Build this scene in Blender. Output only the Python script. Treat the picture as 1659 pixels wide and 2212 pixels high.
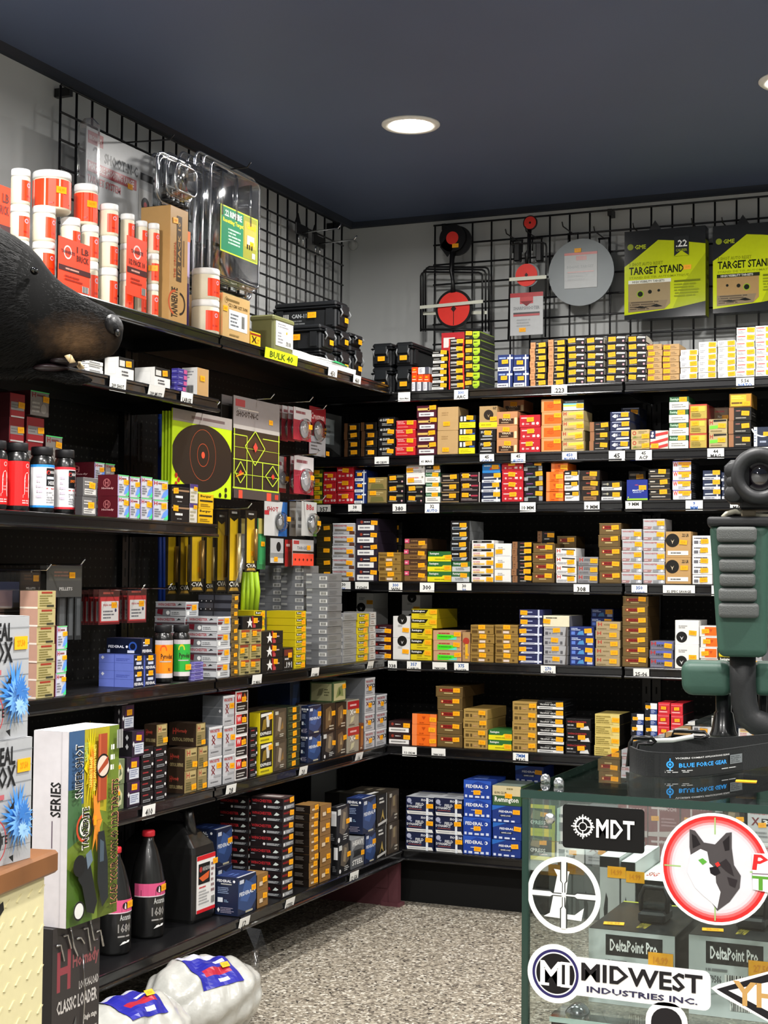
import bpy, bmesh, math, random
from mathutils import Vector, Matrix
for o in list(bpy.data.objects): bpy.data.objects.remove(o)
SC = bpy.context.scene; COL = SC.collection; random.seed(7)
PI = math.pi
# ------------------------------------------------------------------ camera
F = 3325.0; CXP, CYP = 829.5, 1106.0
YAW = math.radians(23.4); PITCH = math.atan(137/3325.0); ROLL = math.atan(.0082)
CAM = Vector((2.525, -5.476, 1.14))
FW = Vector((-math.sin(YAW)*math.cos(PITCH), math.cos(YAW)*math.cos(PITCH), math.sin(PITCH)))
_r0 = Vector((math.cos(YAW), math.sin(YAW), 0)); _u0 = _r0.cross(FW)
RT = _r0*math.cos(ROLL) + _u0*math.sin(ROLL); UP = -_r0*math.sin(ROLL) + _u0*math.cos(ROLL)
cd = bpy.data.cameras.new('camera'); cam = bpy.data.objects.new('camera', cd); COL.objects.link(cam)
cd.sensor_fit = 'VERTICAL'; cd.sensor_height = 36; cd.sensor_width = 27; cd.lens = F/2212*36; cd.clip_start = .05
cam.matrix_world = Matrix(((RT.x, UP.x, -FW.x, CAM.x), (RT.y, UP.y, -FW.y, CAM.y), (RT.z, UP.z, -FW.z, CAM.z), (0, 0, 0, 1)))
SC.camera = cam
# ------------------------------------------------------------------ exposure, world, lamp powers
SC.view_settings.view_transform = 'Standard'; SC.view_settings.look = 'None'
SC.view_settings.gamma = 1; SC.view_settings.use_curve_mapping = False
SC.view_settings.exposure = 0.0
LAMP_W = 38.0           # each downlight (the two rows over the shelves are dimmer)
LAMP_POS = [(.737, -1.162), (1.878, -1.157), (3.1, -1.25), (.75, -3.3), (1.85, -3.3), (3.1, -3.3), (1.2, -5.2), (2.5, -5.2), (3.8, -5.2), (2.3, -7.2)]
W = bpy.data.worlds.new('World'); SC.world = W; W.use_nodes = True
W.node_tree.nodes['Background'].inputs[0].default_value = (.8, .9, 1, 1); W.node_tree.nodes['Background'].inputs[1].default_value = .02

def at(u, v, ax, val):
    d = FW + RT*((u-CXP)/F) + UP*((CYP-v)/F)
    return CAM + d*((val-CAM[ax])/d[ax])
def atd(u, v, z): return CAM + (FW + RT*((u-CXP)/F) + UP*((CYP-v)/F))*z
# ------------------------------------------------------------------ materials
def lin(h):
    h = h.lstrip('#'); c = [int(h[i:i+2], 16)/255 for i in (0, 2, 4)]
    return tuple(x/12.92 if x <= .04045 else ((x+.055)/1.055)**2.4 for x in c) + (1,)
_mats = {}
def M(h, rough=.45, metal=0, spec=.4, var=.06, scale=60, bump=0, coat=0):
    k = (h, rough, metal, spec, var, scale, bump, coat)
    if k in _mats: return _mats[k]
    m = bpy.data.materials.new('c_'+h); m.use_nodes = True; nt = m.node_tree; b = nt.nodes['Principled BSDF']
    b.inputs['Roughness'].default_value = rough; b.inputs['Metallic'].default_value = metal
    b.inputs['Specular IOR Level'].default_value = spec
    if coat: b.inputs['Coat Weight'].default_value = coat
    c = lin(h)
    tc = nt.nodes.new('ShaderNodeTexCoord'); n = nt.nodes.new('ShaderNodeTexNoise'); n.inputs['Scale'].default_value = scale
    nt.links.new(tc.outputs['Object'], n.inputs['Vector'])
    mx = nt.nodes.new('ShaderNodeMix'); mx.data_type = 'RGBA'
    mx.inputs[6].default_value = tuple(x*(1-var) for x in c[:3])+(1,); mx.inputs[7].default_value = tuple(min(1, x*(1+var)) for x in c[:3])+(1,)
    nt.links.new(n.outputs['Fac'], mx.inputs[0]); nt.links.new(mx.outputs[2], b.inputs['Base Color'])
    if bump:
        bp = nt.nodes.new('ShaderNodeBump'); bp.inputs['Strength'].default_value = bump; bp.inputs['Distance'].default_value = .002
        nt.links.new(n.outputs['Fac'], bp.inputs['Height']); nt.links.new(bp.outputs[0], b.inputs['Normal'])
    _mats[k] = m; return m
def clear_mat(name, tint=(1, 1, 1), boost=1.0, rough=.02, ior=1.5, base=0.0):
    m = bpy.data.materials.new(name); m.use_nodes = True; nt = m.node_tree; nt.nodes.clear()
    out = nt.nodes.new('ShaderNodeOutputMaterial'); t = nt.nodes.new('ShaderNodeBsdfTransparent'); g = nt.nodes.new('ShaderNodeBsdfGlossy')
    fr = nt.nodes.new('ShaderNodeFresnel'); ge = nt.nodes.new('ShaderNodeNewGeometry'); io = nt.nodes.new('ShaderNodeMath'); io.operation = 'MULTIPLY_ADD'
    io.inputs[1].default_value = 1/ior-ior; io.inputs[2].default_value = ior; nt.links.new(ge.outputs['Backfacing'], io.inputs[0]); nt.links.new(io.outputs[0], fr.inputs[0])   # same reflectance on both faces of a thin pane
    t.inputs[0].default_value = (*tint, 1); g.inputs['Roughness'].default_value = rough
    ma = nt.nodes.new('ShaderNodeMath'); ma.operation = 'MULTIPLY_ADD'; ma.inputs[1].default_value = boost; ma.inputs[2].default_value = base; ma.use_clamp = True
    mx = nt.nodes.new('ShaderNodeMixShader')
    nt.links.new(fr.outputs[0], ma.inputs[0]); nt.links.new(ma.outputs[0], mx.inputs[0])
    nt.links.new(t.outputs[0], mx.inputs[1]); nt.links.new(g.outputs[0], mx.inputs[2]); nt.links.new(mx.outputs[0], out.inputs[0])
    return m
GLASS = clear_mat('pane_glass', (.96, .985, .975)); PLASTIC = clear_mat('clear_plastic', (.93, .94, .95), 2.6, .1, 1.5, .06); RIM = clear_mat('clear_rim', (.8, .82, .85), 3, .14, 1.5, .28)
GEDGE = M('1d3a33', .1, spec=.8)
# ------------------------------------------------------------------ text
_txt = {}
def glyphs(s, bold=True):
    k = (s, bold)
    if k in _txt: return _txt[k]
    c = bpy.data.curves.new('txt', 'FONT'); c.body = s; c.resolution_u = 1
    if bold: c.offset = .025
    o = bpy.data.objects.new('txt', c); COL.objects.link(o)
    me = bpy.data.meshes.new_from_object(o)
    vs = [(v.co.x, v.co.y) for v in me.vertices]; fs = [tuple(p.vertices) for p in me.polygons]
    bpy.data.objects.remove(o); bpy.data.curves.remove(c); bpy.data.meshes.remove(me)
    if vs:
        x0 = min(v[0] for v in vs); x1 = max(v[0] for v in vs); y0 = min(v[1] for v in vs); y1 = max(v[1] for v in vs)
        vs = [((x-x0)/max(x1-x0, 1e-6), (y-y0)/max(y1-y0, 1e-6)) for x, y in vs]; asp = (x1-x0)/max(y1-y0, 1e-6)
    else: asp = 1
    _txt[k] = (vs, fs, asp); return _txt[k]
# ------------------------------------------------------------------ mesh builder
class MB:
    def __init__(s): s.v = []; s.f = []; s.m = []; s.mats = []; s.sm = []
    def mi(s, m):
        if m not in s.mats: s.mats.append(m)
        return s.mats.index(m)
    def add(s, vs, fs, m, smooth=False):
        n = len(s.v); i = s.mi(m); s.v += [tuple(v) for v in vs]
        for f in fs: s.f.append(tuple(n+k for k in f)); s.m.append(i); s.sm.append(smooth)
    def box(s, x0, x1, y0, y1, z0, z1, m, bev=0):
        if bev:
            b = bev
            def ring(z, e): return [(x0+e, y0+b, z), (x0+b, y0+e, z), (x1-b, y0+e, z), (x1-e, y0+b, z), (x1-e, y1-b, z), (x1-b, y1-e, z), (x0+b, y1-e, z), (x0+e, y1-b, z)]
            R = [ring(z0, b), ring(z0+b, 0), ring(z1-b, 0), ring(z1, b)]
            vs = sum(R, []); fs = [tuple(range(7, -1, -1)), tuple(24+k for k in range(8))]
            for r in range(3):
                for k in range(8): fs.append((r*8+k, r*8+(k+1) % 8, r*8+8+(k+1) % 8, r*8+8+k))
            s.add(vs, fs, m); return
        s.add([(x0, y0, z0), (x1, y0, z0), (x1, y1, z0), (x0, y1, z0), (x0, y0, z1), (x1, y0, z1), (x1, y1, z1), (x0, y1, z1)],
              [(3, 2, 1, 0), (4, 5, 6, 7), (0, 1, 5, 4), (1, 2, 6, 5), (2, 3, 7, 6), (3, 0, 4, 7)], m)
    def tube(s, pts, r, m, n=8, closed=False):
        pts = [Vector(p) for p in pts]; N = len(pts); vs = []; fs = []
        ref = None
        for i, p in enumerate(pts):
            a = pts[(i-1) % N] if (closed or i) else p; b = pts[(i+1) % N] if (closed or i < N-1) else p
            t = (b-a).normalized()
            if ref is None: ref = Vector((0, 0, 1)) if abs(t.z) < .9 else Vector((1, 0, 0))
            x = ref - t*ref.dot(t); x.normalize(); ref = x; y = t.cross(x)
            rr = r[i] if isinstance(r, (list, tuple)) else r
            for k in range(n):
                an = 2*PI*k/n; vs.append(p + x*math.cos(an)*rr + y*math.sin(an)*rr)
        for i in range(N if closed else N-1):
            j = (i+1) % N
            for k in range(n): fs.append((i*n+k, i*n+(k+1) % n, j*n+(k+1) % n, j*n+k))
        if not closed: fs += [tuple(range(n-1, -1, -1)), tuple((N-1)*n+k for k in range(n))]
        s.add(vs, fs, m, True)
    def lathe(s, prof, m, n=24, c=(0, 0), a0=0, a1=2*PI):
        full = abs(a1-a0-2*PI) < 1e-6; K = n if full else n+1; vs = []; fs = []
        for r, z in prof:
            for k in range(K):
                an = a0+(a1-a0)*k/n; vs.append((c[0]+r*math.cos(an), c[1]+r*math.sin(an), z))
        for i in range(len(prof)-1):
            for k in range(n):
                j = (k+1) % K; fs.append((i*K+k, i*K+j, i*K+K+j, i*K+K+k))
        if full:
            if prof[0][0] > 1e-5: fs.append(tuple(range(n-1, -1, -1)))
            if prof[-1][0] > 1e-5: fs.append(tuple((len(prof)-1)*n+k for k in range(n)))
        s.add(vs, fs, m, True)
    def prism(s, poly, o, xd, yd, th, m):
        """closed outline poly [(a,b)] in the frame o,xd,yd, th thick along xd x yd"""
        o, xd, yd = Vector(o), Vector(xd), Vector(yd); nrm = xd.cross(yd).normalized(); n = len(poly)
        A = [o+xd*a+yd*b for a, b in poly]; B = [p+nrm*th for p in A]
        s.add(A+B, [tuple(range(n-1, -1, -1)), tuple(n+k for k in range(n))]+[(k, (k+1) % n, n+(k+1) % n, n+k) for k in range(n)], m)
    def art(s, items, o, xd, yd, w, h, e0=.0004, de=.00012, rough=.35, pf=None):
        """flat print on a face: o = lower-left corner, xd/yd unit directions, w/h size"""
        o, xd, yd = Vector(o), Vector(xd), Vector(yd); nr = xd.cross(yd); e = e0
        P = (lambda a, b: o + xd*(a*w) + yd*(b*h) + nr*e) if pf is None else (lambda a, b: pf(a, b, e))
        NS = 1 if pf is None else 10
        mm = lambda c: c if not isinstance(c, str) else M(c, rough)
        for it in items:
            k = it[0]
            if k == 'T':
                _, t, x0, y0, x1, y1, c = it[:7]; vs, fs, asp = glyphs(t)
                bw, bh = (x1-x0)*w, (y1-y0)*h
                if len(it) > 7 and it[7] in ('l', 'c'):       # keep the letters' proportions
                    sw = min(bw, bh*asp); x1n = x0 + sw/w; dx = (x1-x1n)/2 if it[7] == 'c' else 0; x0, x1 = x0+dx, x1n+dx
                    hh = sw/asp; y1 = y0 + min(bh, hh)/h
                if len(it) > 7 and it[7] == 'v': s.add([P(x0+(x1-x0)*(1-b), y0+(y1-y0)*a) for a, b in vs], fs, mm(c))
                else: s.add([P(x0+(x1-x0)*a, y0+(y1-y0)*b) for a, b in vs], fs, mm(c))
            elif k == 'G':
                _, x0, y0, x1, y1, c, rows = it[:7]; rg = random.Random(hash((x0, y0, rows)) & 255)
                for r in range(rows):
                    yy = y0+(y1-y0)*(r+.22)/rows; y2 = y0+(y1-y0)*(r+.72)/rows; xe = x1-(x1-x0)*.45*rg.random(); cuts = sorted([x0, xe]+[x0+(xe-x0)*rg.random() for _ in range(2)])
                    for q in range(3):
                        a, b = cuts[q], cuts[q+1]-.012
                        if b > a: s.add([P(a, yy), P(b, yy), P(b, y2), P(a, y2)], [(0, 1, 2, 3)], mm(c))
            elif k == 'O':
                _, cx, cy, r, c = it[:5]; rw = r*h/w; n = 24
                s.add([P(cx+rw*math.cos(2*PI*i/n), cy+r*math.sin(2*PI*i/n)) for i in range(n)], [tuple(range(n))], mm(c))
            elif k == 'R':
                _, cx, cy, r, r2, c = it[:6]; n = 28; a0, a1 = (it[6], it[7]) if len(it) > 7 else (0, 2*PI)
                vs = []
                for i in range(n+1):
                    an = a0+(a1-a0)*i/n
                    for q in (r2, r): vs.append(P(cx+q*h/w*math.cos(an), cy+q*math.sin(an)))
                s.add(vs, [(2*i, 2*i+1, 2*i+3, 2*i+2) for i in range(n)], mm(c))
            elif k == 'P':
                s.add([P(a, b) for a, b in it[1]], [tuple(range(len(it[1])))], mm(it[2]))
            elif k == 'B':                                      # bar code
                _, x0, y0, x1, y1 = it[:5]; s.add([P(x0, y0), P(x1, y0), P(x1, y1), P(x0, y1)], [(0, 1, 2, 3)], mm('eeeeea')); e += de; rg = random.Random(3); x = x0+.04*(x1-x0)
                while x < x1-.06*(x1-x0):
                    bw = (x1-x0)*rg.choice((.015, .03, .05)); s.add([P(x, y0), P(x+bw, y0), P(x+bw, y1), P(x, y1)], [(0, 1, 2, 3)], mm('222222')); x += bw+(x1-x0)*rg.choice((.02, .035))
            else:
                x0, y0, x1, y1, c = it[:5]
                for q in range(NS):
                    xa, xb = x0+(x1-x0)*q/NS, x0+(x1-x0)*(q+1)/NS; s.add([P(xa, y0), P(xb, y0), P(xb, y1), P(xa, y1)], [(0, 1, 2, 3)], mm(c))
            e += de
    def cyl_art(s, items, r, ac, arc, z0, h, c=(0, 0)):
        """print wrapped round an upright cylinder: centred on angle ac, arc radians wide"""
        pf = lambda a, b, e: Vector((c[0]+(r+e)*math.cos(ac+(a-.5)*arc), c[1]+(r+e)*math.sin(ac+(a-.5)*arc), z0+b*h))
        s.art(items, (0, 0, 0), (1, 0, 0), (0, 0, 1), r*arc, h, pf=pf)
    def mesh(s, name):
        me = bpy.data.meshes.new(name); me.from_pydata(s.v, [], s.f)
        for m in s.mats: me.materials.append(m)
        me.polygons.foreach_set('material_index', s.m); me.polygons.foreach_set('use_smooth', s.sm); me.update(); return me
    def build(s, name, parent=None, loc=(0, 0, 0), rz=0):
        return link(name, s.mesh(name), parent, loc, rz)
def link(name, me, parent=None, loc=(0, 0, 0), rz=0):
    o = bpy.data.objects.new(name, me); COL.objects.link(o); o.parent = parent; o.location = loc; o.rotation_euler = (0, 0, rz); return o
def empty(name, loc=(0, 0, 0), rz=0):
    o = bpy.data.objects.new(name, None); COL.objects.link(o); o.location = loc; o.rotation_euler = (0, 0, rz); o.empty_display_size = .05; return o
def tag(o, label, cat, group=None):
    o['label'] = label; o['category'] = cat
    if group: o['group'] = group
    return o
def struct(o, kind='structure'): o['kind'] = kind; return o
ORD = 'zeroth first second third fourth fifth sixth seventh eighth ninth tenth eleventh twelfth thirteenth fourteenth fifteenth sixteenth seventeenth eighteenth nineteenth twentieth'.split()
ORD += ['twenty-'+w for w in ORD[1:10]] + ['thirtieth'] + ['thirty-'+w for w in ORD[1:10]]
BLACK = M('0b0b0d', .38, spec=.5); BLACKGLOSS = M('0a0a0c', .22, spec=.6, coat=.3); BLACKMATT = M('0a0a0a', .7, spec=.25)
CHROME = M('d8d8d8', .12, metal=1); ORANGE = M('ffb010', .5); PAPER = M('f2f2ee', .6)
# ================================================================== room
ZC = 2.525; RX, RY = 5.2, -8.2
def wallmat(h, sc=3, v=.05):
    return M(h, .75, spec=.25, var=v, scale=sc, bump=.04)
def slab(name, x0, x1, y0, y1, z0, z1, m):
    b = MB(); b.box(x0, x1, y0, y1, z0, z1, m); return struct(b.build(name))
GW = wallmat('bcbebd')
slab('wall_back', -.1, RX+.1, 0, .1, -.05, ZC+.1, GW)
slab('wall_left', -.1, 0, RY, 0, -.05, ZC+.1, GW)
slab('wall_right', RX, RX+.1, RY, 0, -.05, ZC+.1, GW)
slab('wall_front', -.1, RX+.1, RY-.1, RY, -.05, ZC+.1, GW)
def ceiling_mat():
    m = M('586480', .6, spec=.35, var=.12, scale=1.6, bump=.15); return m
slab('ceiling', 0, RX, RY, 0, ZC, ZC+.1, ceiling_mat())
def floor_mat():
    m = bpy.data.materials.new('flake_floor'); m.use_nodes = True; nt = m.node_tree; b = nt.nodes['Principled BSDF']
    b.inputs['Roughness'].default_value = .5; b.inputs['Specular IOR Level'].default_value = .3
    tc = nt.nodes.new('ShaderNodeTexCoord')
    v = nt.nodes.new('ShaderNodeTexVoronoi'); v.inputs['Scale'].default_value = 150; v.inputs['Randomness'].default_value = 1
    n = nt.nodes.new('ShaderNodeTexNoise'); n.inputs['Scale'].default_value = 60
    nt.links.new(tc.outputs['Object'], n.inputs['Vector'])
    ad = nt.nodes.new('ShaderNodeMix'); ad.data_type = 'VECTOR'; ad.inputs[0].default_value = .012
    nt.links.new(tc.outputs['Object'], ad.inputs[4]); nt.links.new(n.outputs['Color'], ad.inputs[5]); nt.links.new(ad.outputs[1], v.inputs['Vector'])
    r = nt.nodes.new('ShaderNodeValToRGB'); r.color_ramp.interpolation = 'CONSTANT'
    sep = nt.nodes.new('ShaderNodeSeparateColor'); nt.links.new(v.outputs['Color'], sep.inputs[0]); nt.links.new(sep.outputs[0], r.inputs[0])
    cols = [(0, '7d7568'), (.2, '9c9384'), (.42, 'b6ae9e'), (.6, '878072'), (.74, '5a534b'), (.84, 'd6d1c4'), (.93, '33302d'), (.965, '948c7e')]
    el = r.color_ramp.elements
    while len(el) < len(cols): el.new(.5)
    for e, (p, c) in zip(el, cols): e.position = p; e.color = lin(c)
    nt.links.new(r.outputs[0], b.inputs['Base Color'])
    bp = nt.nodes.new('ShaderNodeBump'); bp.inputs['Strength'].default_value = .25; bp.inputs['Distance'].default_value = .002
    nt.links.new(sep.outputs[1], bp.inputs['Height']); nt.links.new(bp.outputs[0], b.inputs['Normal'])
    return m
slab('floor', 0, RX, RY, 0, -.1, 0, floor_mat())
# cove trim along the ceiling
tm = M('262c38', .5)
b = MB(); b.prism([(0, 0), (.03, 0), (.022, .012), (0, .022)], (0, RY, ZC-.001), (1, 0, 0), (0, 0, -1), RY, tm)
b = MB(); b.add([(0, RY, ZC-.02), (.028, RY, ZC), (.028, 0, ZC), (0, 0, ZC-.02), (.014, RY, ZC-.017), (.014, 0, ZC-.017)], [(0, 4, 5, 3), (4, 1, 2, 5)], tm); struct(b.build('trim_1'))
b = MB(); b.add([(0, 0, ZC-.02), (0, -.028, ZC), (RX, -.028, ZC), (RX, 0, ZC-.02), (0, -.014, ZC-.017), (RX, -.014, ZC-.017)], [(0, 4, 5, 3), (4, 1, 2, 5)], tm); struct(b.build('trim_2'))
# ================================================================== downlights
def emis(h, st):
    m = bpy.data.materials.new('lamp_lens'); m.use_nodes = True; nt = m.node_tree; b = nt.nodes['Principled BSDF']
    b.inputs['Emission Color'].default_value = lin(h); b.inputs['Emission Strength'].default_value = st; return m
LENS = emis('fff8e8', 28); RING = M('f4f2ee', .3)
LN = ['by the back shelves, nearer the corner', 'at the picture edge over the display case']
for i, (x, y) in enumerate(LAMP_POS):
    e = empty('ceiling_downlight', (x, y, ZC))
    r = .09
    b = MB(); b.lathe([(r, 0), (r, -.004), (r-.006, -.009), (r-.02, -.008), (r-.026, -.004), (r-.026, 0)], RING, 40); b.build('trim_ring', e)
    b = MB(); b.lathe([(.0001, -.012), (.05, -.0115), (r-.027, -.005)], LENS, 40); b.build('lens', e)
    ld = bpy.data.lights.new('downlight_glow', 'AREA'); ld.shape = 'DISK'; ld.size = .13; ld.spread = math.radians(172); ld.energy = LAMP_W*(.5 if y > -2 else 1.08); ld.color = (1, .97, .93)
    lo = bpy.data.objects.new('downlight_glow', ld); COL.objects.link(lo); lo.parent = e; lo.location = (0, 0, -.016)
    tag(e, ('round white recessed ceiling downlight ' + (LN[i] if i < 2 else 'out of the picture, row %s' % ORD[i])), 'ceiling light', 'recessed downlights')
# ================================================================== gondola shelving
ZB = dict(b1=1.79, b2=1.564, b3=1.396, b4=1.12, b5=.845, b6=.548, b7=.197)
YF = -.48                                   # front of the back-wall shelves
ZL = dict(l1=1.815, l2=1.632, l3=1.28, l4=.848, l5=.546, l6=.194)
XF = .38                                    # front of the side-wall shelves
def pegboard_mat():
    m = bpy.data.materials.new('pegboard_black'); m.use_nodes = True; nt = m.node_tree; b = nt.nodes['Principled BSDF']
    b.inputs['Roughness'].default_value = .55; b.inputs['Specular IOR Level'].default_value = .3
    tc = nt.nodes.new('ShaderNodeTexCoord'); mp = nt.nodes.new('ShaderNodeVectorMath'); mp.operation = 'SCALE'; mp.inputs['Scale'].default_value = 1/.0254
    nt.links.new(tc.outputs['Object'], mp.inputs[0])
    fr = nt.nodes.new('ShaderNodeVectorMath'); fr.operation = 'FRACTION'; nt.links.new(mp.outputs[0], fr.inputs[0])
    sb = nt.nodes.new('ShaderNodeVectorMath'); sb.operation = 'SUBTRACT'; sb.inputs[1].default_value = (.5, .5, .5); nt.links.new(fr.outputs[0], sb.inputs[0])
    ml = nt.nodes.new('ShaderNodeVectorMath'); ml.operation = 'MULTIPLY'; ml.inputs[1].default_value = (1, 0, 1); nt.links.new(sb.outputs[0], ml.inputs[0])
    ln = nt.nodes.new('ShaderNodeVectorMath'); ln.operation = 'LENGTH'; nt.links.new(ml.outputs[0], ln.inputs[0])
    lt = nt.nodes.new('ShaderNodeMath'); lt.operation = 'LESS_THAN'; lt.inputs[1].default_value = .12; nt.links.new(ln.outputs['Value'], lt.inputs[0])
    mx = nt.nodes.new('ShaderNodeMix'); mx.data_type = 'RGBA'; mx.inputs[6].default_value = lin('0b0a0a'); mx.inputs[7].default_value = lin('353432')
    nt.links.new(lt.outputs[0], mx.inputs[0]); nt.links.new(mx.outputs[2], b.inputs['Base Color']); return m
PEG = pegboard_mat()
LIP = [(0, 0), (-.003, -.001), (-.004, -.004), (-.004, -.009), (.001, -.011), (.001, -.0265), (-.004, -.0272), (-.0075, -.0297), (-.0086, -.033), (-.0075, -.036), (-.004, -.038), (.006, -.038), (.008, -.006), (.008, -.004)]
def shelf(name, label, x0, x1, depth, z, loc, rz, group, back=0.0):
    """local: front edge at y=0, deck to +y, run along x"""
    b = MB(); n = len(LIP)
    A = [(x0, y, zz) for y, zz in LIP]; B = [(x1, y, zz) for y, zz in LIP]
    b.add(A+B, [(k, (k+1) % n, n+(k+1) % n, n+k) for k in range(n)]+[tuple(range(n-1, -1, -1)), tuple(n+k for k in range(n))], BLACKGLOSS)
    b.box(x0, x1, .0, depth, -.004, 0, BLACK)
    b.box(x0, x0+.003, .01, depth, -.036, -.004, BLACK); b.box(x1-.003, x1, .01, depth, -.036, -.004, BLACK)
    b.box(x0, x1, depth-.01, depth, -.03, -.004, BLACK)
    o = b.build(name, None, (loc[0], loc[1], z), rz); tag(o, label, 'shelf', group); return o
SHELF = {}
RN = {1: 'top', 2: 'second', 3: 'third', 4: 'fourth', 5: 'fifth', 6: 'sixth', 7: 'bottom'}
MODX = [(.012, 1.226), (1.232, 2.45)]       # back-wall bays, 4 ft each
for r in range(1, 8):
    z = ZB['b%d' % r]; yf = YF if r < 7 else -.53
    for k, (x0, x1) in enumerate(MODX):
        SHELF['b%d%s' % (r, 'ab'[k])] = shelf('metal_shelf', 'black metal %s shelf of the back wall, bay %s' % (RN[r], ('beside the corner', 'behind the green shooting rest')[k]),
              x0+.002, x1-.002, -yf-.092, z, (0, yf), 0, 'back wall shelves')
MODY = [(-1.694, -.486), (-2.915, -1.700), (-4.14, -2.921)]   # side-wall bays; local x runs along +Y
BAY = ('beside the corner', 'holding the powder bottles', 'nearest the camera')
for r, ms in (('l1', (0, 1)), ('l2', (1,)), ('l3', (1,)), ('l4', (0, 1)), ('l5', (0, 1)), ('l6', (0, 1))):
    z = ZL[r]; xf = XF if r != 'l6' else .465
    for k in ms:
        y0, y1 = MODY[k]
        SHELF[r+'abc'[k]] = shelf('metal_shelf', 'black metal %s shelf of the side wall, bay %s' % ({'l1': 'top', 'l2': 'second', 'l3': 'third', 'l4': 'fourth', 'l5': 'fifth', 'l6': 'bottom'}[r], BAY[k]),
              y0+.002, (y1-.002 if (r, k) != ('l6', 0) else -.54), xf-.092, z, (xf, 0), PI/2, 'side wall shelves')
def bay(label, x0, x1, h, kick, loc, rz, group, yk):
    """frame of one bay, local: wall at y=0, front towards -y, run along x"""
    e = empty('gondola_frame', (loc[0], loc[1], 0), rz)
    for x in (x0, x1-.03):
        b = MB(); b.box(x, x+.03, -.078, -.048, 0, h, BLACK)
        for i in range(int(h/.05)): b.box(x+.012, x+.018, -.0785, -.078, .03+i*.05, .055+i*.05, BLACKMATT)
        b.build('upright', e)
    b = MB(); b.box(x0+.03, x1-.03, -.062, -.054, .02, h, PEG); b.build('pegboard_panel', e)
    if kick: b = MB(); b.box(x0, x1, yk-.004, yk, 0, .158, BLACKMATT); tag(b.build('kick_plate', None, (loc[0], loc[1], 0), rz), 'black kick plate under the bottom shelf, '+label.split(', ')[-1], 'kick plate', 'kick plates')
    tag(e, label, 'shelving frame', group); return e
for k, (x0, x1) in enumerate(MODX): bay('black gondola frame with pegboard against the back wall, bay '+('beside the corner', 'behind the shooting rest')[k], x0, x1, 1.8, True, (0, -.012), 0, 'gondola frames', -.425)
for k, (y0, y1) in enumerate(MODY[:2]):
    e = bay('black gondola frame with pegboard along the side wall, bay '+BAY[k], y0, y1, 1.82, False, (.012, 0), PI/2, 'gondola frames', -.40)
    if k == 0:
        mr = M('61393f', .4); yy = y1-.02
        b = MB(); b.box(yy-.035, yy, -.40, -.10, .06, .15, mr); b.box(yy-.03, yy-.025, -.415, -.10, 0, .15, mr); b.box(yy-.032, yy-.006, -.44, -.405, 0, .155, mr); b.box(yy-.04, yy+.005, -.45, -.38, 0, .012, mr)
        tag(b.build('base_bracket', None, (.012, 0, 0), PI/2), 'maroon steel foot bracket under the corner end of the side shelving', 'bracket')
# price labels on the ticket strips (parts of the shelf)
def lab_mesh(txts, w, h):
    b = MB(); b.box(-w/2, w/2, -.0006, 0, -h, 0, PAPER)
    b.art([('T', t, .12, .52-.44*i, .88, .88-.44*i, ('2a2a2a', '2f62b0', 'a33')[(i+len(t)) % 2] if len(txts) > 1 else '333333', 'c') for i, t in enumerate(txts)] if len(txts) > 1 else [('T', txts[0], .12, .25, .88, .75, '2c2c2c', 'c')], (-w/2, -.0006, -h), (1, 0, 0), (0, 0, 1), w, h); return b.mesh('shelf_label')
def blab(r, u0, u1, v, *txts):
    yf = (YF if r < 7 else -.53); a = at(u0, v, 1, yf-.008); c = at(u1, v, 1, yf-.008); x = (a.x+c.x)/2; w = c.x-a.x
    s = SHELF['b%d%s' % (r, 'a' if x < 1.229 else 'b')]
    o = link('shelf_label', lab_mesh(txts, w, .033), s, (x, -.0075, -.004), random.uniform(-.01, .01)); o.rotation_euler.x = random.uniform(-.03, .1); o['label'] = 'white handwritten shelf label'
def llab(r, u0, u1, v, *txts):
    xf = (XF if r != 'l6' else .465); a = at(u0, v, 0, xf+.008); c = at(u1, v, 0, xf+.008); y = (a.y+c.y)/2
    k = 0 if y > -1.697 else 1; s = SHELF[r+'abc'[k]]
    o = link('shelf_label', lab_mesh(txts, max(.045, c.y-a.y), .036), s, (y, -.0075, -.002), 0); o.rotation_euler.x = random.uniform(.05, .25); o['label'] = 'white handwritten shelf label'
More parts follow.
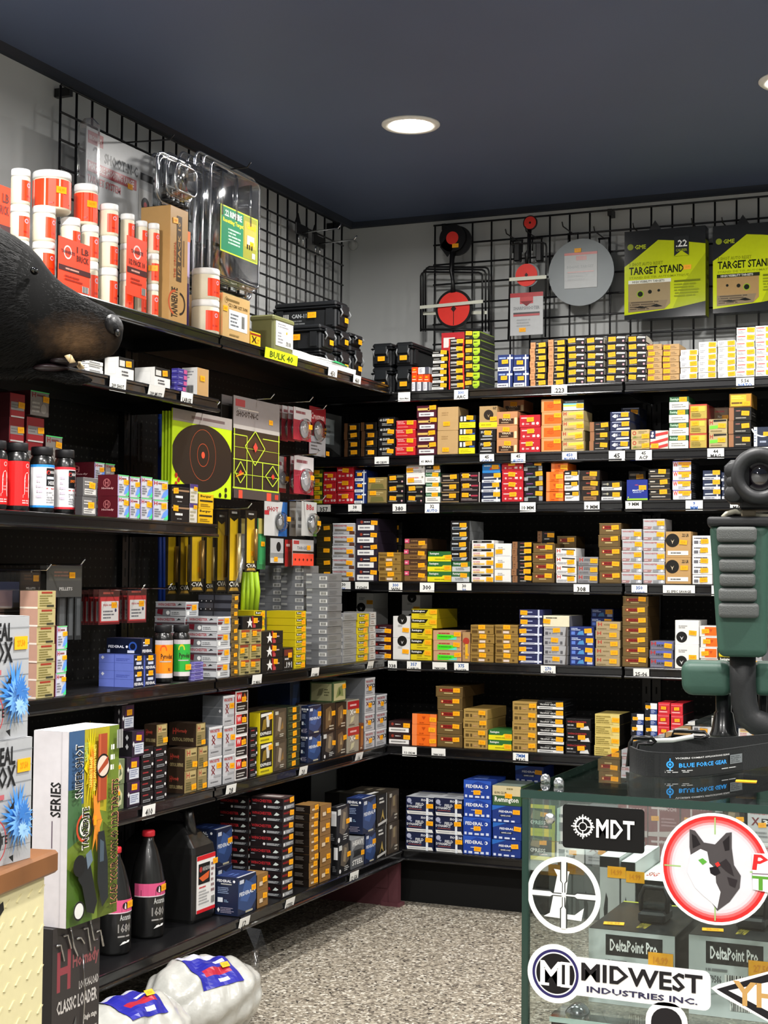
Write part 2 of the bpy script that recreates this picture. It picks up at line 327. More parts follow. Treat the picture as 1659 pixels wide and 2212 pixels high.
for a in [(1, 860, 886, 858, 'Game Mast'), (1, 981, 1011, 852, '300', 'AAC'), (1, 1191, 1225, 841, '.223'), (1, 1590, 1629, 824, '5.56', 'NATO'),
          (2, 809, 840, 994, '40 S&W'), (2, 906, 937, 992, '41 MAG'), (2, 1036, 1067, 990, '45', 'COLT'), (2, 1104, 1135, 987, '45', 'AUTO'), (2, 1214, 1246, 985, '450', 'BUSH'), (2, 1315, 1350, 982, '45'), (2, 1373, 1408, 981, '45', 'ACP'), (2, 1528, 1564, 977, '44', 'MAG'), (2, 1632, 1665, 974, '44'),
          (3, 685, 714, 1098, '357'), (3, 752, 781, 1098, '38', 'SPECIAL'), (3, 848, 877, 1098, '380'), (3, 918, 949, 1097, '32', 'AUTO'), (3, 1123, 1157, 1095, '10 MM'), (3, 1262, 1295, 1093, '9 MM'), (3, 1351, 1386, 1091, '9 MM', 'MAKAROV'), (3, 1481, 1518, 1089, '9', 'MM'), (3, 1577, 1612, 1092, '9 MM', 'MAG'),
          (4, 728, 757, 1264, '30', '06'), (4, 767, 796, 1265, '7.62x39'), (4, 840, 869, 1266, '300', 'WIN'), (4, 907, 938, 1266, '300'), (4, 987, 1018, 1267, '30', '30'), (4, 1239, 1273, 1270, '308'), (4, 1364, 1398, 1272, '350', 'LEGEND'), (4, 1432, 1501, 1272, '32 SPEC SAVAGE'), (4, 1537, 1570, 1272, '338'),
          (5, 838, 857, 1433, '338'), (5, 879, 909, 1435, '357', 'LAPUA'), (5, 934, 965, 1437, '7MM REM'), (5, 981, 1012, 1438, '375', 'RUGER'), (5, 1168, 1200, 1445, '270', 'WIN'), (5, 1368, 1402, 1453, '25-06'),
          (6, 869, 900, 1622, '7.5 CRDM'), (6, 932, 962, 1625, '7MM WBY'), (6, 1108, 1141, 1637, '7MM', 'MAG')]: blab(*a)
for a in [('l1', 710, 729, 812, '450'), ('l1', 764, 780, 828, '460'), ('l2', 238, 273, 830, '209 SHOT'), ('l2', 323, 357, 848, '209 MUZZ'), ('l2', 392, 417, 862, 'LARGE'), ('l4', 546, 566, 1469, '22 MAG'), ('l4', 674, 690, 1454, '17 HMR'), ('l4', 796, 808, 1440, '22 LR'),
          ('l5', 309, 336, 1749, '410'), ('l5', 490, 511, 1706, '28'), ('l5', 648, 665, 1669, '20'), ('l5', 770, 785, 1638, '16'), ('l6', 519, 541, 1987, '12'), ('l6', 619, 638, 1950, 'STEEL'), ('l6', 757, 775, 1897, '12 GA')]: llab(*a)
# ================================================================== packaging designs: b base, f front, s sides, t top, st sticker place
D = {}
def dz(k, b, f=(), s=(), t=(), st=(.78, .6), edge=None, desc='box'): D[k] = dict(b=b, f=list(f), s=list(s), t=list(t), st=st, edge=edge, desc=desc)
K9, WHT, GRY = '16130f', 'f4f4f1', '8d9094'
dz('white', WHT, [('G', .08, .2, .5, .75, '9a9aa0', 2), ('G', .62, .2, .7, .5, 'b05050', 1)], st=(.8, .55), desc='plain white box')
dz('whitered', WHT, [('G', .05, .6, .7, .85, 'c8403c', 1), ('G', .05, .15, .55, .5, '8a8a90', 2)], st=(.8, .55), desc='white red-lined box')
dz('whitegrey', 'eceae8', [('G', .08, .62, .85, .85, '55555c', 1), ('G', .08, .15, .3, .5, '444', 1) if 0 else (.08, .15, .3, .48, '6a6a70'), ('G', .35, .15, .9, .5, '77777d', 2)], st=(.6, .45), desc='pale grey-printed box')
dz('kraft', 'b99667', [('G', .5, .25, .92, .75, '8d6f48', 2), (.02, .82, .4, .95, 'a05a50')], st=(.24, .45), desc='brown kraft carton')
dz('kraftbig', 'bb9a6a', [('G', .2, .62, .7, .8, 'a38357', 2)], st=(.42, .25), desc='plain kraft cube carton')
dz('kraftbee', 'b9935f', [('O', .27, .66, .26, '15120e'), ('P', [(.2, .7), (.27, .62), (.34, .7), (.29, .6), (.27, .52), (.25, .6)], 'd9c9ab'), (.08, .1, .9, .26, 'efece4'), ('G', .2, .13, .75, .23, '666666', 1), ('T', '.22 LR', .64, .8, .92, .92, '2a241c')], st=(.72, .58), desc='kraft box with black disc')
dz('whitebee', 'e9e8e4', [('O', .28, .3, .23, '111111'), ('P', [(.2, .34), (.28, .26), (.36, .34), (.31, .24), (.28, .17), (.25, .24)], 'cfcfcf'), ('G', .15, .66, .6, .8, '9a9a9a', 2)], s=[(.0, .0, 1, .25, 'dcdad5')], st=(.78, .5), desc='white box with black disc')
dz('whitebee2', 'dddcd9', [('O', .55, .86, .24, '111111'), ('P', [(.47, .88), (.55, .8), (.63, .88), (.58, .78), (.55, .71), (.52, .78)], 'cfcfcf'), ('G', .3, .5, .6, .62, '9a9a9a', 2)], st=(.8, .34), desc='off-white box with disc on top')
dz('blackwhite', K9, [(.0, .1, .78, .48, 'e9e9e6'), ('G', .05, .15, .7, .42, '555', 2) if 0 else ('G', .05, .14, .7, .44, '6d6d6d', 2), ('G', .05, .62, .6, .85, 'a9a9a9', 1)], st=(.82, .68), desc='black box with white band')
dz('redblack', '1a1012', [(0, 0, .08, 1, 'c23328'), (.9, 0, 1, 1, 'b52f26'), ('G', .14, .55, .85, .85, 'e7e3df', 2), ('G', .14, .15, .85, .4, '9a938c', 1)], s=[(0, 0, 1, 1, '1c1416'), (0, .85, 1, 1, 'a32a22')], st=(.72, .6), desc='black red-edged box')
dz('lime', '17170f', [(.52, .35, .97, .95, 'a8c92c'), ('P', [(.52, .35), (.97, .35), (.8, .05), (.62, .05)], '87a81f'), ('G', .56, .5, .9, .8, '3d4a12', 1), ('G', .05, .1, .48, .4, '777766', 1)], s=[(0, .0, 1, 1, '24241f'), ('P', [(0, .78), (1, .92), (1, 1), (0, .95)], '9fc22c'), ('G', .1, .2, .8, .45, '5c5c50', 1)], st=(.27, .72), desc='black and lime box')
dz('navycross', '182a63', [(.76, 0, .84, 1, 'e6eef5'), (.62, .72, 1, .84, 'e6eef5'), (0, .0, .72, .24, 'eef0f0'), ('G', .06, .05, .65, .19, '555566', 1), ('G', .08, .7, .55, .9, '8fa4d6', 1)], st=(.45, .56), desc='navy white-crossed box')
dz('tanblack', '17130f', [(0, 0, .3, 1, 'c98f62'), ('G', .05, .3, .25, .7, '8d5e3c', 2), ('G', .36, .62, .8, .88, 'cdbfa8', 1), ('G', .36, .12, .7, .3, '8a7c68', 1)], st=(.7, .5), desc='black tan-ended box')
dz('blackpink', '151217', [('P', [(.5, .62), (.95, .6), (.97, .78), (.55, .86)], 'ece9e2'), ('G', .55, .66, .85, .8, '7e8a6e', 1), ('O', .86, .26, .13, 'e7a9b4'), ('G', .06, .12, .5, .3, '8f8f8f', 1)], s=[('P', [(0, .1), (.7, .1), (1, .5), (.4, .9), (0, .9)], 'd9d4c6')], st=(.27, .55), desc='black box with pink dot')
dz('orangemini', 'ef4a14', [('G', .1, .2, .9, .4, 'ffd0b0', 1)], st=(.5, .62), desc='small orange box')
dz('whitemini', 'e8e8ec', [(.62, .0, 1, 1, '50505c'), ('G', .1, .15, .5, .85, '8a8a9c', 6)], st=None, desc='small upright white box')
dz('redtall', 'b8242b', [(0, 0, 1, .62, 'dcd6d2'), (.1, .76, .6, .92, 'e8e2de'), ('O', .6, .35, .1, 'c98a86')], st=None, desc='tall red and white pack')
dz('darkstrip', '120f0c', [(0, 0, .22, 1, '5a3d26'), ('G', .32, .6, .75, .85, '6a6258', 1), ('G', .32, .1, .8, .25, '59534b', 1)], st=(.62, .5), desc='black box with brown end')  # print colours dimmed, the shade on these boxes is put into them
dz('blacktxt', '100f10', [('T', '40 SUPER', .1, .56, .72, .84, 'cfcfca'), ('G', .25, .1, .85, .4, '9c9c98', 2)], st=(.75, .5), desc='black silver-lettered box')
dz('redpink', 'c8232b', [('G', .06, .55, .55, .9, 'f0a9a4', 2), ('G', .06, .15, .9, .35, 'e87c76', 1), (0, .9, 1, .96, 'e98a84')], st=(.72, .68), desc='red pink-lettered box')
dz('red', 'bb1f2b', [('G', .08, .66, .72, .86, 'f0c4c0', 1), ('O', .88, .3, .12, 'f0d4d0'), ('O', .18, .28, .1, 'e9b8b4'), (.6, .2, .74, .4, 'eecfcb'), ('G', .3, .18, .55, .36, 'e8a8a4', 1)], st=(.5, .66), desc='red box')
dz('maroongold', '4a1426', [(.05, .62, .66, .8, 'd9b565'), ('O', .62, .7, .14, 'd9b565'), ('O', .62, .7, .1, '35202a'), ('P', [(.12, .12), (.88, .12), (.88, .44), (.12, .44)], 'eae8e4'), ('G', .2, .18, .8, .38, '77727a', 1)], st=(.8, .8), desc='maroon gold-banded box')
dz('yellowblack', '17191c', [(0, .02, 1, .46, 'efe01f'), ('G', .1, .1, .9, .36, 'b5a915', 2), (.06, .55, .2, .92, 'd8dadc'), (.28, .55, .42, .92, 'd8dadc'), (.66, .5, .98, .62, '3659a8')], st=(.62, .78), desc='black and yellow box')
dz('kraftyellow', 'ae9064', [('O', .52, .62, .22, '2a201a'), ('P', [(.44, .66), (.52, .58), (.6, .66), (.52, .5)], 'a08a66'), (0, .08, 1, .3, 'efdf20'), ('G', .1, .12, .8, .26, 'b5a915', 1), ('T', '45 ACP', .76, .84, .96, .96, '2a201a')], st=(.82, .42), desc='kraft box with yellow strip')
dz('blackser', '121214', [('T', 'SUPER X', .1, .66, .8, .86, 'dedede'), (.2, .36, .8, .5, '9fa3a6'), ('G', .1, .1, .9, .26, 'c8c8c8', 1)], st=(.5, .72), desc='black silver-print box')
dz('copper', 'c28a5e', [(.1, .1, .82, .5, '3a2418'), ('T', 'VMAX', .25, .34, .7, .5, 'dcc9a8'), ('G', .2, .14, .7, .28, 'a98f70', 1), (.86, .05, .98, .55, 'ead9a8')], st=(.5, .66), desc='copper box with dark label')
dz('orangetan', 'd49a63', [(.14, .12, 1, .82, 'f2661b'), ('G', .3, .35, .75, .6, 'c84b10', 2), ('R', .5, .5, .2, .16, 'd1520f')], st=(.86, .78), desc='tan box with orange panel')
dz('orange', 'ef6a16', [(0, 0, .2, 1, 'f2874a'), (.74, 0, 1, 1, 'f08140'), ('P', [(.4, .75), (.56, .75), (.48, .45)], 'c04a10'), ('G', .3, .1, .65, .25, 'b8450e', 1)], t=[(0, 0, 1, 1, '2a221c')], st=(.86, .5), desc='bright orange box')
dz('holobeige', 'c3ad7c', [('T', 'H', .06, .55, .2, .9, 'b8342c'), ('P', [(.3, .55), (.95, .6), (.95, .9), (.3, .8)], 'e9e04a'), (.25, .34, .8, .52, 'dcae6e'), ('G', .1, .1, .8, .28, '8d7a52', 2)], st=(.84, .45), desc='beige box with yellow foil')
dz('holoblack', '17171a', [(.0, .05, 1, .4, 'cfd3e2'), (.0, .4, 1, .55, 'f0d34a'), (.0, .55, 1, .7, '7cc8d8'), ('G', .1, .75, .7, .92, '77777a', 1)], st=(.8, .45), desc='black box with foil band')
dz('copperstrip', '15130f', [(0, 0, .22, 1, '9a6a48'), ('G', .3, .66, .6, .84, '8c5a50', 1), ('G', .3, .12, .8, .28, 'a39d94', 1)], s=[('G', .1, .3, .8, .7, '4c4844', 2)], st=(.74, .6), desc='black copper-striped box')
dz('navy45', '242c4e', [('P', [(.1, .5), (.22, .72), (.3, .72), (.3, .36), (.22, .36)], 'e6e8ee'), ('T', '45', .2, .42, .42, .68, 'f2f2f2'), ('P', [(.3, .08), (1, .12), (1, .32), (.36, .28)], 'c9cdd6'), (.1, .86, .98, .95, 'a9b2cc'), ('G', .46, .46, .62, .64, '9fa6bd', 1)], s=[('P', [(0, .1), (.4, .1), (.7, .6), (.3, .9), (0, .9)], '3a3a42')], st=(.76, .66), desc='navy numbered box')
dz('beigeh', 'bfa878', [('R', .18, .66, .2, .12, 'b5402f'), ('G', .4, .6, .9, .9, '8f7d50', 2), ('G', .08, .1, .85, .34, '8b8a4a', 2), ('P', [(.1, .1), (.3, .2), (.22, .4)], '74813a')], st=(.8, .38), desc='beige leaf-print box')
dz('flag', 'e9d9c8', [(0, .56, .3, 1, '232a52'), ('P', [(.3, .84), (1, .96), (1, .8), (.3, .68)], 'c43a38'), ('P', [(.0, .38), (1, .62), (1, .46), (0, .22)], 'c43a38'), ('P', [(0, .06), (1, .3), (1, .14), (.4, 0), (0, 0)], 'c43a38'), ('O', .12, .72, .08, 'f2eee6'), ('O', .14, .88, .06, 'f2eee6')], st=(.24, .16), desc='stars and stripes box')
dz('greenwhite', '2f5a3b', [(0, 0, 1, .56, 'eceae2'), ('G', .12, .14, .88, .46, '8b8b86', 2), ('T', 'Remington', .06, .66, .6, .92, 'bfe0c4'), (0, .5, 1, .6, 'f0f2ec')], s=[(0, 0, 1, .55, 'd8d6ce')], st=(.68, .78), desc='green and white box')
dz('goldred', 'b9a24a', [(0, .9, 1, 1, 'c04a34'), (0, 0, .05, 1, 'c04a34'), (.1, .5, .9, .86, 'd8bf4a'), ('G', .12, .1, .9, .42, '7b6c26', 3)], s=[(0, 0, 1, 1, '8a2a2a')], st=(.34, .7), desc='gold red-edged box')
dz('beigeholo', 'b5a376', [('T', 'H', .05, .62, .22, .92, 'a8352b'), ('P', [(.26, .8), (.96, .84), (.96, .96), (.26, .96)], '1a1a16'), ('P', [(.05, .3), (.5, .34), (.5, .56), (.05, .52)], '6fe03a'), ('G', .1, .08, .85, .24, '86744a', 1)], st=(.72, .52), desc='beige green-foil box')
dz('brownred', '6e4d33', [(.06, .1, .94, .9, '84633f'), ('G', .12, .6, .9, .84, 'a8342c', 1), ('T', 'Norma', .3, .25, .8, .45, 'e2d6c2')], st=(.8, .3), desc='brown red-lettered box')
dz('goldyellow', '7d5a1e', [(.06, .1, .9, .92, 'd8b22c'), ('G', .1, .6, .85, .85, 'f2e05a', 2), (.76, .1, .96, .95, 'e08a2a'), ('G', .1, .2, .7, .45, '6a4a14', 1)], st=(.76, .3), desc='gold yellow box')
dz('navyswoosh', '20293f', [(0, .0, .2, 1, 'dfe3ea'), ('G', .02, .2, .17, .9, '5d6f8c', 5), ('R', .55, 1.1, .62, .55, 'e6e9ee', PI*1.1, PI*1.9), ('G', .35, .14, .95, .34, '9aa3b6', 1)], st=(.84, .62), desc='navy white-arc box')
dz('yellowgreen', '3c4a14', [(0, .08, 1, .5, 'c9c31f'), ('G', .1, .16, .8, .42, '6e6a10', 1)], st=(.6, .74), desc='yellow and green box')
dz('olivegold', '8f7c4b', [('G', .35, .6, .92, .88, 'c7b27a', 2), ('P', [(.15, .1), (.9, .14), (.8, .5), (.2, .5)], '6f6a3c'), (.0, .0, 1, .06, '3d3a22')], st=(.26, .76), desc='olive tan box')
dz('blackleaf', '111010', [('P', [(.5, .62), (.92, .66), (.9, .84), (.55, .88)], '77745a'), ('O', .84, .22, .1, 'd9a9ac'), ('G', .08, .12, .6, .28, 'a5a39c', 1)], st=(.3, .55), desc='black olive-marked box')
dz('white2', 'ece8e4', [('G', .08, .62, .75, .84, 'd28f8c', 1), ('G', .08, .18, .9, .48, 'a9a5a2', 2), ('O', .88, .78, .1, '8d8f7c')], st=(.24, .5), desc='white pink-lettered box')
dz('bronze', '1b1512', [('G', .08, .62, .7, .9, 'b5a48c', 1), (.0, .0, 1, .1, '8d7550'), ('G', .1, .2, .8, .42, '91857a', 1)], st=(.66, .68), desc='black bronze-edged box')
dz('darkmaroon', '1c1013', [('G', .08, .6, .3, .85, 'e9c9c9', 1), (.55, .56, .9, .72, 'a8344a'), ('O', .5, .7, .08, 'dcd0b8'), ('G', .06, .15, .9, .4, '9d8e8c', 2), (.96, 0, 1, 1, 'cfc5c0')], st=(.28, .7), desc='dark maroon box')
dz('lightblue', '2b7fc8', [('P', [(.4, .3), (.98, .4), (.98, .6), (.45, .56)], 'd0403a'), ('G', .1, .6, .5, .85, 'cfe4f4', 1)], st=(.75, .6), desc='bright blue box')
dz('navysilver', '222c48', [(0, .02, 1, .3, 'd5d9df'), ('P', [(.1, .45), (.95, .5), (.95, .66), (.1, .62)], 'b9bfc9'), (.78, .0, .86, 1, 'e8ecf0'), ('G', .1, .06, .7, .24, '667', 1) if 0 else ('G', .1, .06, .7, .24, '666677', 1)], st=(.8, .8), desc='navy and silver box')
dz('blackviolet', '131115', [('G', .1, .66, .55, .86, '7a4a86', 1), ('G', .12, .34, .86, .52, '7e9a92', 1), (.8, .06, 1, .5, '8d8f94'), (0, .05, .2, .4, '9b9da0')], st=(.8, .8), desc='black violet-print box')
dz('whiteblk', 'e7e7e4', [(0, .55, 1, 1, '16171a'), ('G', .05, .6, .5, .86, 'd6d6d6', 1), ('G', .08, .2, .85, .42, '7b7b7b', 2)], st=(.72, .72), desc='black-topped white box')
dz('brownblk', '1d1613', [(.12, .06, .8, .42, '8b6948'), ('G', .18, .12, .7, .34, '5c4028', 1), ('G', .3, .62, .6, .86, 'a8483c', 1)], st=(.7, .68), desc='black box with brown label')
dz('darksilver', '1d1e20', [(0, .04, 1, .38, 'd2d4d6'), ('G', .08, .1, .85, .3, '77797b', 1), ('O', .3, .68, .12, 'b9b08a'), ('G', .05, .58, .5, .8, '9a9a92', 1)], st=(.72, .62), desc='dark silver-based box')
dz('blue', '1b2f8c', [('G', .4, .7, .62, .78, 'c44a5a', 1), ('T', 'MAGTECH', .28, .42, .82, .52, 'dce4f6'), ('G', .3, .34, .8, .4, 'a9b8e4', 1), (.02, 0, 1, .08, '9fcf2c'), ('O', .08, .14, .03, 'e8d04a')], st=(.76, .62), desc='royal blue box')
dz('blackrow', '161412', [(0, .52, 1, .62, '5b5144'), ('G', .06, .68, .5, .9, 'cfc7ba', 1), ('G', .1, .2, .85, .42, 'b0aaa0', 1), (0, 0, 1, .08, '6d5c48')], st=(.68, .76), desc='black pale-print box')
dz('whitew', 'e6e6e8', [('T', 'W', .03, .42, .28, .9, 'd0342c'), (.3, .62, 1, .92, 'f2a01f'), ('G', .32, .1, .85, .4, '9a9aa5', 2), (0, .94, 1, 1, '7a6ad0')], s=[(0, 0, 1, 1, '2a2a30'), ('G', .1, .2, .8, .8, '6a6a72', 3)], st=(.72, .6), desc='white red-initial box')
dz('olivedark', '2c2816', [('G', .1, .4, .6, .6, '3d3820', 1), (0, .9, 1, 1, '3a341c')], st=(.72, .6), desc='dark olive box')
dz('silverred', 'b4b5b8', [(0, .02, .72, .24, 'a9aaad'), ('G', .05, .06, .6, .2, '66676a', 1), ('T', 'WINCHESTER', .04, .7, .66, .84, 'b04a4c'), ('P', [(.1, .3), (.7, .3), (.8, .44), (.1, .5)], '6e675f'), (.76, .0, 1, .3, '5c3a2c'), (0, .9, 1, 1, 'd6d7da')], st=(.8, .56), desc='silver red-lettered box')
dz('violetblack', '2b2330', [(.08, .06, .84, .48, 'f0f0ee'), ('G', .16, .14, .75, .4, '8d8d92', 1), ('O', .26, .72, .12, '9c3d2c'), ('G', .36, .66, .74, .8, 'e6e6e6', 1)], st=(.86, .7), desc='dark plum box with white panel')
dz('gold', '94753a', [('G', .06, .6, .6, .74, '6a4f20', 1), (.06, .12, .3, .42, '5c4420'), (.36, .1, .62, .34, 'e2d0c4'), ('O', .8, .28, .12, '5c4420'), (0, .76, 1, .8, '6a4f20')], st=(.52, .76), desc='gold cartridge box')
dz('gold2', 'a98a4c', [('G', .08, .66, .7, .84, '6f5a2c', 1), (.08, .2, .22, .5, '5c4824'), (.28, .2, .36, .5, '5c4824'), (.68, .2, .76, .5, '6a5228'), (.84, .2, .92, .5, '6a5228'), ('G', .42, .2, .62, .45, 'b8906a', 1)], st=(.8, .66), desc='tan-gold cartridge box')
dz('brownpink', '4c3322', [(.0, .56, .2, .96, 'd4506e'), ('G', .02, .62, .18, .9, 'f0c4d0', 1), (0, .05, 1, .5, '7c5a34'), ('P', [(.7, .05), (.95, .05), (.98, .5), (.86, .5)], 'a07840'), ('G', .26, .16, .7, .36, '4a331c', 1), ('G', .28, .66, .7, .88, '8d6b44', 1)], s=[(0, 0, 1, 1, '3d2a1c')], st=(.8, .55), desc='brown pink-tagged box')
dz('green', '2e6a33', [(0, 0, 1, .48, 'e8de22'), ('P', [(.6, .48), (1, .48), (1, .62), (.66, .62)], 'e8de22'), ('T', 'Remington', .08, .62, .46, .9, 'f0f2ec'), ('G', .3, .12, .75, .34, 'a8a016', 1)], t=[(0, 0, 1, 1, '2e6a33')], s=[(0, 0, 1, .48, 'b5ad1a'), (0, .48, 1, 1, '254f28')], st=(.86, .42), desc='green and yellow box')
dz('greensilver', '33613c', [(0, 0, 1, .5, 'c6cacb'), ('T', 'Remington', .08, .64, .6, .9, 'eef0ea'), ('G', .2, .12, .85, .4, '777b7c', 2)], st=(.68, .66), desc='green and silver box')
dz('blacksilver', '131315', [('P', [(.06, .12), (.8, .12), (.9, .4), (.06, .4)], 'aeb6bc'), ('G', .06, .62, .6, .88, 'c9ccce', 1), ('P', [(.1, .16), (.5, .16), (.6, .36), (.1, .36)], '3d4a56')], s=[(0, 0, 1, 1, '77797a'), ('P', [(.55, 0), (1, 0), (1, 1), (.75, 1)], '8d8f90')], st=(.66, .62), desc='black silver-swoosh box')
dz('whitelabel', 'e9e7e4', [(.06, .68, .9, .94, '1a1a1e'), ('G', .25, .74, .6, .88, 'd0d0d0', 1), ('G', .08, .3, .5, .55, 'd88d94', 2), (.08, .06, .6, .26, 'e8c46a'), ('G', .12, .08, .6, .22, 'a37a8c', 1)], st=(.86, .3), desc='white black-strip box')
dz('whiteplain', 'e6e5e2', [('G', .2, .5, .7, .75, 'a5a5a2', 2), (.06, .04, .94, .06, 'c4c4c0')], st=(.3, .32), desc='plain white cube box')
dz('copperblack', '161412', [(0, 0, .26, 1, '8f6544'), ('G', .06, .2, .2, .8, '5a3a24', 2), ('G', .4, .66, .75, .86, '8e4c50', 1), ('G', .4, .14, .75, .32, 'd0ccc6', 1)], st=(.82, .6), desc='black copper-ended box')
dz('browngold', '5e4a28', [(.03, .08, .9, .92, '6b5530'), (.14, .5, .72, .78, '96241f'), ('P', [(.16, .64), (.19, .74), (.24, .66), (.2, .54)], 'e6c37a'), ('T', 'FEDERAL', .26, .56, .7, .72, '5c1412'), ('G', .3, .3, .78, .44, 'd8c48c', 1), (0, .95, 1, 1, '8d7548')], s=[(0, 0, 1, 1, '4a381e')], st=(.76, .66), desc='brown box with red plaque')
dz('whiteh', 'e6e4e2', [('T', 'H', .05, .5, .22, .9, 'c23a30'), ('P', [(.28, .78), (.95, .7), (.95, .84), (.3, .92)], '2a2a2c'), ('G', .05, .12, .85, .4, '9d9da2', 2)], st=(.72, .45), desc='white red-initial carton')
dz('greyh', '8c8b8d', [('T', 'H', .06, .46, .24, .9, 'b8382e'), ('G', .3, .5, .72, .84, '55585a', 2), ('G', .06, .1, .7, .34, '6d6c70', 2)], st=(.82, .5), desc='grey red-initial box')
dz('silverx', 'b9babe', [('T', 'WINCHESTER', .05, .72, .68, .86, 'b8585a'), (0, .9, 1, 1, 'd4d5d8'), ('P', [(.02, .06), (.36, .06), (.42, .3), (.02, .3)], 'a87d7d'), ('G', .05, .1, .34, .26, 'd8d0d0', 1), (.46, .06, .72, .32, '8d8f92'), ('O', .88, .2, .13, 'f0f0ee'), ('P', [(.7, .6), (.9, .64), (.88, .72)], '55565a')], st=(.8, .58), desc='silver deer box')
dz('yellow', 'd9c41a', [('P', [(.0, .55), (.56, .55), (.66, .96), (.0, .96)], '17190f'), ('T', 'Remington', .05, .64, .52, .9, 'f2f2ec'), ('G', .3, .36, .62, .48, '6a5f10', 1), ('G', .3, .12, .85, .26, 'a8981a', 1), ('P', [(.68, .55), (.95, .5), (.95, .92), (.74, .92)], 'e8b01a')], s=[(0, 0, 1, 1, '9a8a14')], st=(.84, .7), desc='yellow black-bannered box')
dz('pinkgreen', 'c49a78', [('P', [(.15, .1), (.85, .1), (.85, .55), (.15, .62)], '4fe02a'), ('P', [(.5, .1), (.85, .1), (.85, .4)], '5fd6c0'), ('G', .2, .62, .7, .84, 'b04434', 1), ('G', .2, .3, .8, .5, '2f9a22', 1)], st=(.88, .6), desc='tan green-foil box')
dz('tanvert', 'b08a5e', [('O', .5, .7, .12, 'b03a2c'), (.4, .1, .72, .6, 'e0b02c'), ('G', .2, .2, .4, .7, '8a6238', 3)], st=(.62, .2), desc='upright tan box')
dz('navywhite', '262a55', [('G', .1, .62, .7, .84, 'aab4dc', 1), ('P', [(.06, .12), (.98, .14), (.98, .34), (.12, .34)], 'dfe3ee'), (.8, .0, .87, 1, 'cdd5ea'), ('G', .2, .17, .8, .3, '77809c', 1)], st=(.17, .6), desc='navy white-striped box')
dz('silver', 'a9a9ac', [('G', .06, .66, .5, .84, '6d6d72', 1), (.06, .14, .18, .46, '55555a'), (.22, .2, .3, .4, '77777c'), (.7, .14, .8, .46, '5c5c60'), ('P', [(.9, 0), (1, 0), (1, 1), (.94, 1)], '55504e'), ('G', .34, .2, .6, .4, '8d8d92', 1)], st=(.5, .62), desc='silver grey box')
dz('cream', 'e3ddc0', [('G', .1, .7, .8, .9, '5a564a', 1)], s=[(0, 0, 1, 1, '77767a')], st=(.1, .5), desc='cream upper box')
dz('navyblue', '20306e', [('G', .06, .6, .5, .9, 'c9d6f2', 2), ('P', [(.3, .15), (.6, .15), (.55, .6), (.38, .5)], '4f8fc8'), (.06, .15, .22, .5, '5f7fd0'), (.72, .12, .95, .4, 'b6c2e6')], st=(.8, .62), desc='blue wildlife box')
dz('beigered', 'a99672', [('T', 'H', .08, .5, .24, .9, 'b83c30'), ('G', .32, .55, .6, .8, '877650', 1), ('G', .06, .1, .7, .3, '7d6e4c', 1)], st=(.76, .5), desc='beige red-initial box')
dz('greyviolet', '6b6a7c', [('T', 'H', .05, .5, .25, .92, 'b4363a'), (.28, .66, .95, .9, '5a66b8'), ('T', 'HUNTER', .3, .36, .9, .6, '26262c'), ('G', .06, .1, .8, .28, '8d8d98', 1)], st=(.8, .45), desc='grey violet box')
dz('whiteorange', 'e4e0dc', [(.3, .1, .98, .9, 'f06a1c'), ('P', [(.55, .7), (.75, .7), (.65, .4)], 'c44c10')], st=(.32, .5), desc='white orange-panel box')
dz('maroonwhite', '2a1618', [(.02, .06, .94, .44, 'eae8e4'), ('O', .18, .74, .13, '8d3226'), ('G', .3, .68, .66, .8, 'e4e0dc', 1), ('G', .1, .14, .85, .38, '8d8d8a', 1)], st=(.86, .66), desc='maroon white-panel box')
dz('maroonsilver', '34141a', [(.03, .08, .97, .52, 'aeb0b6'), ('O', .14, .72, .16, '8a2a24'), ('G', .1, .16, .6, .44, '6a6c72', 2), ('G', .3, .66, .85, .78, 'cfcfd2', 1)], st=(.84, .32), desc='maroon silver-panel box')
dz('blackstrip', '111113', [(0, .02, 1, .34, 'e6e6e4'), ('G', .06, .08, .85, .28, '66686a', 1), ('T', 'TROPHY GRADE', .1, .46, .8, .66, 'dfdfdc'), ('G', .3, .74, .7, .86, '8d8d8a', 1)], s=[('G', .1, .2, .8, .8, '2f2f33', 2)], st=(.86, .62), desc='black box with white strip')
dz('blackred', '131112', [('T', 'WINCHESTER', .06, .66, .84, .82, 'a83032'), ('G', .06, .36, .5, .56, 'b9b9b9', 1), ('P', [(.58, .1), (.96, .1), (.9, .44), (.6, .3)], 'd6d6d4'), ('G', .06, .12, .45, .26, '77777a', 1)], s=[('G', .1, .2, .8, .8, '303034', 2)], st=(.62, .5), desc='black red-lettered box')
dz('paleyellow', 'cdb96a', [('G', .05, .1, .7, .86, '8d7d3c', 4), ('P', [(.6, 1), (.75, 0), (1, 0), (1, 1)], 'd9c87c')], s=[(0, 0, 1, 1, '1c1a16')], st=(.86, .5), desc='pale yellow box')
dz('navysplit', '14141c', [(.46, .0, 1, .46, '28407e'), (.46, .46, 1, 1, 'e6e8ea'), ('G', .52, .08, .94, .4, 'b4bfe0', 3), ('O', .2, .5, .12, 'c9c9cc')], st=(.3, .6), desc='black blue-and-white box')
dz('redsmall', 'cf2a36', [('G', .1, .1, .9, .3, 'f2b4b4', 1), (.2, .36, .8, .66, 'b01f2a'), (.06, .78, .94, .88, 'e0606a')], s=[(0, 0, 1, 1, '201416')], st=(.5, .5), desc='small red box')
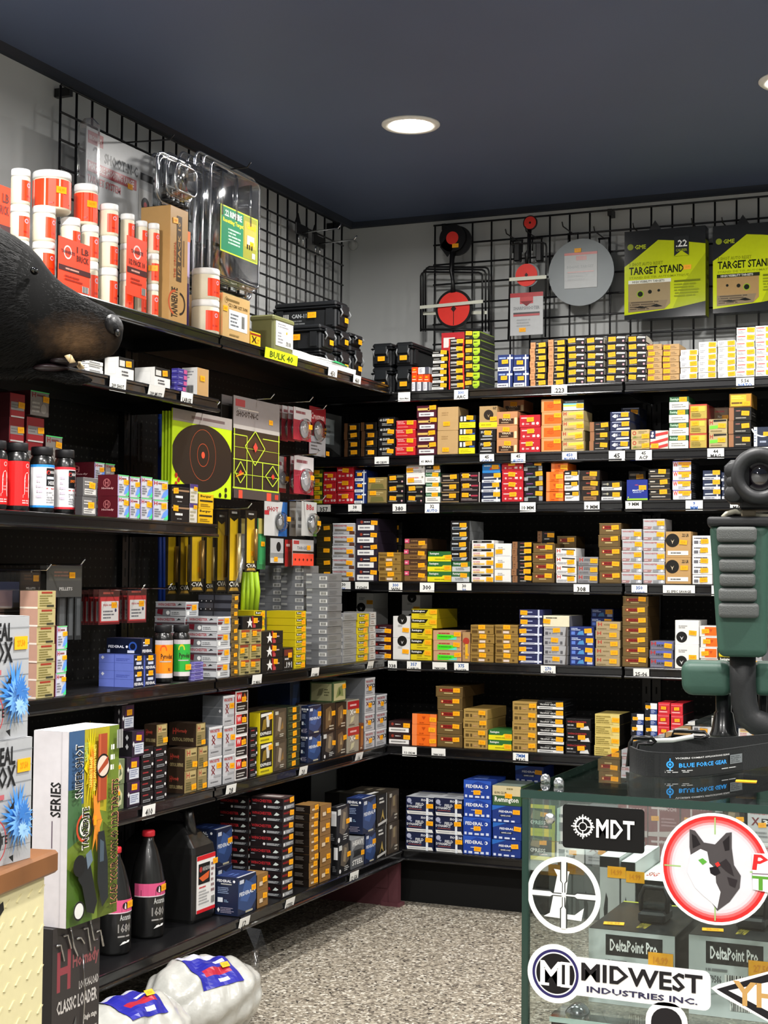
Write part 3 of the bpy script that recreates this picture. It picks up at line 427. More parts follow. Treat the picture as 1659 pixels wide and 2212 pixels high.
dz('fiocchi', '1a2140', [('P', [(.06, .02), (1, .02), (.96, .2), (.03, .2)], 'e2e2de'), ('G', .1, .06, .9, .16, '9a9c9e', 1), ('O', .12, .78, .14, 'a9aec6'), ('P', [(.08, .7), (.24, .66), (.2, .56)], '8e94b2'), (.74, 0, .82, .98, 'dfe4ea'), ('T', 'FIOCCHI', .56, .78, .98, .92, 'e6e9f0'), ('T', 'FIELD', .36, .52, .66, .68, 'd4d6da'), ('T', 'DYNAMICS', .04, .38, .58, .52, 'd4d6da'), ('G', .1, .28, .6, .34, 'b05a50', 1)], t=[(0, .0, 1, .8, 'b9bcc0'), (.2, .2, .6, .5, '8d9096')], st=(.86, .56), desc='dark navy target-load box')
dz('federal', '1f3f9a', [('P', [(0, .55), (.5, .95), (1, .75), (1, 1), (0, 1)], '2c55b8'), ('T', 'FEDERAL', .08, .58, .72, .76, 'f2f4f8'), ('O', .84, .67, .09, 'f2f4f8'), ('O', .82, .67, .05, '1f3f9a'), ('G', .28, .36, .75, .44, 'e2e6f2', 1), (.05, .06, .13, .2, 'd4dcf2'), (.2, .06, .34, .18, 'd4dcf2'), (.42, .06, .58, .16, 'd4dcf2'), (.64, .06, .76, .18, 'd4dcf2'), (.84, .06, .94, .2, 'd4dcf2')], t=[(0, 0, 1, 1, '223a86'), ('G', .2, .2, .8, .7, '5f78b8', 2)], st=(.52, .36), desc='blue game-load box')
dz('federal2', '1d3680', [('P', [(0, .7), (.5, 1), (0, 1)], '2c6ac0'), ('T', 'FEDERAL', .24, .6, .74, .72, 'f0f2f8'), ('P', [(.26, .36), (.7, .36), (.7, .48), (.26, .48)], '14213f'), ('T', 'GAME LOAD', .3, .38, .66, .46, 'e6e6e6'), (.05, .06, .14, .2, 'd4dcf2'), (.22, .06, .34, .18, 'd4dcf2'), (.42, .06, .6, .16, 'd4dcf2'), (.68, .06, .8, .16, 'd4dcf2')], t=[(0, 0, 1, 1, '1d2f66')], st=(.84, .68), desc='blue small-lettered game-load box')
dz('remcream', '3f5f3a', [(0, .5, 1, 1, 'd2c49a'), ('T', 'Remington', .08, .1, .92, .44, 'f2f2ea'), ('T', 'GUN CLUB', .06, .58, .5, .7, '3a3a2c'), ('G', .5, .78, .8, .94, '8a7c50', 1)], t=[(0, 0, 1, 1, '7d8a80')], st=(.56, .5), desc='cream and green box')
dz('fiored', '7d1f2c', [('T', 'FIOCCHI', .4, .78, .9, .9, 'e0c4c8'), (.3, 0, .36, 1, 'd8c8ca'), (.1, .82, .6, .88, 'd8c8ca'), ('G', .42, .3, .95, .6, 'b08088', 3), ('P', [(0, 0), (1, 0), (1, .2), (0, .12)], 'c9bcbc')], st=(.2, .5), desc='dark red target-load box')
dz('express2', '1d1a14', [(0, 0, 1, .14, 'd8c81a'), (.0, .0, .05, 1, 'd8c81a'), (.9, 0, 1, 1, 'c9b818'), (0, .86, .9, 1, 'd8c81a'), ('T', 'EXPRESS', .08, .28, .7, .42, 'e6e6e0'), ('P', [(.2, .5), (.5, .45), (.6, .75), (.3, .8)], '8a7a58'), ('G', .5, .18, .88, .26, 'c9a0a0', 1)], st=(.66, .66), desc='yellow-framed express box')
# ---- side-wall designs: f faces the aisle, s is the long end towards the camera
dz('fedgame', '1c2540', [('P', [(0, .2), (.6, .0), (1, .3), (1, .95), (.4, .8), (0, .9)], '2c4474'), ('P', [(.1, .4), (.5, .3), (.9, .7), (.4, .9)], '3c5a94'), ('T', 'FEDERAL', .06, .5, .84, .6, 'e2e6ee'), ('O', .9, .57, .05, 'e2e6ee'), (.06, .82, .3, .92, 'c9cfdc'), (.4, .03, .8, .08, 'b9b39a')], s=[('T', 'FEDERAL', .08, .86, .7, .93, 'f0f2f6'), ('O', .82, .895, .035, 'f0f2f6'), (.25, .8, .72, .83, 'b5b6b0'), ('G', .12, .56, .8, .74, '7f8fb0', 4), (.12, .34, .34, .46, 'dfe4ea'), ('G', .4, .34, .6, .42, '86a6c4', 2), ('G', .24, .06, .9, .22, '8f8aa0', 4), ('P', [(.1, .14), (.16, .2), (.22, .14), (.16, .07)], 'e6e6ea')], t=[(0, 0, 1, 1, '243466'), (0, 0, 1, .1, 'c9ccd2'), ('G', .2, .3, .8, .7, '4f68a6', 2)], st=(.84, .66), desc='dark blue waterfowl box')
dz('brownbox', '8a6638', [('G', .15, .2, .85, .6, '6b4c26', 3), (.2, .3, .5, .55, 'd8c4a8')], t=[(0, 0, 1, 1, '8d6a3c')], s=[(0, 0, 1, 1, '19130f'), ('G', .1, .25, .85, .75, '77706a', 3)], st=(.7, .62), desc='brown carton')
dz('winred', '1b1314', [('T', 'WINCHESTER', .05, .68, .6, .86, 'a8282c'), (.05, .08, .95, .42, '7b7d80'), ('G', .3, .14, .9, .36, 'd4d6d8', 2), ('O', .14, .25, .13, 'e9e9e9')], s=[('T', 'WINCHESTER', .04, .6, .66, .84, 'b02a30'), ('P', [(.72, .6), (.8, .86), (.9, .7), (.84, .6)], 'c9d4d0'), (.5, .12, .98, .4, '2c2d30'), ('G', .52, .16, .96, .36, 'c4c6c8', 2), ('O', .44, .26, .11, 'e4e4e4'), ('G', .05, .42, .3, .52, '8d9aa2', 1)], t=[(0, 0, 1, 1, '4a3a3a'), (.3, .2, .7, .8, 'a8a09c')], st=(.72, .72), desc='black and red shell box')
dz('steel', '17171a', [('P', [(.2, .3), (.5, .2), (.9, .4), (.8, .95), (.3, .9)], '5c544a'), ('P', [(.4, .4), (.6, .35), (.7, .8), (.5, .85)], '8d7f68'), (.06, .78, .3, .94, 'c9cbc9'), ('O', .16, .1, .07, 'e6e6e6'), ('G', .5, .06, .9, .24, 'b9bab8', 3)], s=[(.3, .5, .95, .9, 'd9d9da'), ('G', .1, .1, .9, .3, '6d6d70', 4)], t=[(0, 0, 1, 1, '2a2a2c'), (.1, .1, .8, .3, 'b4b4b4')], st=(.86, .6), desc='black duck-picture box')
dz('heavy', '5d5f62', [('P', [(0, .6), (.4, .8), (1, .7), (1, 1), (0, 1)], '8d8f92'), ('T', 'HEAVY', .1, .78, .95, .95, 'e2e2e0'), (.2, .42, .8, .62, '2c2e30'), ('P', [(.1, .4), (.5, .6), (.9, .42)], '1f2022'), ('T', 'STEEL', .06, .12, .9, .3, 'e6e6e4')], t=[(0, 0, 1, 1, '8d8f90')], st=(.95, .4), desc='grey steel-shot box')
dz('birdgold', '141311', [('P', [(.3, .12), (.5, .3), (.72, .16), (.62, .34), (.55, .52), (.46, .34)], 'b49a4c'), ('G', .2, .7, .8, .92, 'cfcfca', 2), ('P', [(.1, .02), (.95, .1), (.95, .18), (.1, .1)], 'c4c4c0'), (.86, .0, .92, 1, '9d9d98')], t=[(0, 0, 1, 1, '26241f'), (.1, .2, .9, .32, 'd4d4d0'), (.3, .5, .7, .7, '77756c')], st=None, desc='black gold-bird box')
dz('camobrown', '3b3228', [('P', [(.2, .15), (.5, .3), (.8, .2), (.75, .85), (.3, .8)], '5f5140'), ('P', [(.4, .5), (.62, .5), (.6, .85), (.42, .8)], '8a7a58'), ('G', .55, .06, .9, .26, 'b9b4a6', 2), (.08, .8, .3, .92, 'b5b2a6')], t=[(0, 0, 1, 1, '322d26'), ('G', .2, .2, .8, .8, '6b6454', 2)], st=None, desc='brown camouflage box')
dz('greencamo', '6d7a58', [('P', [(.2, .1), (.7, .2), (.8, .6), (.4, .9), (.15, .6)], 'c3c49c'), ('P', [(.35, .3), (.65, .4), (.5, .7)], '59664a'), ('G', .1, .04, .8, .14, '3a4430', 1)], st=(.3, .7), desc='pale green camouflage box')
dz('purple', '2c2130', [(.2, .1, .95, .52, 'cfd4de'), ('G', .26, .16, .9, .48, '8088a4', 4), ('P', [(.2, .56), (.95, .56), (.95, .95), (.35, .95)], '4a2450'), ('P', [(.02, .5), (.1, .62), (.18, .5), (.1, .38)], 'd8d8da')], s=[(0, 0, 1, 1, '18151a'), ('P', [(.5, .4), (.62, .52), (.74, .4), (.62, .28)], 'c4c4c8'), ('P', [(.5, .75), (.62, .87), (.74, .75), (.62, .63)], 'c4c4c8')], st=(.55, .72), desc='purple and white box')
dz('wincyl', '171316', [('G', .1, .62, .7, .86, '9c3036', 1), ('O', .86, .4, .14, 'e6e6e6'), (.1, .1, .72, .34, '8a8c90'), ('G', .14, .14, .7, .3, '2a2a2c', 1)], st=None, desc='black and maroon slug box')
dz('hornady', '8e7d52', [('P', [(.1, .62), (.9, .62), (.9, .96), (.1, .96)], 'b7a571'), ('T', 'H', .14, .66, .4, .92, 'a8443a'), ('G', .1, .1, .85, .5, '5f5a34', 4), (.5, .7, .85, .78, '5c5030')], s=[(0, 0, 1, 1, '2f231a'), ('T', 'H', .14, .5, .26, .78, 'a8362c'), ('T', 'Hornady', .28, .54, .66, .74, 'b9483a'), ('T', 'CRITICAL DEFENSE', .12, .2, .9, .36, '9c8c62')], t=[(0, 0, 1, 1, '41342a')], st=(.75, .2), desc='tan and brown defence box')
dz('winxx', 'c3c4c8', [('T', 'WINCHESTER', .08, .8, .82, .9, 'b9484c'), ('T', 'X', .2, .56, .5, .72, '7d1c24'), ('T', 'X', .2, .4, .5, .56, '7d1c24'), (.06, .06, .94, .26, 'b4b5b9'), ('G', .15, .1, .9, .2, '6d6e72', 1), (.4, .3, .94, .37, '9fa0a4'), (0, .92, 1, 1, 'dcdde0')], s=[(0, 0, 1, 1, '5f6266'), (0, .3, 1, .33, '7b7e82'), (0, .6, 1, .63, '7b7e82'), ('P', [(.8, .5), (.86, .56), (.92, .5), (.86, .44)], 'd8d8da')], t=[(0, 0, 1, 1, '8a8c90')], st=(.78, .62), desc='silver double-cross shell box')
dz('redw', 'e4e2e0', [(.08, .52, .5, .94, 'c4242c'), (.5, .52, .94, .94, '24140f'), ('T', 'W', .14, .62, .44, .86, 'f0e4e4'), ('P', [(.55, .6), (.7, .9), (.9, .6)], 'b4552c'), (.08, .08, .94, .48, '1c1416'), ('G', .14, .14, .88, .36, 'b9b5b0', 2)], s=[(0, 0, 1, 1, '9c2430')], st=(.66, .66), desc='white-edged red and black box')
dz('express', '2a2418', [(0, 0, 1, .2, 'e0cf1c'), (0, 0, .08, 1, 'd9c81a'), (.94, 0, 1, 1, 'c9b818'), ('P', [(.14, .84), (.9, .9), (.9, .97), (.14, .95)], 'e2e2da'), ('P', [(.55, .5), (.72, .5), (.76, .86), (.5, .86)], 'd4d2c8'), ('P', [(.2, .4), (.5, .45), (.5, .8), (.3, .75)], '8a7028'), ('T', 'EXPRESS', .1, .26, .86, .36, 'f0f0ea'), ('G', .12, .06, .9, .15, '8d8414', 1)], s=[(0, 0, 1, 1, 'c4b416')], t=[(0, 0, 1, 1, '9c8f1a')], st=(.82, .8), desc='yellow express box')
dz('grouse', '4a4034', [('P', [(.1, .1), (.5, .2), (.9, .1), (.85, .9), (.2, .85)], '5f5242'), ('P', [(.3, .3), (.5, .25), (.6, .7), (.4, .75)], 'a89a88'), ('P', [(.5, .3), (.75, .35), (.7, .6)], '8d6c3c'), ('G', .45, .08, .85, .2, 'c4bfb0', 2), (.1, .82, .35, .93, 'b9b7a8')], st=None, desc='brown bird-picture box')
dz('greenbar', '2c3324', [('G', .1, .3, .6, .7, '5b6a44', 2), (.0, .9, 1, 1, '55624a')], st=(.5, .5), desc='slim green box')
dz('brownduck', '2c241d', [('P', [(.2, .1), (.6, .2), (.8, .6), (.6, .9), (.2, .8)], '6b563c'), ('P', [(.4, .4), (.6, .4), (.5, .75)], 'a08a62'), ('G', .5, .05, .9, .25, 'b5ad9c', 2)], s=[(.1, .4, .8, .95, 'b9b2b0'), (.1, .08, .9, .3, '6d6862')], st=(.85, .6), desc='dark brown bird box')
dz('redx', '9a9484', [(0, .66, 1, .96, 'a82428'), ('G', .2, .74, .8, .88, 'e2b0ae', 1), ('T', 'X', .2, .44, .5, .64, 'f2efe8'), ('G', .5, .46, .9, .6, 'e6e2d8', 1), ('P', [(.2, .1), (.5, .2), (.6, .4), (.3, .35)], 'c4bf9a'), ('G', .1, .03, .9, .1, '55504a', 1)], st=(.8, .52), desc='grey red-topped box')
dz('greenleaf', '3f5334', [(.06, .08, .94, .92, 'b5b083'), ('P', [(.2, .2), (.5, .3), (.8, .25), (.7, .8), (.4, .7)], '7f8a54'), ('P', [(.4, .3), (.6, .4), (.5, .7)], '4a5a34')], s=[(.06, .08, .94, .92, '9c9a72'), ('P', [(.3, .3), (.5, .35), (.6, .7), (.4, .65)], '6d6c4c'), ('G', .62, .3, .86, .7, '5c5c40', 3)], t=[(0, 0, 1, 1, '3a4a30')], st=(.8, .7), desc='green leaf-print box')
dz('darkblue', '16213e', [('P', [(.2, .3), (.6, .4), (.9, .9), (.3, .9)], '243a66'), (.1, .08, .9, .2, '55607a')], s=[('G', .2, .2, .7, .5, '2c3a5c', 2), ('P', [(.85, .2), (.9, .26), (.95, .2), (.9, .14)], 'b9bcc4')], st=(.4, .3), desc='shadowed dark blue box')
dz('amber', '6b3a1c', [('P', [(.2, .1), (.8, .2), (.7, .9), (.3, .8)], 'a0642c'), ('G', .1, .04, .9, .14, 'c9b9a0', 1)], st=(.5, .8), desc='amber brown box')
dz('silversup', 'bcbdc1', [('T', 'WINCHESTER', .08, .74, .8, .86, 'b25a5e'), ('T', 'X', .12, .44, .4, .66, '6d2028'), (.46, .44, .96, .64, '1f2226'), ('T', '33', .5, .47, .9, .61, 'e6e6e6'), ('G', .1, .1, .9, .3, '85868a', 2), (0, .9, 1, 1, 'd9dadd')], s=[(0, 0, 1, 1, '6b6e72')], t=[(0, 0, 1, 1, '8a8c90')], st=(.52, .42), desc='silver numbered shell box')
dz('tanh', 'b8ab78', [('G', .1, .1, .9, .78, '7c733e', 5), (.2, .84, .8, .95, '9c3a2a'), (.5, .08, .9, .2, '3a3a2c')], s=[(0, 0, 1, 1, 'b58e7c'), (0, 0, 1, .1, 'e0d4c8')], t=[(0, 0, 1, 1, 'b9aa80')], st=None, desc='khaki bullet box')
dz('tanh2', 'a99c6a', [(.1, .82, .95, .98, '96402c'), ('G', .08, .12, .9, .74, '6d683a', 4), (.5, .08, .9, .2, '2c2c20')], st=(.3, .66), desc='khaki rust-topped box')
dz('holo', 'c9cbd4', [('T', 'H', .08, .74, .3, .92, 'b02a34'), ('G', .35, .76, .85, .9, '8d4a50', 1), (.0, .96, 1, 1, '6fe08a'), ('P', [(.55, .1), (1, .2), (1, .6), (.7, .4)], '6a9cf0'), ('P', [(.7, .05), (1, .05), (1, .3)], '48e08c'), ('G', .1, .15, .6, .6, '77777f', 4), (0, 0, .03, 1, '9a6ae0')], s=[(0, 0, 1, 1, '4e121c'), ('R', .45, .62, .2, .16, '9c5a5c'), ('T', 'H', .36, .48, .54, .76, '9c5a5c'), ('T', 'Hornady', .2, .3, .8, .42, 'c9a4a4')], t=[(0, 0, 1, 1, '5a1820')], st=(.74, .66), desc='silver foil bullet box')
dz('periw', '17203c', [('G', .12, .62, .9, .84, 'cfd6ea', 1), (.25, .38, .75, .56, 'c4cbe0'), ('T', 'FEDERAL', .06, .1, .94, .28, 'f0f0f4')], s=[(0, 0, 1, 1, '6474c4'), (.0, .48, 1, .5, '4a58a4'), (.44, 0, .46, 1, '4a58a4'), ('G', .5, .6, .95, .8, '4f5db0', 2), ('P', [(.06, .8), (.11, .92), (.16, .8), (.11, .68)], 'd4d8e8')], t=[(0, 0, 1, 1, '5060b0')], st=(.5, .8), desc='periwinkle primer box')
dz('fedprimer', '141a30', [('G', .12, .5, .8, .84, 'cfd6ea', 2), ('T', 'FEDERAL', .06, .14, .94, .32, 'f0f0f4')], s=[(0, 0, 1, 1, '10162a'), ('T', 'FEDERAL', .05, .4, .5, .56, 'e6e8ee'), ('O', .58, .48, .08, 'e6e8ee'), ('R', .75, .5, .3, .2, '2c50a0'), (.02, .1, .1, .3, '9aa4c0'), (.6, .1, .8, .26, 'c9cdd8')], t=[(0, 0, 1, 1, '1f2a4a')], st=(.5, .8), desc='dark navy primer box')
dz('thinpurple', '6a62a8', [(.0, .2, 1, .5, '9a94cc'), ('G', .1, .3, .8, .8, '4a4488', 1)], s=[(0, 0, 1, .3, '8a86c0')], st=None, desc='thin violet primer tray')
dz('winlong', 'b5b6ba', [(.0, .0, 1, .46, 'c6c8ca'), ('G', .3, .1, .95, .36, '7b7d80', 2), ('O', .18, .24, .15, 'f2f2f0'), ('G', .06, .7, .8, .86, 'c0504e', 1), (0, .9, 1, 1, 'dedfe2'), ('P', [(.03, .5), (.3, .5), (.4, .64), (.03, .66)], '5c2028')], s=[('T', 'WINCHESTER', .08, .72, .68, .9, 'a83c42'), ('P', [(.72, .76), (.8, .9), (.88, .8)], '2a2a2c'), (.0, .02, 1, .5, '77797d'), (.5, .06, 1, .42, 'c9cbcd'), ('G', .54, .12, .96, .34, '6d6f72', 2), ('P', [(.06, .2), (.24, .1), (.26, .5), (.08, .5)], '6d1c28'), ('O', .42, .26, .14, 'f0f0ee'), (0, .94, 1, 1, 'd4d5d8'), (0, .52, 1, .62, '4a3a40')], t=[(0, 0, 1, 1, '8a8c90')], st=(.66, .66), desc='silver rimfire brick')
dz('blackamber', '6a5836', [('G', .1, .3, .5, .7, '4a3c24', 1), (.0, .94, 1, 1, '8d7a52')], s=[(0, 0, 1, 1, '1b1c22'), (.0, .3, .46, .9, '44464e'), (.5, .3, 1, .9, '44464e'), ('O', .1, .16, .07, 'e2e2e4'), ('O', .24, .16, .07, 'e2e2e4'), ('O', .38, .16, .07, 'e2e2e4')], t=[(0, 0, 1, 1, '1f1d1a')], st=(.6, .55), desc='bronze-ended black box')
dz('star', '151314', [('P', [(.36, .94), (.41, .62), (.52, .6), (.43, .46), (.46, .1), (.36, .34), (.26, .1), (.29, .46), (.2, .6), (.31, .62)], 'ecebe8'), ('P', [(.44, 1), (.52, 1), (.62, .3), (.5, .05)], '9c1f28'), ('G', .62, .5, .95, .68, 'e2c4c4', 1), (.52, .1, .64, .34, 'b4404a')], s=[('G', .1, .2, .85, .8, '55565a', 4)], st=(.6, .7), desc='black white-star box')
dz('blackone', '171314', [(.05, .64, .9, .92, '6d2a24'), ('G', .1, .42, .8, .58, 'b9b5b4', 1), ('T', '.191', .1, .08, .85, .36, 'd4d4d2')], st=(.66, .62), desc='black brown-topped box')
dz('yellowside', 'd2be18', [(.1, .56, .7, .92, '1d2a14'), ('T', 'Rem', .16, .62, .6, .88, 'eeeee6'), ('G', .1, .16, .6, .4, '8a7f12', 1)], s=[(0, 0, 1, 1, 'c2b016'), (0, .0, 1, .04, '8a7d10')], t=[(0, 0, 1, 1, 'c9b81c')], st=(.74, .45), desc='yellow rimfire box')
dz('greyplain', '77787a', [('G', .1, .2, .85, .8, '6b6c6e', 3)], s=[(0, 0, 1, 1, '808286'), (.0, .72, .26, .96, 'b9bab8'), (.62, .12, .98, .62, 'd6d6d4'), ('B', .66, .2, .94, .54), ('G', .04, .4, .45, .66, '696a6e', 1)], t=[(0, 0, 1, 1, '9a9b9c')], st=None, desc='grey barcoded carton')
dz('greymix', '8a8b8c', [('G', .1, .2, .85, .8, '77787a', 2)], s=[(0, 0, 1, 1, '8d8e91'), (.6, .1, .95, .55, 'dcdbd8'), ('G', .64, .2, .9, .46, '9c5a50', 1), (0, .8, .2, .96, 'c9c9c6')], st=None, desc='light grey carton')
dz('greytag', 'a5a4a2', [(.1, .1, .9, .9, 'c4c2be'), ('G', .2, .2, .8, .8, '8d7a70', 2)], s=[(0, 0, 1, 1, '8a8b8d'), (.6, .2, .9, .7, 'd9d8d4')], st=None, desc='grey white-tagged box')
dz('greyclear', '6b6a6a', [(.1, .1, .9, .4, 'd6d4d0'), ('G', .14, .14, .84, .36, '6d6c6a', 2), ('G', .1, .56, .7, .84, 'c4c0bc', 2)], s=[(0, 0, 1, 1, '3f3d3e')], t=[(.2, .2, .8, .8, 'b9b7b4')], st=(.62, .55), desc='grey bullet pack')
dz('blacklett', '141213', [(.0, .74, 1, .84, '9c7a5c'), ('G', .2, .3, .75, .56, 'e6e4e0', 1), ('G', .3, .1, .8, .22, '8d8a86', 1)], s=[('G', .2, .2, .8, .8, '2a2829', 1)], st=(.2, .8), desc='black bullet box')
dz('violetwhite', 'd2ccc0', [(0, .78, 1, 1, '4a3a7c'), ('G', .1, .1, .85, .66, 'a8a286', 3)], s=[(0, 0, 1, 1, '15131a')], st=(.7, .8), desc='white violet-topped box')
dz('yellowbul', 'e6b414', [('T', 'Berger', .1, .72, .85, .92, '1c1a12'), (.06, .46, .94, .58, '2c2616'), ('G', .1, .1, .9, .34, '8a6a10', 2)], s=[(0, 0, 1, 1, 'c49a10')], st=None, desc='bright yellow bullet box')
dz('redlead', '8f1f28', [(.06, .3, .94, .64, '8d8a88'), ('G', .1, .36, .7, .58, '6d6a68', 2), (.06, .06, .94, .28, 'a82a34'), (.06, .0, .94, .06, 'd8d4d0')], s=[(0, 0, 1, 1, '3d1016')], st=(.78, .5), desc='red and grey bullet box')
dz('clearred', '8a8480', [('T', 'H', .08, .74, .28, .94, '8a2a30'), ('G', .34, .76, .8, .92, '6d3a3c', 1), ('G', .08, .1, .6, .6, 'b5b0aa', 3), ('O', .7, .3, .2, 'a8a29c'), (0, .96, 1, 1, '54e07a')], s=[(0, 0, 1, 1, '3d1016')], st=(.8, .66), desc='foil-fronted bullet box')
dz('cciwhite', 'ebeae6', [(.0, .52, 1, 1, '1b1b1d'), (.06, .58, .4, .86, 'd9d9d4'), ('G', .2, .12, .8, .42, '5a5a5c', 2)], s=[(0, 0, 1, 1, 'e4e3df'), (.2, .2, .8, .8, 'd6d6d2'), (.22, .22, .78, .78, 'e6e5e2')], t=[(0, 0, 1, 1, 'e6e6e2')], st=(.6, .76), desc='white primer carton')
dz('cardwhite', 'e6e6e2', [('G', .1, .2, .9, .8, '8d8d8d', 1)], s=[('G', .1, .25, .85, .75, '6d6d70', 1)], st=None, desc='flat white primer sleeve')
dz('purplebox', '3a3488', [(.6, .2, .95, .9, 'c4588c'), ('G', .06, .3, .5, .6, '9a98d0', 1)], s=[('G', .1, .3, .9, .7, '7a78b8', 1)], st=None, desc='purple primer box')
dz('cartontan', 'c29a66', [], s=[(0, 0, 1, 1, 'dcdad6'), ('G', .1, .6, .8, .9, '8d8d90', 3), ('B', .3, .1, .8, .35)], t=[(0, 0, 1, 1, 'a88a60')], st=(.4, .6), desc='tan carton with white side')
dz('tenpack', 'b88f58', [('T', 'TANNERITE', .1, .04, .45, .3, '2a1c14', 'v'), ('R', .3, .17, .11, .09, 'c0532c', 1.5, 4.5), ('R', .55, .17, .1, .08, '2a1c14', -1.5, 1.5), (.36, .36, .64, .93, '4a3826'), ('T', '1/2 PACK 10', .42, .4, .58, .88, 'b88f58', 'v'), ('T', 'THE ORIGINAL', .22, .38, .32, .7, 'b0401f', 'v'), ('G', .72, .4, .82, .86, '5a4228', 1)], t=[(0, 0, 1, 1, 'c09a64')], st=(.26, .86), desc='tall kraft ten-pack carton')
dz('sliver', 'd8d4e2', [(.1, .1, .8, .5, '6a56a8'), (.1, .55, .9, .9, 'b9a8cc'), (0, .9, 1, 1, 'e07a4a')], st=None, desc='narrow white and purple carton')
dz('czkraft', 'c2a06a', [('G', .1, .82, .85, .93, '7a6238', 1), ('T', 'CZ / CIM 162T 769N', .2, .72, .9, .8, '6a5430'), (.22, .22, .9, .66, 'dfe3e4'), ('G', .27, .28, .62, .6, '6a6e74', 4), ('B', .68, .3, .8, .58), ('R', .12, .86, .07, .06, '7a6238'), ('G', .25, .06, .7, .13, '8d7548', 1)], st=(.06, .62), desc='kraft surplus carton with white label')
dz('yellowh', 'e2b41a', [(0, .76, 1, .9, '8a2c1c'), ('P', [(.1, .7), (.22, .7), (.36, .5), (.5, .7), (.6, .7), (.46, .44), (.6, .2), (.5, .2), (.36, .38), (.22, .2), (.1, .2), (.26, .44)], '3a2a10'), ('G', .66, .2, .92, .6, 'd08a1a', 2)], st=None, desc='small yellow carton with dark emblem')
# ================================================================== boxes
STICK = []
for k in range(3):
    b = MB(); b.box(-.0125, .0125, -.0006, 0, -.0075, .0075, ORANGE); b.art([('T', ('14.99', '27.50', '32.99')[k], .2, .25, .8, .75, 'e8930c')], (-.0125, -.0006, -.0075), (1, 0, 0), (0, 0, 1), .025, .015); STICK.append(b.mesh('price_sticker'))
_boxm = {}
def box_mesh(k, w, d, h):
    key = (k, round(w, 4), round(d, 4), round(h, 4))
    if key in _boxm: return _boxm[key]
    q = D[k]; b = MB(); b.box(-w/2, w/2, 0, d, 0, h, M(q['b'], .4), .0008)
    b.art(q['f'], (-w/2, 0, 0), (1, 0, 0), (0, 0, 1), w, h)
    if q['s']:
        b.art(q['s'], (w/2, 0, 0), (0, 1, 0), (0, 0, 1), d, h); b.art(q['s'], (-w/2, d, 0), (0, -1, 0), (0, 0, 1), d, h)
    if q['t']: b.art(q['t'], (-w/2, 0, h), (1, 0, 0), (0, 1, 0), w, d)
    _boxm[key] = b.mesh('carton'); return _boxm[key]
STACKS = []
PRIMER = ('periw', 'fedprimer', 'thinpurple', 'cciwhite', 'cardwhite', 'purplebox', 'whitemini', 'orangemini'); BULLET = ('tanh', 'tanh2', 'holo', 'clearred', 'redlead', 'greyclear', 'blacklett', 'violetwhite', 'yellowbul', 'star', 'blackone')
def KIND(i, k):
    if k in PRIMER: return 'primer_box'
    if k in BULLET: return 'bullet_box'
    if k in ('kraftbig', 'cartontan', 'redtall', 'greyplain', 'greymix', 'greytag', 'tenpack', 'czkraft', 'yellowh', 'sliver'): return 'carton'
    if i['side'] == 'side': return 'rimfire_box' if i['r'] == 4 else 'shotshell_box'
    return {1: 'carbine_cartridge_box', 2: 'pistol_cartridge_box', 3: 'pistol_cartridge_box', 7: 'shotshell_box'}.get(i['r'], 'rifle_cartridge_box')
def place(k, w, d, h, n, P0, rz, info, jit=.0016):
    me = box_mesh(k, w, d, h-.0004); dirf = Vector((math.sin(rz), -math.cos(rz), 0))      # facing direction
    right = Vector((math.cos(rz), math.sin(rz), 0)); st = D[k]['st']; objs = []
    for i in range(n):
        j = random.uniform(-1, 1)
        loc = Vector(P0) + Vector((0, 0, h*i+.0002)) - dirf*(random.uniform(0, .003)) + right*(j*jit*(1 if n > 1 else 0))
        o = link(KIND(info, k), me, None, loc, rz+random.uniform(-.007, .007))
        if st:
            sw = min(1, (w*.42)/.025, (h*.8)/.015)
            s = link('price_sticker', random.choice(STICK), o, ((st[0]-.5+random.uniform(-.04, .04))*w, -.0012, max(.0075*sw, min(h-.0078*sw, (st[1]+random.uniform(-.06, .06))*h))))
            s.scale = (sw, 1, sw); s.rotation_euler.y = random.uniform(-.09, .09)
            s.location.x = max(-w/2+.0128*sw, min(w/2-.0128*sw, s.location.x))
        objs.append(o)
    STACKS.append(dict(k=k, n=n, objs=objs, **info))
def BS(r, u0, u1, vt, n, k, sb=0, d=.105, vb=None, behind=False):
    yf = (YF if r < 7 else -.53)+.006+sb; zs = ZB['b%d' % r]
    a = at(u0, (vt+1300)/2 if 0 else vt, 1, yf); c = at(u1, vt, 1, yf); zt = at((u0+u1)/2, vt, 1, yf).z
    if vb: zs = at((u0+u1)/2, vb, 1, yf).z
    w = c.x-a.x; place(k, w*.985, d, (zt-zs)/n, n, ((a.x+c.x)/2, yf, zs), 0, dict(r=r, side='back', u=(u0+u1)/2, behind=behind, up=bool(vb)))
def LS(r, um, ub, vt, n, k, sb=0, d=.1, us=None, vb=None, behind=False):
    xf = (XF if r != 'l6' else .465)-.006-sb; zs = ZL[r]
    a = at(um, vt, 0, xf); c = at(ub, vt, 0, xf); zt = at((um+ub)/2, vt, 0, xf).z
    if vb: zs = at((um+ub)/2, vb, 0, xf).z
    if us is not None: d = max(.02, min(xf-.09, xf-at(us, vt, 1, a.y).x))
    w = c.y-a.y; place(k, w*.98, d, (zt-zs)/n, n, (xf, (a.y+c.y)/2, zs), PI/2, dict(r=int(r[1]), side='side', u=(um+ub)/2, behind=behind, up=bool(vb)))
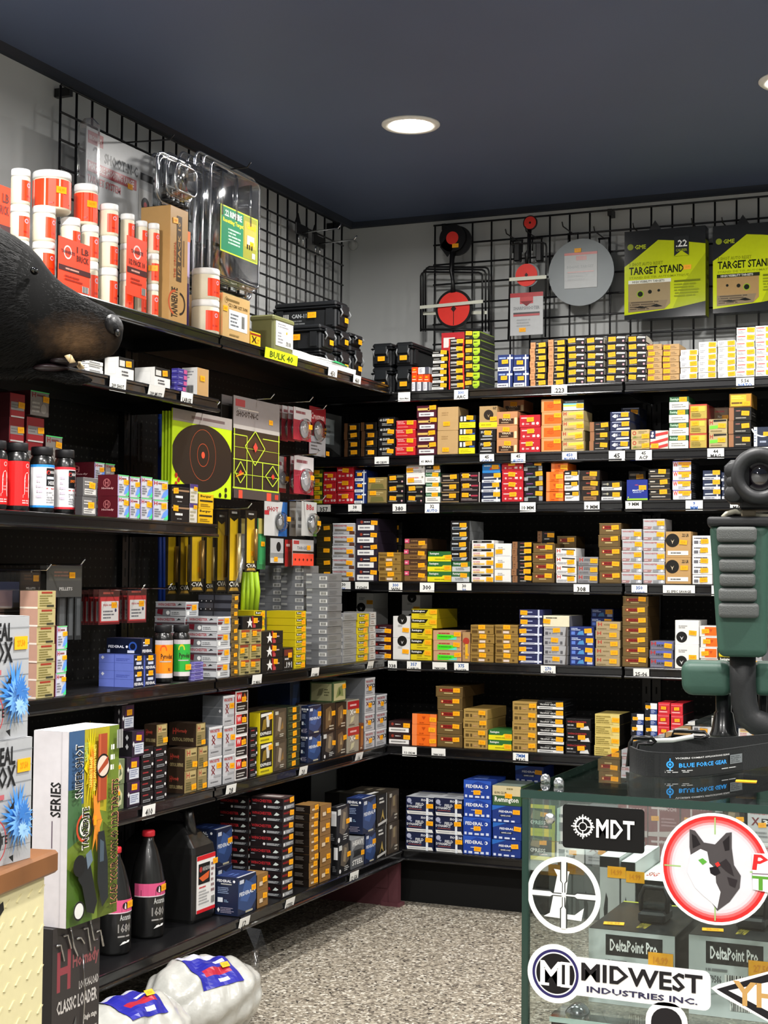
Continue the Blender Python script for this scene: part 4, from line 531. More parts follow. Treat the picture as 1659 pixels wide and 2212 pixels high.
# ---- back wall, top shelf
BS(1, 889, 901, 825, 1, 'whitemini', d=.05); BS(1, 902, 914, 825, 1, 'whitemini', d=.05); BS(1, 915, 927, 825, 1, 'whitemini', d=.05)
BS(1, 889, 901, 808, 1, 'orangemini', vb=825, d=.05); BS(1, 902, 914, 808, 1, 'orangemini', vb=825, d=.05); BS(1, 915, 927, 808, 1, 'orangemini', vb=825, d=.05)
BS(1, 889, 902, 793, 1, 'orangemini', vb=808, d=.05); BS(1, 903, 927, 793, 1, 'whitemini', vb=808, d=.05)
BS(1, 934, 966, 757, 6, 'blackwhite'); BS(1, 969, 1003, 731, 7, 'redblack'); BS(1, 1004, 1037, 715, 7, 'lime', d=.15)
BS(1, 953, 1003, 718, 1, 'redtall', sb=.14, d=.05, behind=True)
for u0 in (1075, 1109): BS(1, u0, u0+33, 766, 2, 'navycross')
BS(1, 1145, 1181, 739, 7, 'tanblack'); BS(1, 1184, 1222, 733, 7, 'tanblack')
for u0, u1, vt in ((1226, 1264, 728), (1267, 1305, 727), (1310, 1352, 724), (1356, 1396, 724)): BS(1, u0, u1, vt, 6, 'blackpink')
BS(1, 1398, 1430, 743, 6, 'kraft'); BS(1, 1432, 1467, 743, 6, 'kraft')
BS(1, 1469, 1506, 755, 5, 'white'); BS(1, 1509, 1547, 738, 6, 'white'); BS(1, 1550, 1588, 735, 6, 'white'); BS(1, 1590, 1630, 707, 7, 'whitered'); BS(1, 1632, 1672, 703, 7, 'whitered')
# ---- second
BS(2, 744, 777, 914, 4, 'darkstrip'); BS(2, 780, 814, 912, 4, 'darkstrip'); BS(2, 816, 853, 901, 4, 'blacktxt'); BS(2, 855, 898, 908, 4, 'redpink'); BS(2, 900, 943, 876, 4, 'maroongold')
BS(2, 945, 990, 879, 2, 'kraftbig'); BS(2, 992, 1027, 897, 3, 'yellowblack'); BS(2, 1034, 1070, 927, 2, 'blackser'); BS(2, 1035, 1074, 877, 1, 'kraftyellow', vb=927)
BS(2, 1073, 1118, 889, 3, 'copper'); BS(2, 1087, 1132, 864, 1, 'copper', sb=.11, vb=889, behind=True); BS(2, 1122, 1167, 896, 3, 'red'); BS(2, 1169, 1212, 862, 4, 'orangetan'); BS(2, 1214, 1261, 887, 4, 'holobeige'); BS(2, 1216, 1261, 864, 1, 'holoblack', vb=887)
BS(2, 1273, 1315, 911, 3, 'copperstrip'); BS(2, 1317, 1360, 889, 4, 'navy45', d=.14); BS(2, 1340, 1380, 880, 4, 'navy45', sb=.17, behind=True); BS(2, 1362, 1402, 928, 2, 'beigeh'); BS(2, 1404, 1443, 930, 1, 'flag'); BS(2, 1445, 1487, 857, 4, 'greenwhite')
BS(2, 1489, 1527, 873, 3, 'goldred', d=.13); BS(2, 1530, 1570, 905, 2, 'beigeholo'); BS(2, 1540, 1573, 880, 3, 'brownred', sb=.12, behind=True); BS(2, 1574, 1623, 880, 3, 'copperstrip'); BS(2, 1575, 1624, 850, 1, 'goldyellow', vb=880); BS(2, 1628, 1664, 922, 1, 'navyswoosh')
# ---- third
BS(3, 668, 696, 1014, 4, 'yellowgreen'); BS(3, 698, 726, 1019, 3, 'red'); BS(3, 728, 764, 1009, 3, 'red')
BS(3, 766, 791, 1015, 3, 'navycross'); BS(3, 793, 834, 1031, 2, 'olivegold'); BS(3, 836, 874, 1024, 3, 'blackleaf'); BS(3, 877, 916, 1047, 2, 'blackleaf'); BS(3, 877, 917, 1005, 2, 'white2', vb=1047); BS(3, 919, 951, 1021, 3, 'greenwhite'); BS(3, 919, 951, 1003, 1, 'darksilver', vb=1021)
BS(3, 953, 992, 1023, 3, 'bronze'); BS(3, 994, 1037, 1020, 3, 'darkmaroon'); BS(3, 1040, 1081, 1022, 3, 'navysilver'); BS(3, 1041, 1080, 1000, 1, 'lightblue', vb=1022); BS(3, 1083, 1130, 995, 4, 'red'); BS(3, 1132, 1172, 996, 4, 'blackviolet', d=.13)
BS(3, 1180, 1217, 1019, 3, 'orange'); BS(3, 1190, 1226, 1000, 1, 'orange', vb=1019); BS(3, 1219, 1250, 1016, 3, 'whiteblk'); BS(3, 1254, 1296, 1016, 3, 'brownblk'); BS(3, 1298, 1342, 1039, 2, 'darksilver'); BS(3, 1353, 1399, 1036, 1, 'blue'); BS(3, 1358, 1396, 1017, 2, 'bronze', sb=.13, behind=True)
BS(3, 1401, 1448, 1013, 3, 'blackrow'); BS(3, 1453, 1493, 996, 4, 'whitew', d=.13); BS(3, 1518, 1556, 1016, 3, 'navysilver'); BS(3, 1558, 1598, 1020, 3, 'navysilver')
# ---- fourth
BS(4, 684, 716, 1132, 5, 'olivedark'); BS(4, 718, 766, 1130, 5, 'silverred'); BS(4, 768, 815, 1120, 5, 'violetblack', d=.18); BS(4, 817, 866, 1193, 3, 'gold'); BS(4, 830, 868, 1128, 5, 'darkstrip', sb=.19, behind=True)
BS(4, 873, 922, 1163, 4, 'brownpink', d=.19); BS(4, 923, 975, 1191, 3, 'green'); BS(4, 976, 1015, 1213, 2, 'greensilver'); BS(4, 974, 1014, 1125, 4, 'blacksilver', vb=1213, d=.14)
BS(4, 1018, 1066, 1167, 5, 'whitelabel'); BS(4, 1068, 1104, 1174, 3, 'whiteplain'); BS(4, 1106, 1148, 1170, 6, 'copperblack'); BS(4, 1150, 1198, 1174, 4, 'browngold'); BS(4, 1201, 1245, 1184, 4, 'whiteh'); BS(4, 1161, 1198, 1147, 5, 'copperblack', sb=.14, behind=True); BS(4, 1203, 1245, 1158, 4, 'browngold', sb=.15, behind=True)
BS(4, 1248, 1291, 1203, 3, 'greyh'); BS(4, 1293, 1341, 1130, 5, 'browngold', d=.14); BS(4, 1343, 1387, 1143, 5, 'silverx'); BS(4, 1389, 1436, 1121, 6, 'silverx'); BS(4, 1438, 1493, 1148, 2, 'kraftbee'); BS(4, 1495, 1538, 1157, 5, 'whitegrey')
BS(4, 1545, 1590, 1150, 4, 'browngold'); BS(4, 1593, 1640, 1170, 3, 'whitelabel')
# ---- fifth
BS(5, 809, 846, 1350, 4, 'maroonsilver'); BS(5, 848, 885, 1331, 2, 'whitebee2'); BS(5, 770, 806, 1281, 3, 'whitebee', sb=.2, d=.14, behind=True); BS(5, 868, 908, 1285, 3, 'whitebee2', sb=.22, d=.12, behind=True)
BS(5, 887, 933, 1357, 3, 'yellow'); BS(5, 888, 944, 1316, 2, 'yellow', vb=1357, d=.2); BS(5, 935, 996, 1362, 3, 'pinkgreen'); BS(5, 998, 1015, 1366, 1, 'tanvert')
BS(5, 1017, 1067, 1350, 4, 'gold'); BS(5, 1069, 1119, 1350, 4, 'gold'); BS(5, 1121, 1172, 1317, 6, 'navywhite'); BS(5, 1174, 1226, 1354, 4, 'silver'); BS(5, 1173, 1230, 1330, 1, 'cream', vb=1354, d=.16); BS(5, 1231, 1283, 1354, 4, 'navyblue'); BS(5, 1277, 1326, 1315, 6, 'navyblue', sb=.15, behind=True)
BS(5, 1286, 1339, 1343, 5, 'beigered'); BS(5, 1344, 1400, 1288, 7, 'browngold', d=.16); BS(5, 1403, 1454, 1385, 3, 'greyviolet'); BS(5, 1458, 1510, 1340, 2, 'whitebee', d=.13); BS(5, 1512, 1550, 1352, 4, 'whiteorange'); BS(5, 1553, 1600, 1360, 3, 'yellow'); BS(5, 1603, 1650, 1350, 4, 'silver')
# ---- sixth
BS(6, 839, 886, 1558, 2, 'maroonwhite'); BS(6, 889, 942, 1542, 3, 'orange'); BS(6, 944, 999, 1506, 4, 'browngold'); BS(6, 941, 1000, 1483, 1, 'browngold', vb=1506, d=.22); BS(6, 1001, 1053, 1532, 4, 'gold2', d=.2); BS(6, 1054, 1105, 1577, 2, 'green'); BS(6, 1106, 1159, 1516, 5, 'gold2'); BS(6, 1161, 1218, 1514, 6, 'blackstrip', d=.16)
BS(6, 1222, 1276, 1553, 3, 'blackred', d=.13); BS(6, 1284, 1338, 1543, 4, 'paleyellow', d=.14); BS(6, 1363, 1390, 1542, 4, 'navysplit'); BS(6, 1392, 1419, 1519, 5, 'navysplit'); BS(6, 1421, 1447, 1518, 5, 'redsmall'); BS(6, 1449, 1476, 1520, 5, 'redsmall', d=.16)
for u0, k in ((1485, 'silverx'), (1530, 'whitegrey'), (1577, 'navyblue'), (1622, 'green')): BS(6, u0, u0+42, 1560, 4, k)
# ---- bottom
for u0 in (877, 939): BS(7, u0, u0+60, 1722 if u0 < 900 else 1725, 3, 'fiocchi', d=.16)
BS(7, 1001, 1061, 1686, 4, 'federal', d=.15); BS(7, 1063, 1125, 1741, 3, 'federal2', d=.15); BS(7, 1063, 1125, 1698, 1, 'remcream', vb=1741, d=.15); BS(7, 1113, 1175, 1655, 5, 'federal2', sb=.17, d=.12, behind=True)
for u0, u1, vt, n, k in ((1131, 1199, 1738, 2, 'express2'), (1202, 1262, 1748, 2, 'whitegrey'), (1264, 1330, 1745, 2, 'silversup'), (1334, 1398, 1738, 2, 'fiored'), (1400, 1468, 1736, 2, 'fiored'), (1470, 1538, 1734, 2, 'fiored'), (1541, 1610, 1740, 2, 'steel'), (1613, 1680, 1740, 2, 'silversup')): BS(7, u0, u1, vt, n, k, d=.13)
# ---- side wall, bottom shelf
LS('l6', 516, 555, 1890, 1, 'fedgame', us=466); LS('l6', 470, 503, 1788, 2, 'fedgame', sb=.12, d=.1); LS('l6', 557, 581, 1887, 2, 'brownbox', d=.06)
LS('l6', 612, 637, 1722, 8, 'winred', us=542); LS('l6', 538, 562, 1722, 8, 'winred', sb=.11, d=.1)
LS('l6', 670, 690, 1738, 10, 'brownbox', us=636); LS('l6', 692, 716, 1738, 5, 'brownbox', d=.08)
LS('l6', 731, 758, 1820, 1, 'steel', us=718); LS('l6', 729, 757, 1741, 1, 'steel', us=712, vb=1820); LS('l6', 760, 788, 1811, 1, 'heavy')
LS('l6', 790, 812, 1798, 1, 'fedgame', d=.12); LS('l6', 784, 812, 1722, 1, 'fedgame', us=748, vb=1798); LS('l6', 815, 838, 1715, 2, 'birdgold', d=.14); LS('l6', 840, 863, 1707, 2, 'camobrown', d=.14); LS('l6', 757, 780, 1712, 2, 'birdgold', sb=.17, d=.1)
# ---- side wall, fifth shelf
LS('l5', 252, 271, 1640, 2, 'greencamo'); LS('l5', 275, 303, 1634, 2, 'purple'); LS('l5', 286, 312, 1578, 1, 'purple', vb=1634, us=257); LS('l5', 264, 291, 1522, 1, 'purple', vb=1578, sb=.02, us=248)
LS('l5', 307, 333, 1613, 5, 'wincyl'); LS('l5', 336, 362, 1612, 5, 'wincyl'); LS('l5', 400, 427, 1616, 2, 'hornady', us=363); LS('l5', 429, 450, 1612, 2, 'hornady', d=.1)
LS('l5', 425, 445, 1562, 1, 'hornady', us=366, vb=1611); LS('l5', 339, 362, 1564, 1, 'hornady', us=312, vb=1611)
LS('l5', 452, 481, 1569, 2, 'winxx', d=.11); LS('l5', 483, 508, 1567, 2, 'winxx', d=.11); LS('l5', 482, 507, 1502, 1, 'winxx', us=438, vb=1567); LS('l5', 510, 538, 1492, 4, 'redw', d=.1); LS('l5', 541, 557, 1572, 5, 'wincyl')
LS('l5', 560, 591, 1538, 2, 'express', us=540); LS('l5', 593, 621, 1531, 2, 'grouse'); LS('l5', 623, 650, 1526, 8, 'greenbar'); LS('l5', 668, 695, 1524, 2, 'fedgame', us=651); LS('l5', 697, 725, 1581, 1, 'steel'); LS('l5', 699, 725, 1519, 1, 'brownduck', vb=1581)
LS('l5', 727, 750, 1517, 2, 'brownduck'); LS('l5', 752, 777, 1512, 2, 'redx'); LS('l5', 779, 787, 1562, 1, 'amber'); LS('l5', 789, 811, 1464, 4, 'silversup', d=.12); LS('l5', 813, 836, 1500, 3, 'silversup', d=.12)
LS('l5', 720, 748, 1472, 1, 'greenleaf', us=670, vb=1516); LS('l5', 628, 649, 1470, 2, 'darkblue', sb=.1, d=.12)
# ---- side wall, fourth shelf
LS('l4', 83, 122, 1276, 6, 'tanh', d=.05); LS('l4', 124, 146, 1352, 3, 'holo', d=.07); LS('l4', 291, 313, 1414, 2, 'periw', us=216); LS('l4', 315, 338, 1414, 2, 'periw', d=.1); LS('l4', 306, 330, 1379, 1, 'fedprimer', us=231, vb=1414)
LS('l4', 421, 440, 1430, 5, 'thinpurple', us=409)
LS('l4', 470, 499, 1332, 4, 'winlong', us=404); LS('l4', 401, 429, 1300, 5, 'winlong', sb=.1, us=336); LS('l4', 501, 517, 1284, 10, 'blackamber', us=429)
LS('l4', 519, 540, 1360, 3, 'tanh2', d=.08); LS('l4', 541, 565, 1359, 3, 'tanh2', d=.08); LS('l4', 524, 568, 1331, 1, 'star', vb=1359, d=.05); LS('l4', 567, 613, 1363, 3, 'star', d=.05); LS('l4', 614, 635, 1399, 1, 'blackone', d=.05)
LS('l4', 639, 662, 1320, 8, 'yellowside', us=577); LS('l4', 550, 574, 1319, 7, 'yellowside', sb=.09, d=.12)
LS('l4', 709, 740, 1239, 12, 'greyplain', us=663); LS('l4', 658, 690, 1222, 13, 'greyplain', sb=.115, d=.085); LS('l4', 610, 640, 1222, 13, 'greyplain', sb=.2, d=.085)
LS('l4', 742, 771, 1325, 7, 'greymix', d=.08); LS('l4', 773, 797, 1326, 7, 'yellowside', d=.07); LS('l4', 799, 813, 1322, 7, 'greytag', d=.1)
# ---- side wall, third and second shelves
LS('l3', 180, 211, 1032, 2, 'greyclear', us=166); LS('l3', 255, 279, 1026, 2, 'holo', us=212)
for u0, u1 in ((281, 303), (305, 330), (332, 365)): LS('l3', u0, u1, 1030 if u0 < 330 else 1037, 2, 'holo', d=.08)
LS('l3', 206, 228, 999, 3, 'holo', sb=.1, d=.1, behind=True); LS('l3', 230, 250, 1002, 3, 'clearred', sb=.1, d=.09, behind=True)
LS('l3', 372, 410, 1052, 2, 'blacklett', d=.06); LS('l3', 412, 429, 1046, 2, 'violetwhite', d=.09); LS('l3', 431, 463, 1067, 2, 'yellowbul', d=.05)
LS('l3', 58, 96, 902, 4, 'redlead', sb=.15, d=.1, behind=True); LS('l3', 66, 107, 846, 1, 'clearred', sb=.15, d=.1, vb=899, behind=True); LS('l3', 100, 136, 942, 3, 'clearred', sb=.15, d=.1, behind=True); LS('l3', 23, 56, 850, 5, 'redlead', sb=.15, d=.1, behind=True)
LS('l2', 257, 290, 774, 1, 'cciwhite', us=227); LS('l2', 335, 369, 796, 1, 'cciwhite', us=292); LS('l2', 385, 405, 797, 4, 'purplebox', us=370); LS('l2', 428, 453, 796, 1, 'cartontan', us=395); LS('l2', 190, 224, 780, 3, 'cardwhite', us=174)
# ---- side wall, top shelf cartons
LS('l1', 369, 408, 450, 1, 'tenpack', us=305); LS('l1', 404, 412, 500, 1, 'sliver', sb=.09, d=.08); LS('l1', 482, 541, 641, 1, 'czkraft', d=.15); LS('l1', 543, 565, 718, 1, 'yellowh', d=.03)
# ---- labels
SN = {'back': RN, 'side': {1: 'top', 2: 'second', 3: 'third', 4: 'fourth', 5: 'fifth', 6: 'bottom'}}
USED = {}
def level(i, n): return 'topmost' if i == n-1 else ('lowest' if i == 0 else ORD[i+1]+' up')
for side in ('back', 'side'):
    for r in range(1, 8):
        L = [s for s in STACKS if s['side'] == side and s['r'] == r]
        if not L: continue
        far = lambda s: s['u'] if side == 'back' else -s['u']
        fr = sorted([s for s in L if not s['behind'] and not s['up']], key=far)
        for s in L: s['base'] = min(fr, key=lambda q: abs(q['u']-s['u'])); s['desc'] = D[s['k']]['desc']
        sh = '%s %s shelf' % (SN[side][r], side)
        for s in sorted(L, key=far):
            same = sorted([q for q in L if q['k'] == s['k'] and q['behind'] == s['behind'] and q['up'] == s['up']], key=far); n = s['n']; k = same.index(s)+1
            for i, o in enumerate(s['objs']):
                d, bd = s['desc'], s['base']['desc']
                if s['behind']: c = ['%s%s behind %ses, %s' % (d, '' if n == 1 else ', '+level(i, n), bd, sh) if bd.endswith('box') else '%s%s behind %s, %s' % (d, '' if n == 1 else ', '+level(i, n), bd, sh)]
                elif s['up']: c = ['%s%s lying on %s, %s' % (d, '' if n == 1 else ', '+level(i, n), bd, sh)]
                elif len(same) == 1: c = ['%s, %s, %s' % (d, 'standing alone' if n == 1 else level(i, n)+' of its stack', sh)]
                else: c = []
                w = level(i, n)+', ' if n > 1 else ''
                c += ['%s, %s%s such stack from corner, %s' % (d, w, ORD[k], sh), '%s, %s%s raised pile from corner, %s' % (d, w, ORD[k], sh), '%s, %s%s hidden pile from corner, %s' % (d, w, ORD[k], sh)]
                lab = next(q for q in c if q not in USED and len(q.replace('-', ' ').split()) <= 16 or q == c[-1]); USED[lab] = 1
                tag(o, lab, 'ammunition box', d+' group on the '+sh)
# ================================================================== wire grids on the walls
WIRE = M('0d0d10', .35, spec=.5)
def grid(label, n, m, loc, rz, z0):
    b = MB(); p = .0762; r = .0036
    for i in range(n+1): b.tube([(i*p, 0, 0), (i*p, 0, m*p)], r, WIRE, 6)
    for j in range(m+1): b.tube([(-.004, -.005, j*p), (n*p+.004, -.005, j*p)], r, WIRE, 6)
    for x, z in ((p*.5, m*p), (n*p*.5, m*p), (n*p-p*.5, m*p), (p*.5, p), (n*p-p*.5, p)): b.box(x-.008, x+.008, -.008, .042, z-.02, z+.004, WIRE)
    return tag(b.build('gridwall_panel', None, (*loc, z0), rz), label, 'wire grid', 'gridwall panels')
ZG = 2.477-.0762*9
grid('black wire grid on the side wall above the jars and clear packages', 24, 9, (.045, -2.003), PI/2, ZG)
grid('black wire grid on the back wall behind the steel targets', 18, 9, (.378, -.045), 0, ZG)
grid('black wire grid on the back wall beyond the picture edge', 10, 9, (.378+.0762*18+.02, -.045), 0, ZG)
# ================================================================== helpers for hung goods
def hookbar(label, p0, p1, m=None, plate=True, group='display hooks', r=.0024):
    """straight wire arm with an upturned tip, p0 on the grid, p1 the tip"""
    m = m or WIRE; p0, p1 = Vector(p0), Vector(p1); d = (p1-p0); b = MB()
    q = p1-d.normalized()*.012
    b.tube([p0, q, p1+Vector((0, 0, .014))], r, m, 6)
    if plate:
        t = Vector((0, 0, 1)).cross(d.normalized()); b.tube([p0-t*.022, p0+t*.022], .004, m, 6); b.tube([p0-t*.018, p0-t*.018+Vector((0, 0, -.045))], .003, m, 6); b.tube([p0+t*.018, p0+t*.018+Vector((0, 0, -.045))], .003, m, 6)
    return tag(b.build('display_hook'), label, 'hook', group)
def sticker(par, loc, rz=0, s=1):
    o = link('price_sticker', random.choice(STICK), par, loc, rz); o.scale = (s, 1, s); return o
def card(name, label, cat, w, h, th, base, art, loc, rz, parent=None, group=None, extra=None, back=None, tilt=0):
    """upright card/pack facing local -y, bottom centre at loc"""
    b = MB(); b.box(-w/2, w/2, 0, th, 0, h, base if not isinstance(base, str) else M(base, .4), .0006); b.art(art, (-w/2, 0, 0), (1, 0, 0), (0, 0, 1), w, h)
    if extra: extra(b, w, h)
    o = b.build(name, parent, loc, rz); o.rotation_euler.x = tilt
    if label: tag(o, label, cat, group)
    return o
def SX(u0, u1, v0, v1, X):
    """facing +X on the plane X: returns w, h, loc for the pixel rectangle"""
    um, vm = (u0+u1)/2, (v0+v1)/2; a, c = at(u0, vm, 0, X), at(u1, vm, 0, X); t, q = at(um, v0, 0, X), at(um, v1, 0, X)
    return c.y-a.y, t.z-q.z, (X, (a.y+c.y)/2, q.z)
def SY(u0, u1, v0, v1, Y):
    um, vm = (u0+u1)/2, (v0+v1)/2; a, c = at(u0, vm, 1, Y), at(u1, vm, 1, Y); t, q = at(um, v0, 1, Y), at(um, v1, 1, Y)
    return c.x-a.x, t.z-q.z, ((a.x+c.x)/2, Y, q.z)
# ================================================================== jars on the side wall's top shelf
POWDER = M('e4dcc4', .6, var=.04); LIDW = M('efefee', .4); JARRED = M('fb4216', .45); CLEARJ = clear_mat('jar_plastic', (.97, .97, .96), 1.0, .06, 1.45, .02)
def jar_meshes(r, h, wide=False):
    lid = .18*h if not wide else .16*h; hb = h-lid
    b = MB(); b.lathe([(r*.9, 0), (r*.98, .004), (r*.98, hb*.93), (r*.9, hb*.99), (r*.84, hb)], POWDER, 24); 
    body = b
    rr = r*.985
    if wide: body.cyl_art([(0, .08, 1, .92, 'fb4216'), ('G', .3, .14, .8, .24, 'a81f10', 1)], rr, -.35, 3.9, 0, hb)
    else: body.cyl_art([(0, .12, 1, .82, 'fb4216'), ('R', .5, .66, .08, .05, 'c8b4cc'), ('G', .3, .22, .75, .36, 'c82a12', 1)], rr, -.12, 1.7, 0, hb)
    bm = body.mesh('jar')
    b = MB(); n = 30
    for k in range(n): pass
    b.lathe([(r*.97, hb-.002), (r*.985, hb+.003), (r*.985, h-.003), (r*.95, h), (.0001, h)], LIDW, 30); lm = b.mesh('lid')
    return bm, lm
_jm = {}
JN = {}
def jar(X, um, z, r, h, wide, label, group):
    key = (round(r, 4), round(h, 4), wide)
    if key not in _jm: _jm[key] = jar_meshes(r, h, wide)
    e = at(um, 600, 0, X); o = link('powder_jar', _jm[key][0], None, (X, e.y, z), random.uniform(-.35, .35)); link('lid', _jm[key][1], o)
    tag(o, label, 'jar', group); return o
def column(nm, X, u0, u1, tops, zb, stick=()):
    um = (u0+u1)/2; y = at(um, 600, 0, X).y; zc = (Vector((X, y, 2))-CAM).dot(FW); r = (u1-u0)/2*zc/F
    for i, v in enumerate(tops):
        zt = at(um, v, 0, X).z; J = jar(X, um, zb+.0005, r, zt-zb-.0008, False, 'white-lidded red-label jar, %s in the column %s' % (ORD[i+1]+' up', nm), 'white-lidded jars on the top side shelf')
        if i in stick: sticker(J, (r*.99*math.cos(-.7), r*.99*math.sin(-.7), (zt-zb)*.5), -.7+PI/2, 1)
        zb = zt
    return zb, y, r
Z1 = ZL['l1']
zA, yA, rA = column('above the bear, nearest picture edge', .30, 20, 62, (598, 522, 444, 366), Z1)
zB, yB, rB = column('under the large red jar, above the bear', .31, 68, 118, (602, 525, 447), Z1)
def bigjar(X, um, wpx, z, vtop, label):
    y = at(um, 420, 0, X).y; zc = (Vector((X, y, 2.2))-CAM).dot(FW); r = wpx/2*zc/F; h = at(um, vtop, 0, X).z-z
    bm, lm = jar_meshes(r, h, True); o = link('powder_jar', bm, None, (X, y, z+.0005)); link('lid', lm, o); sticker(o, (r*.99*math.cos(-.45), r*.99*math.sin(-.45), h*.5), -.45+PI/2, 1.1); tag(o, label, 'jar', 'large red-labelled jars')
bigjar(.29, 112, 84, zB, 376, 'large wide red-labelled jar on top of the jar column above the bear')
zP, yP, rP = column('behind the brick card, nearer the bear', .315, 129, 172, (562, 472), Z1)
zQ, yQ, rQ = column('behind the brick card, farther from bear', .315, 174, 212, (567, 488), Z1)
bigjar(.30, 186, 52, max(zP, zQ), 402, 'smaller red-labelled jar balanced above the one-pound brick jars')
column('right of the brick card', .325, 213, 254, (581, 512, 442), Z1)
column('left of the ten-pack card', .322, 258, 289, (592, 528, 463), Z1)
column('behind the ten-pack card', .325, 291, 317, (606, 542, 478), Z1)
column('right of the ten-pack card', .345, 318, 343, (615, 549, 483), Z1, (1,))
column('beside the kraft ten-pack carton', .335, 414, 475, (651, 583), Z1)
def bcard(u0, u1, v0, v1, X, lines, label):
    w, h, loc = SX(u0, u1, v0, v1, X)
    art = [('R', .28, .74, .13, .1, 'f0dcd8'), ('T', 'TANNERITE', .08, .71, .5, .77, '2a1a28')]+[('T', t, .56, .78-.16*i, .94, .9-.16*i, '5c1c14') for i, t in enumerate(lines)] if len(lines) > 1 else [('R', .5, .76, .12, .09, 'f0dcd8'), ('T', 'TANNERITE', .2, .73, .8, .79, '2a1a28'), ('T', lines[0], .1, .52, .9, .62, '5c1c14')]
    art += [(0, .38, 1, .48, '4a1a1c'), ('G', .2, .4, .85, .46, 'd8a090', 1), ('G', .2, .2, .85, .32, 'a8260f', 2), ('B', .74, .06, .94, .18)]
    tag(card('brick_card', None, None, w, h, .002, JARRED, art, loc, PI/2), label, 'display card', 'red jar-pack cards')
bcard(126, 195, 520, 634, .365, ('1 LB', 'BRICK'), 'red one-pound brick card strapped in front of the jars by the bear')
bcard(274, 317, 515, 642, .366, ('1/2 PACK 10',), 'red ten-pack card in front of the jars beside the kraft carton')
bcard(-40, 22, 395, 560, .366, ('1 LB', 'BRICK'), 'red brick card cut off by the left picture edge')
# ================================================================== olive can, papers, crates
OL = M('6f7048', .4)
def olivecan():
    w, h, loc = SX(590, 634, 686, 770, .36); h = loc[2]+h-Z1; d = .36-at(541, 720, 1, loc[1]-w/2).x; d = min(.24, d)
    b = MB(); b.box(-w/2, w/2, 0, d, 0, h-.012, OL, .006); o = b.build('tin_box', None, (.36, loc[1], Z1), PI/2)
    b = MB(); b.box(-w/2-.003, w/2+.003, -.003, d+.003, h-.018, h, OL, .005); b.build('lid', o)
    b = MB(); b.box(-w*.38, w*.46, -.0012, -.0002, h*.22, h*.86, PAPER); b.art([('G', .1, .75, .9, .95, '8d8d92', 2), ('G', .1, .1, .5, .6, '8d8d92', 4), ('B', .55, .08, .9, .25), ('O', .62, .6, .06, 'f0a030')], (-w*.38, -.0012, h*.22), (1, 0, 0), (0, 0, 1), w*.84, h*.64); lb = b.build('paper_label', o); lb['label'] = 'white printed paper label'
    tag(o, 'olive green metal box with white paper label on the top side shelf', 'metal box')
olivecan()
b = MB(); y0 = at(636, 790, 0, .37).y; y1 = at(772, 800, 0, .37).y; n = 14; PW = M('eeeeea', .6)
for k in range(5):
    z = Z1+k*.0045; vs = []; fs = []
    for i in range(n+1):
        t = i/n; y = y0+(y1-y0)*(t*(.96+.02*k)); wv = .001+.006*abs(math.sin(t*5+k*.4))*(k/4)+.010*(1-t)*k/4*math.sin(t*PI)
        vs += [(.372-.004*k, y, z+wv), (.342, y, z+wv), (.372-.004*k, y, z+wv+.004), (.342, y, z+wv+.004)]
    for i in range(n):
        a = 4*i; fs += [(a, a+4, a+6, a+2), (a+2, a+6, a+7, a+3), (a+1, a+3, a+7, a+5), (a, a+1, a+5, a+4)]
    fs += [(0, 2, 3, 1), (4*n, 4*n+1, 4*n+3, 4*n+2)]
    b.add(vs, fs, PW)
po = b.build('folded_paper_stack'); tag(po, 'stack of loose white papers lying along the top side shelf edge', 'papers')
b = MB(); b.add([(.366, y0+.62*(y1-y0), Z1+.026), (.343, y0+.60*(y1-y0), Z1+.030), (.343, y0+.86*(y1-y0), Z1+.027), (.362, y0+.9*(y1-y0), Z1+.0265), (.354, y0+.72*(y1-y0), Z1+.036)], [(0, 1, 4), (1, 2, 4), (2, 3, 4), (3, 0, 4)], M('2f9a5c', .5)); gp = b.build('green_sheet', po); gp['label'] = 'crumpled green sheet on top'
CR = M('15171a', .45, spec=.45, bump=.08, scale=300); CRL = M('1d2023', .4)
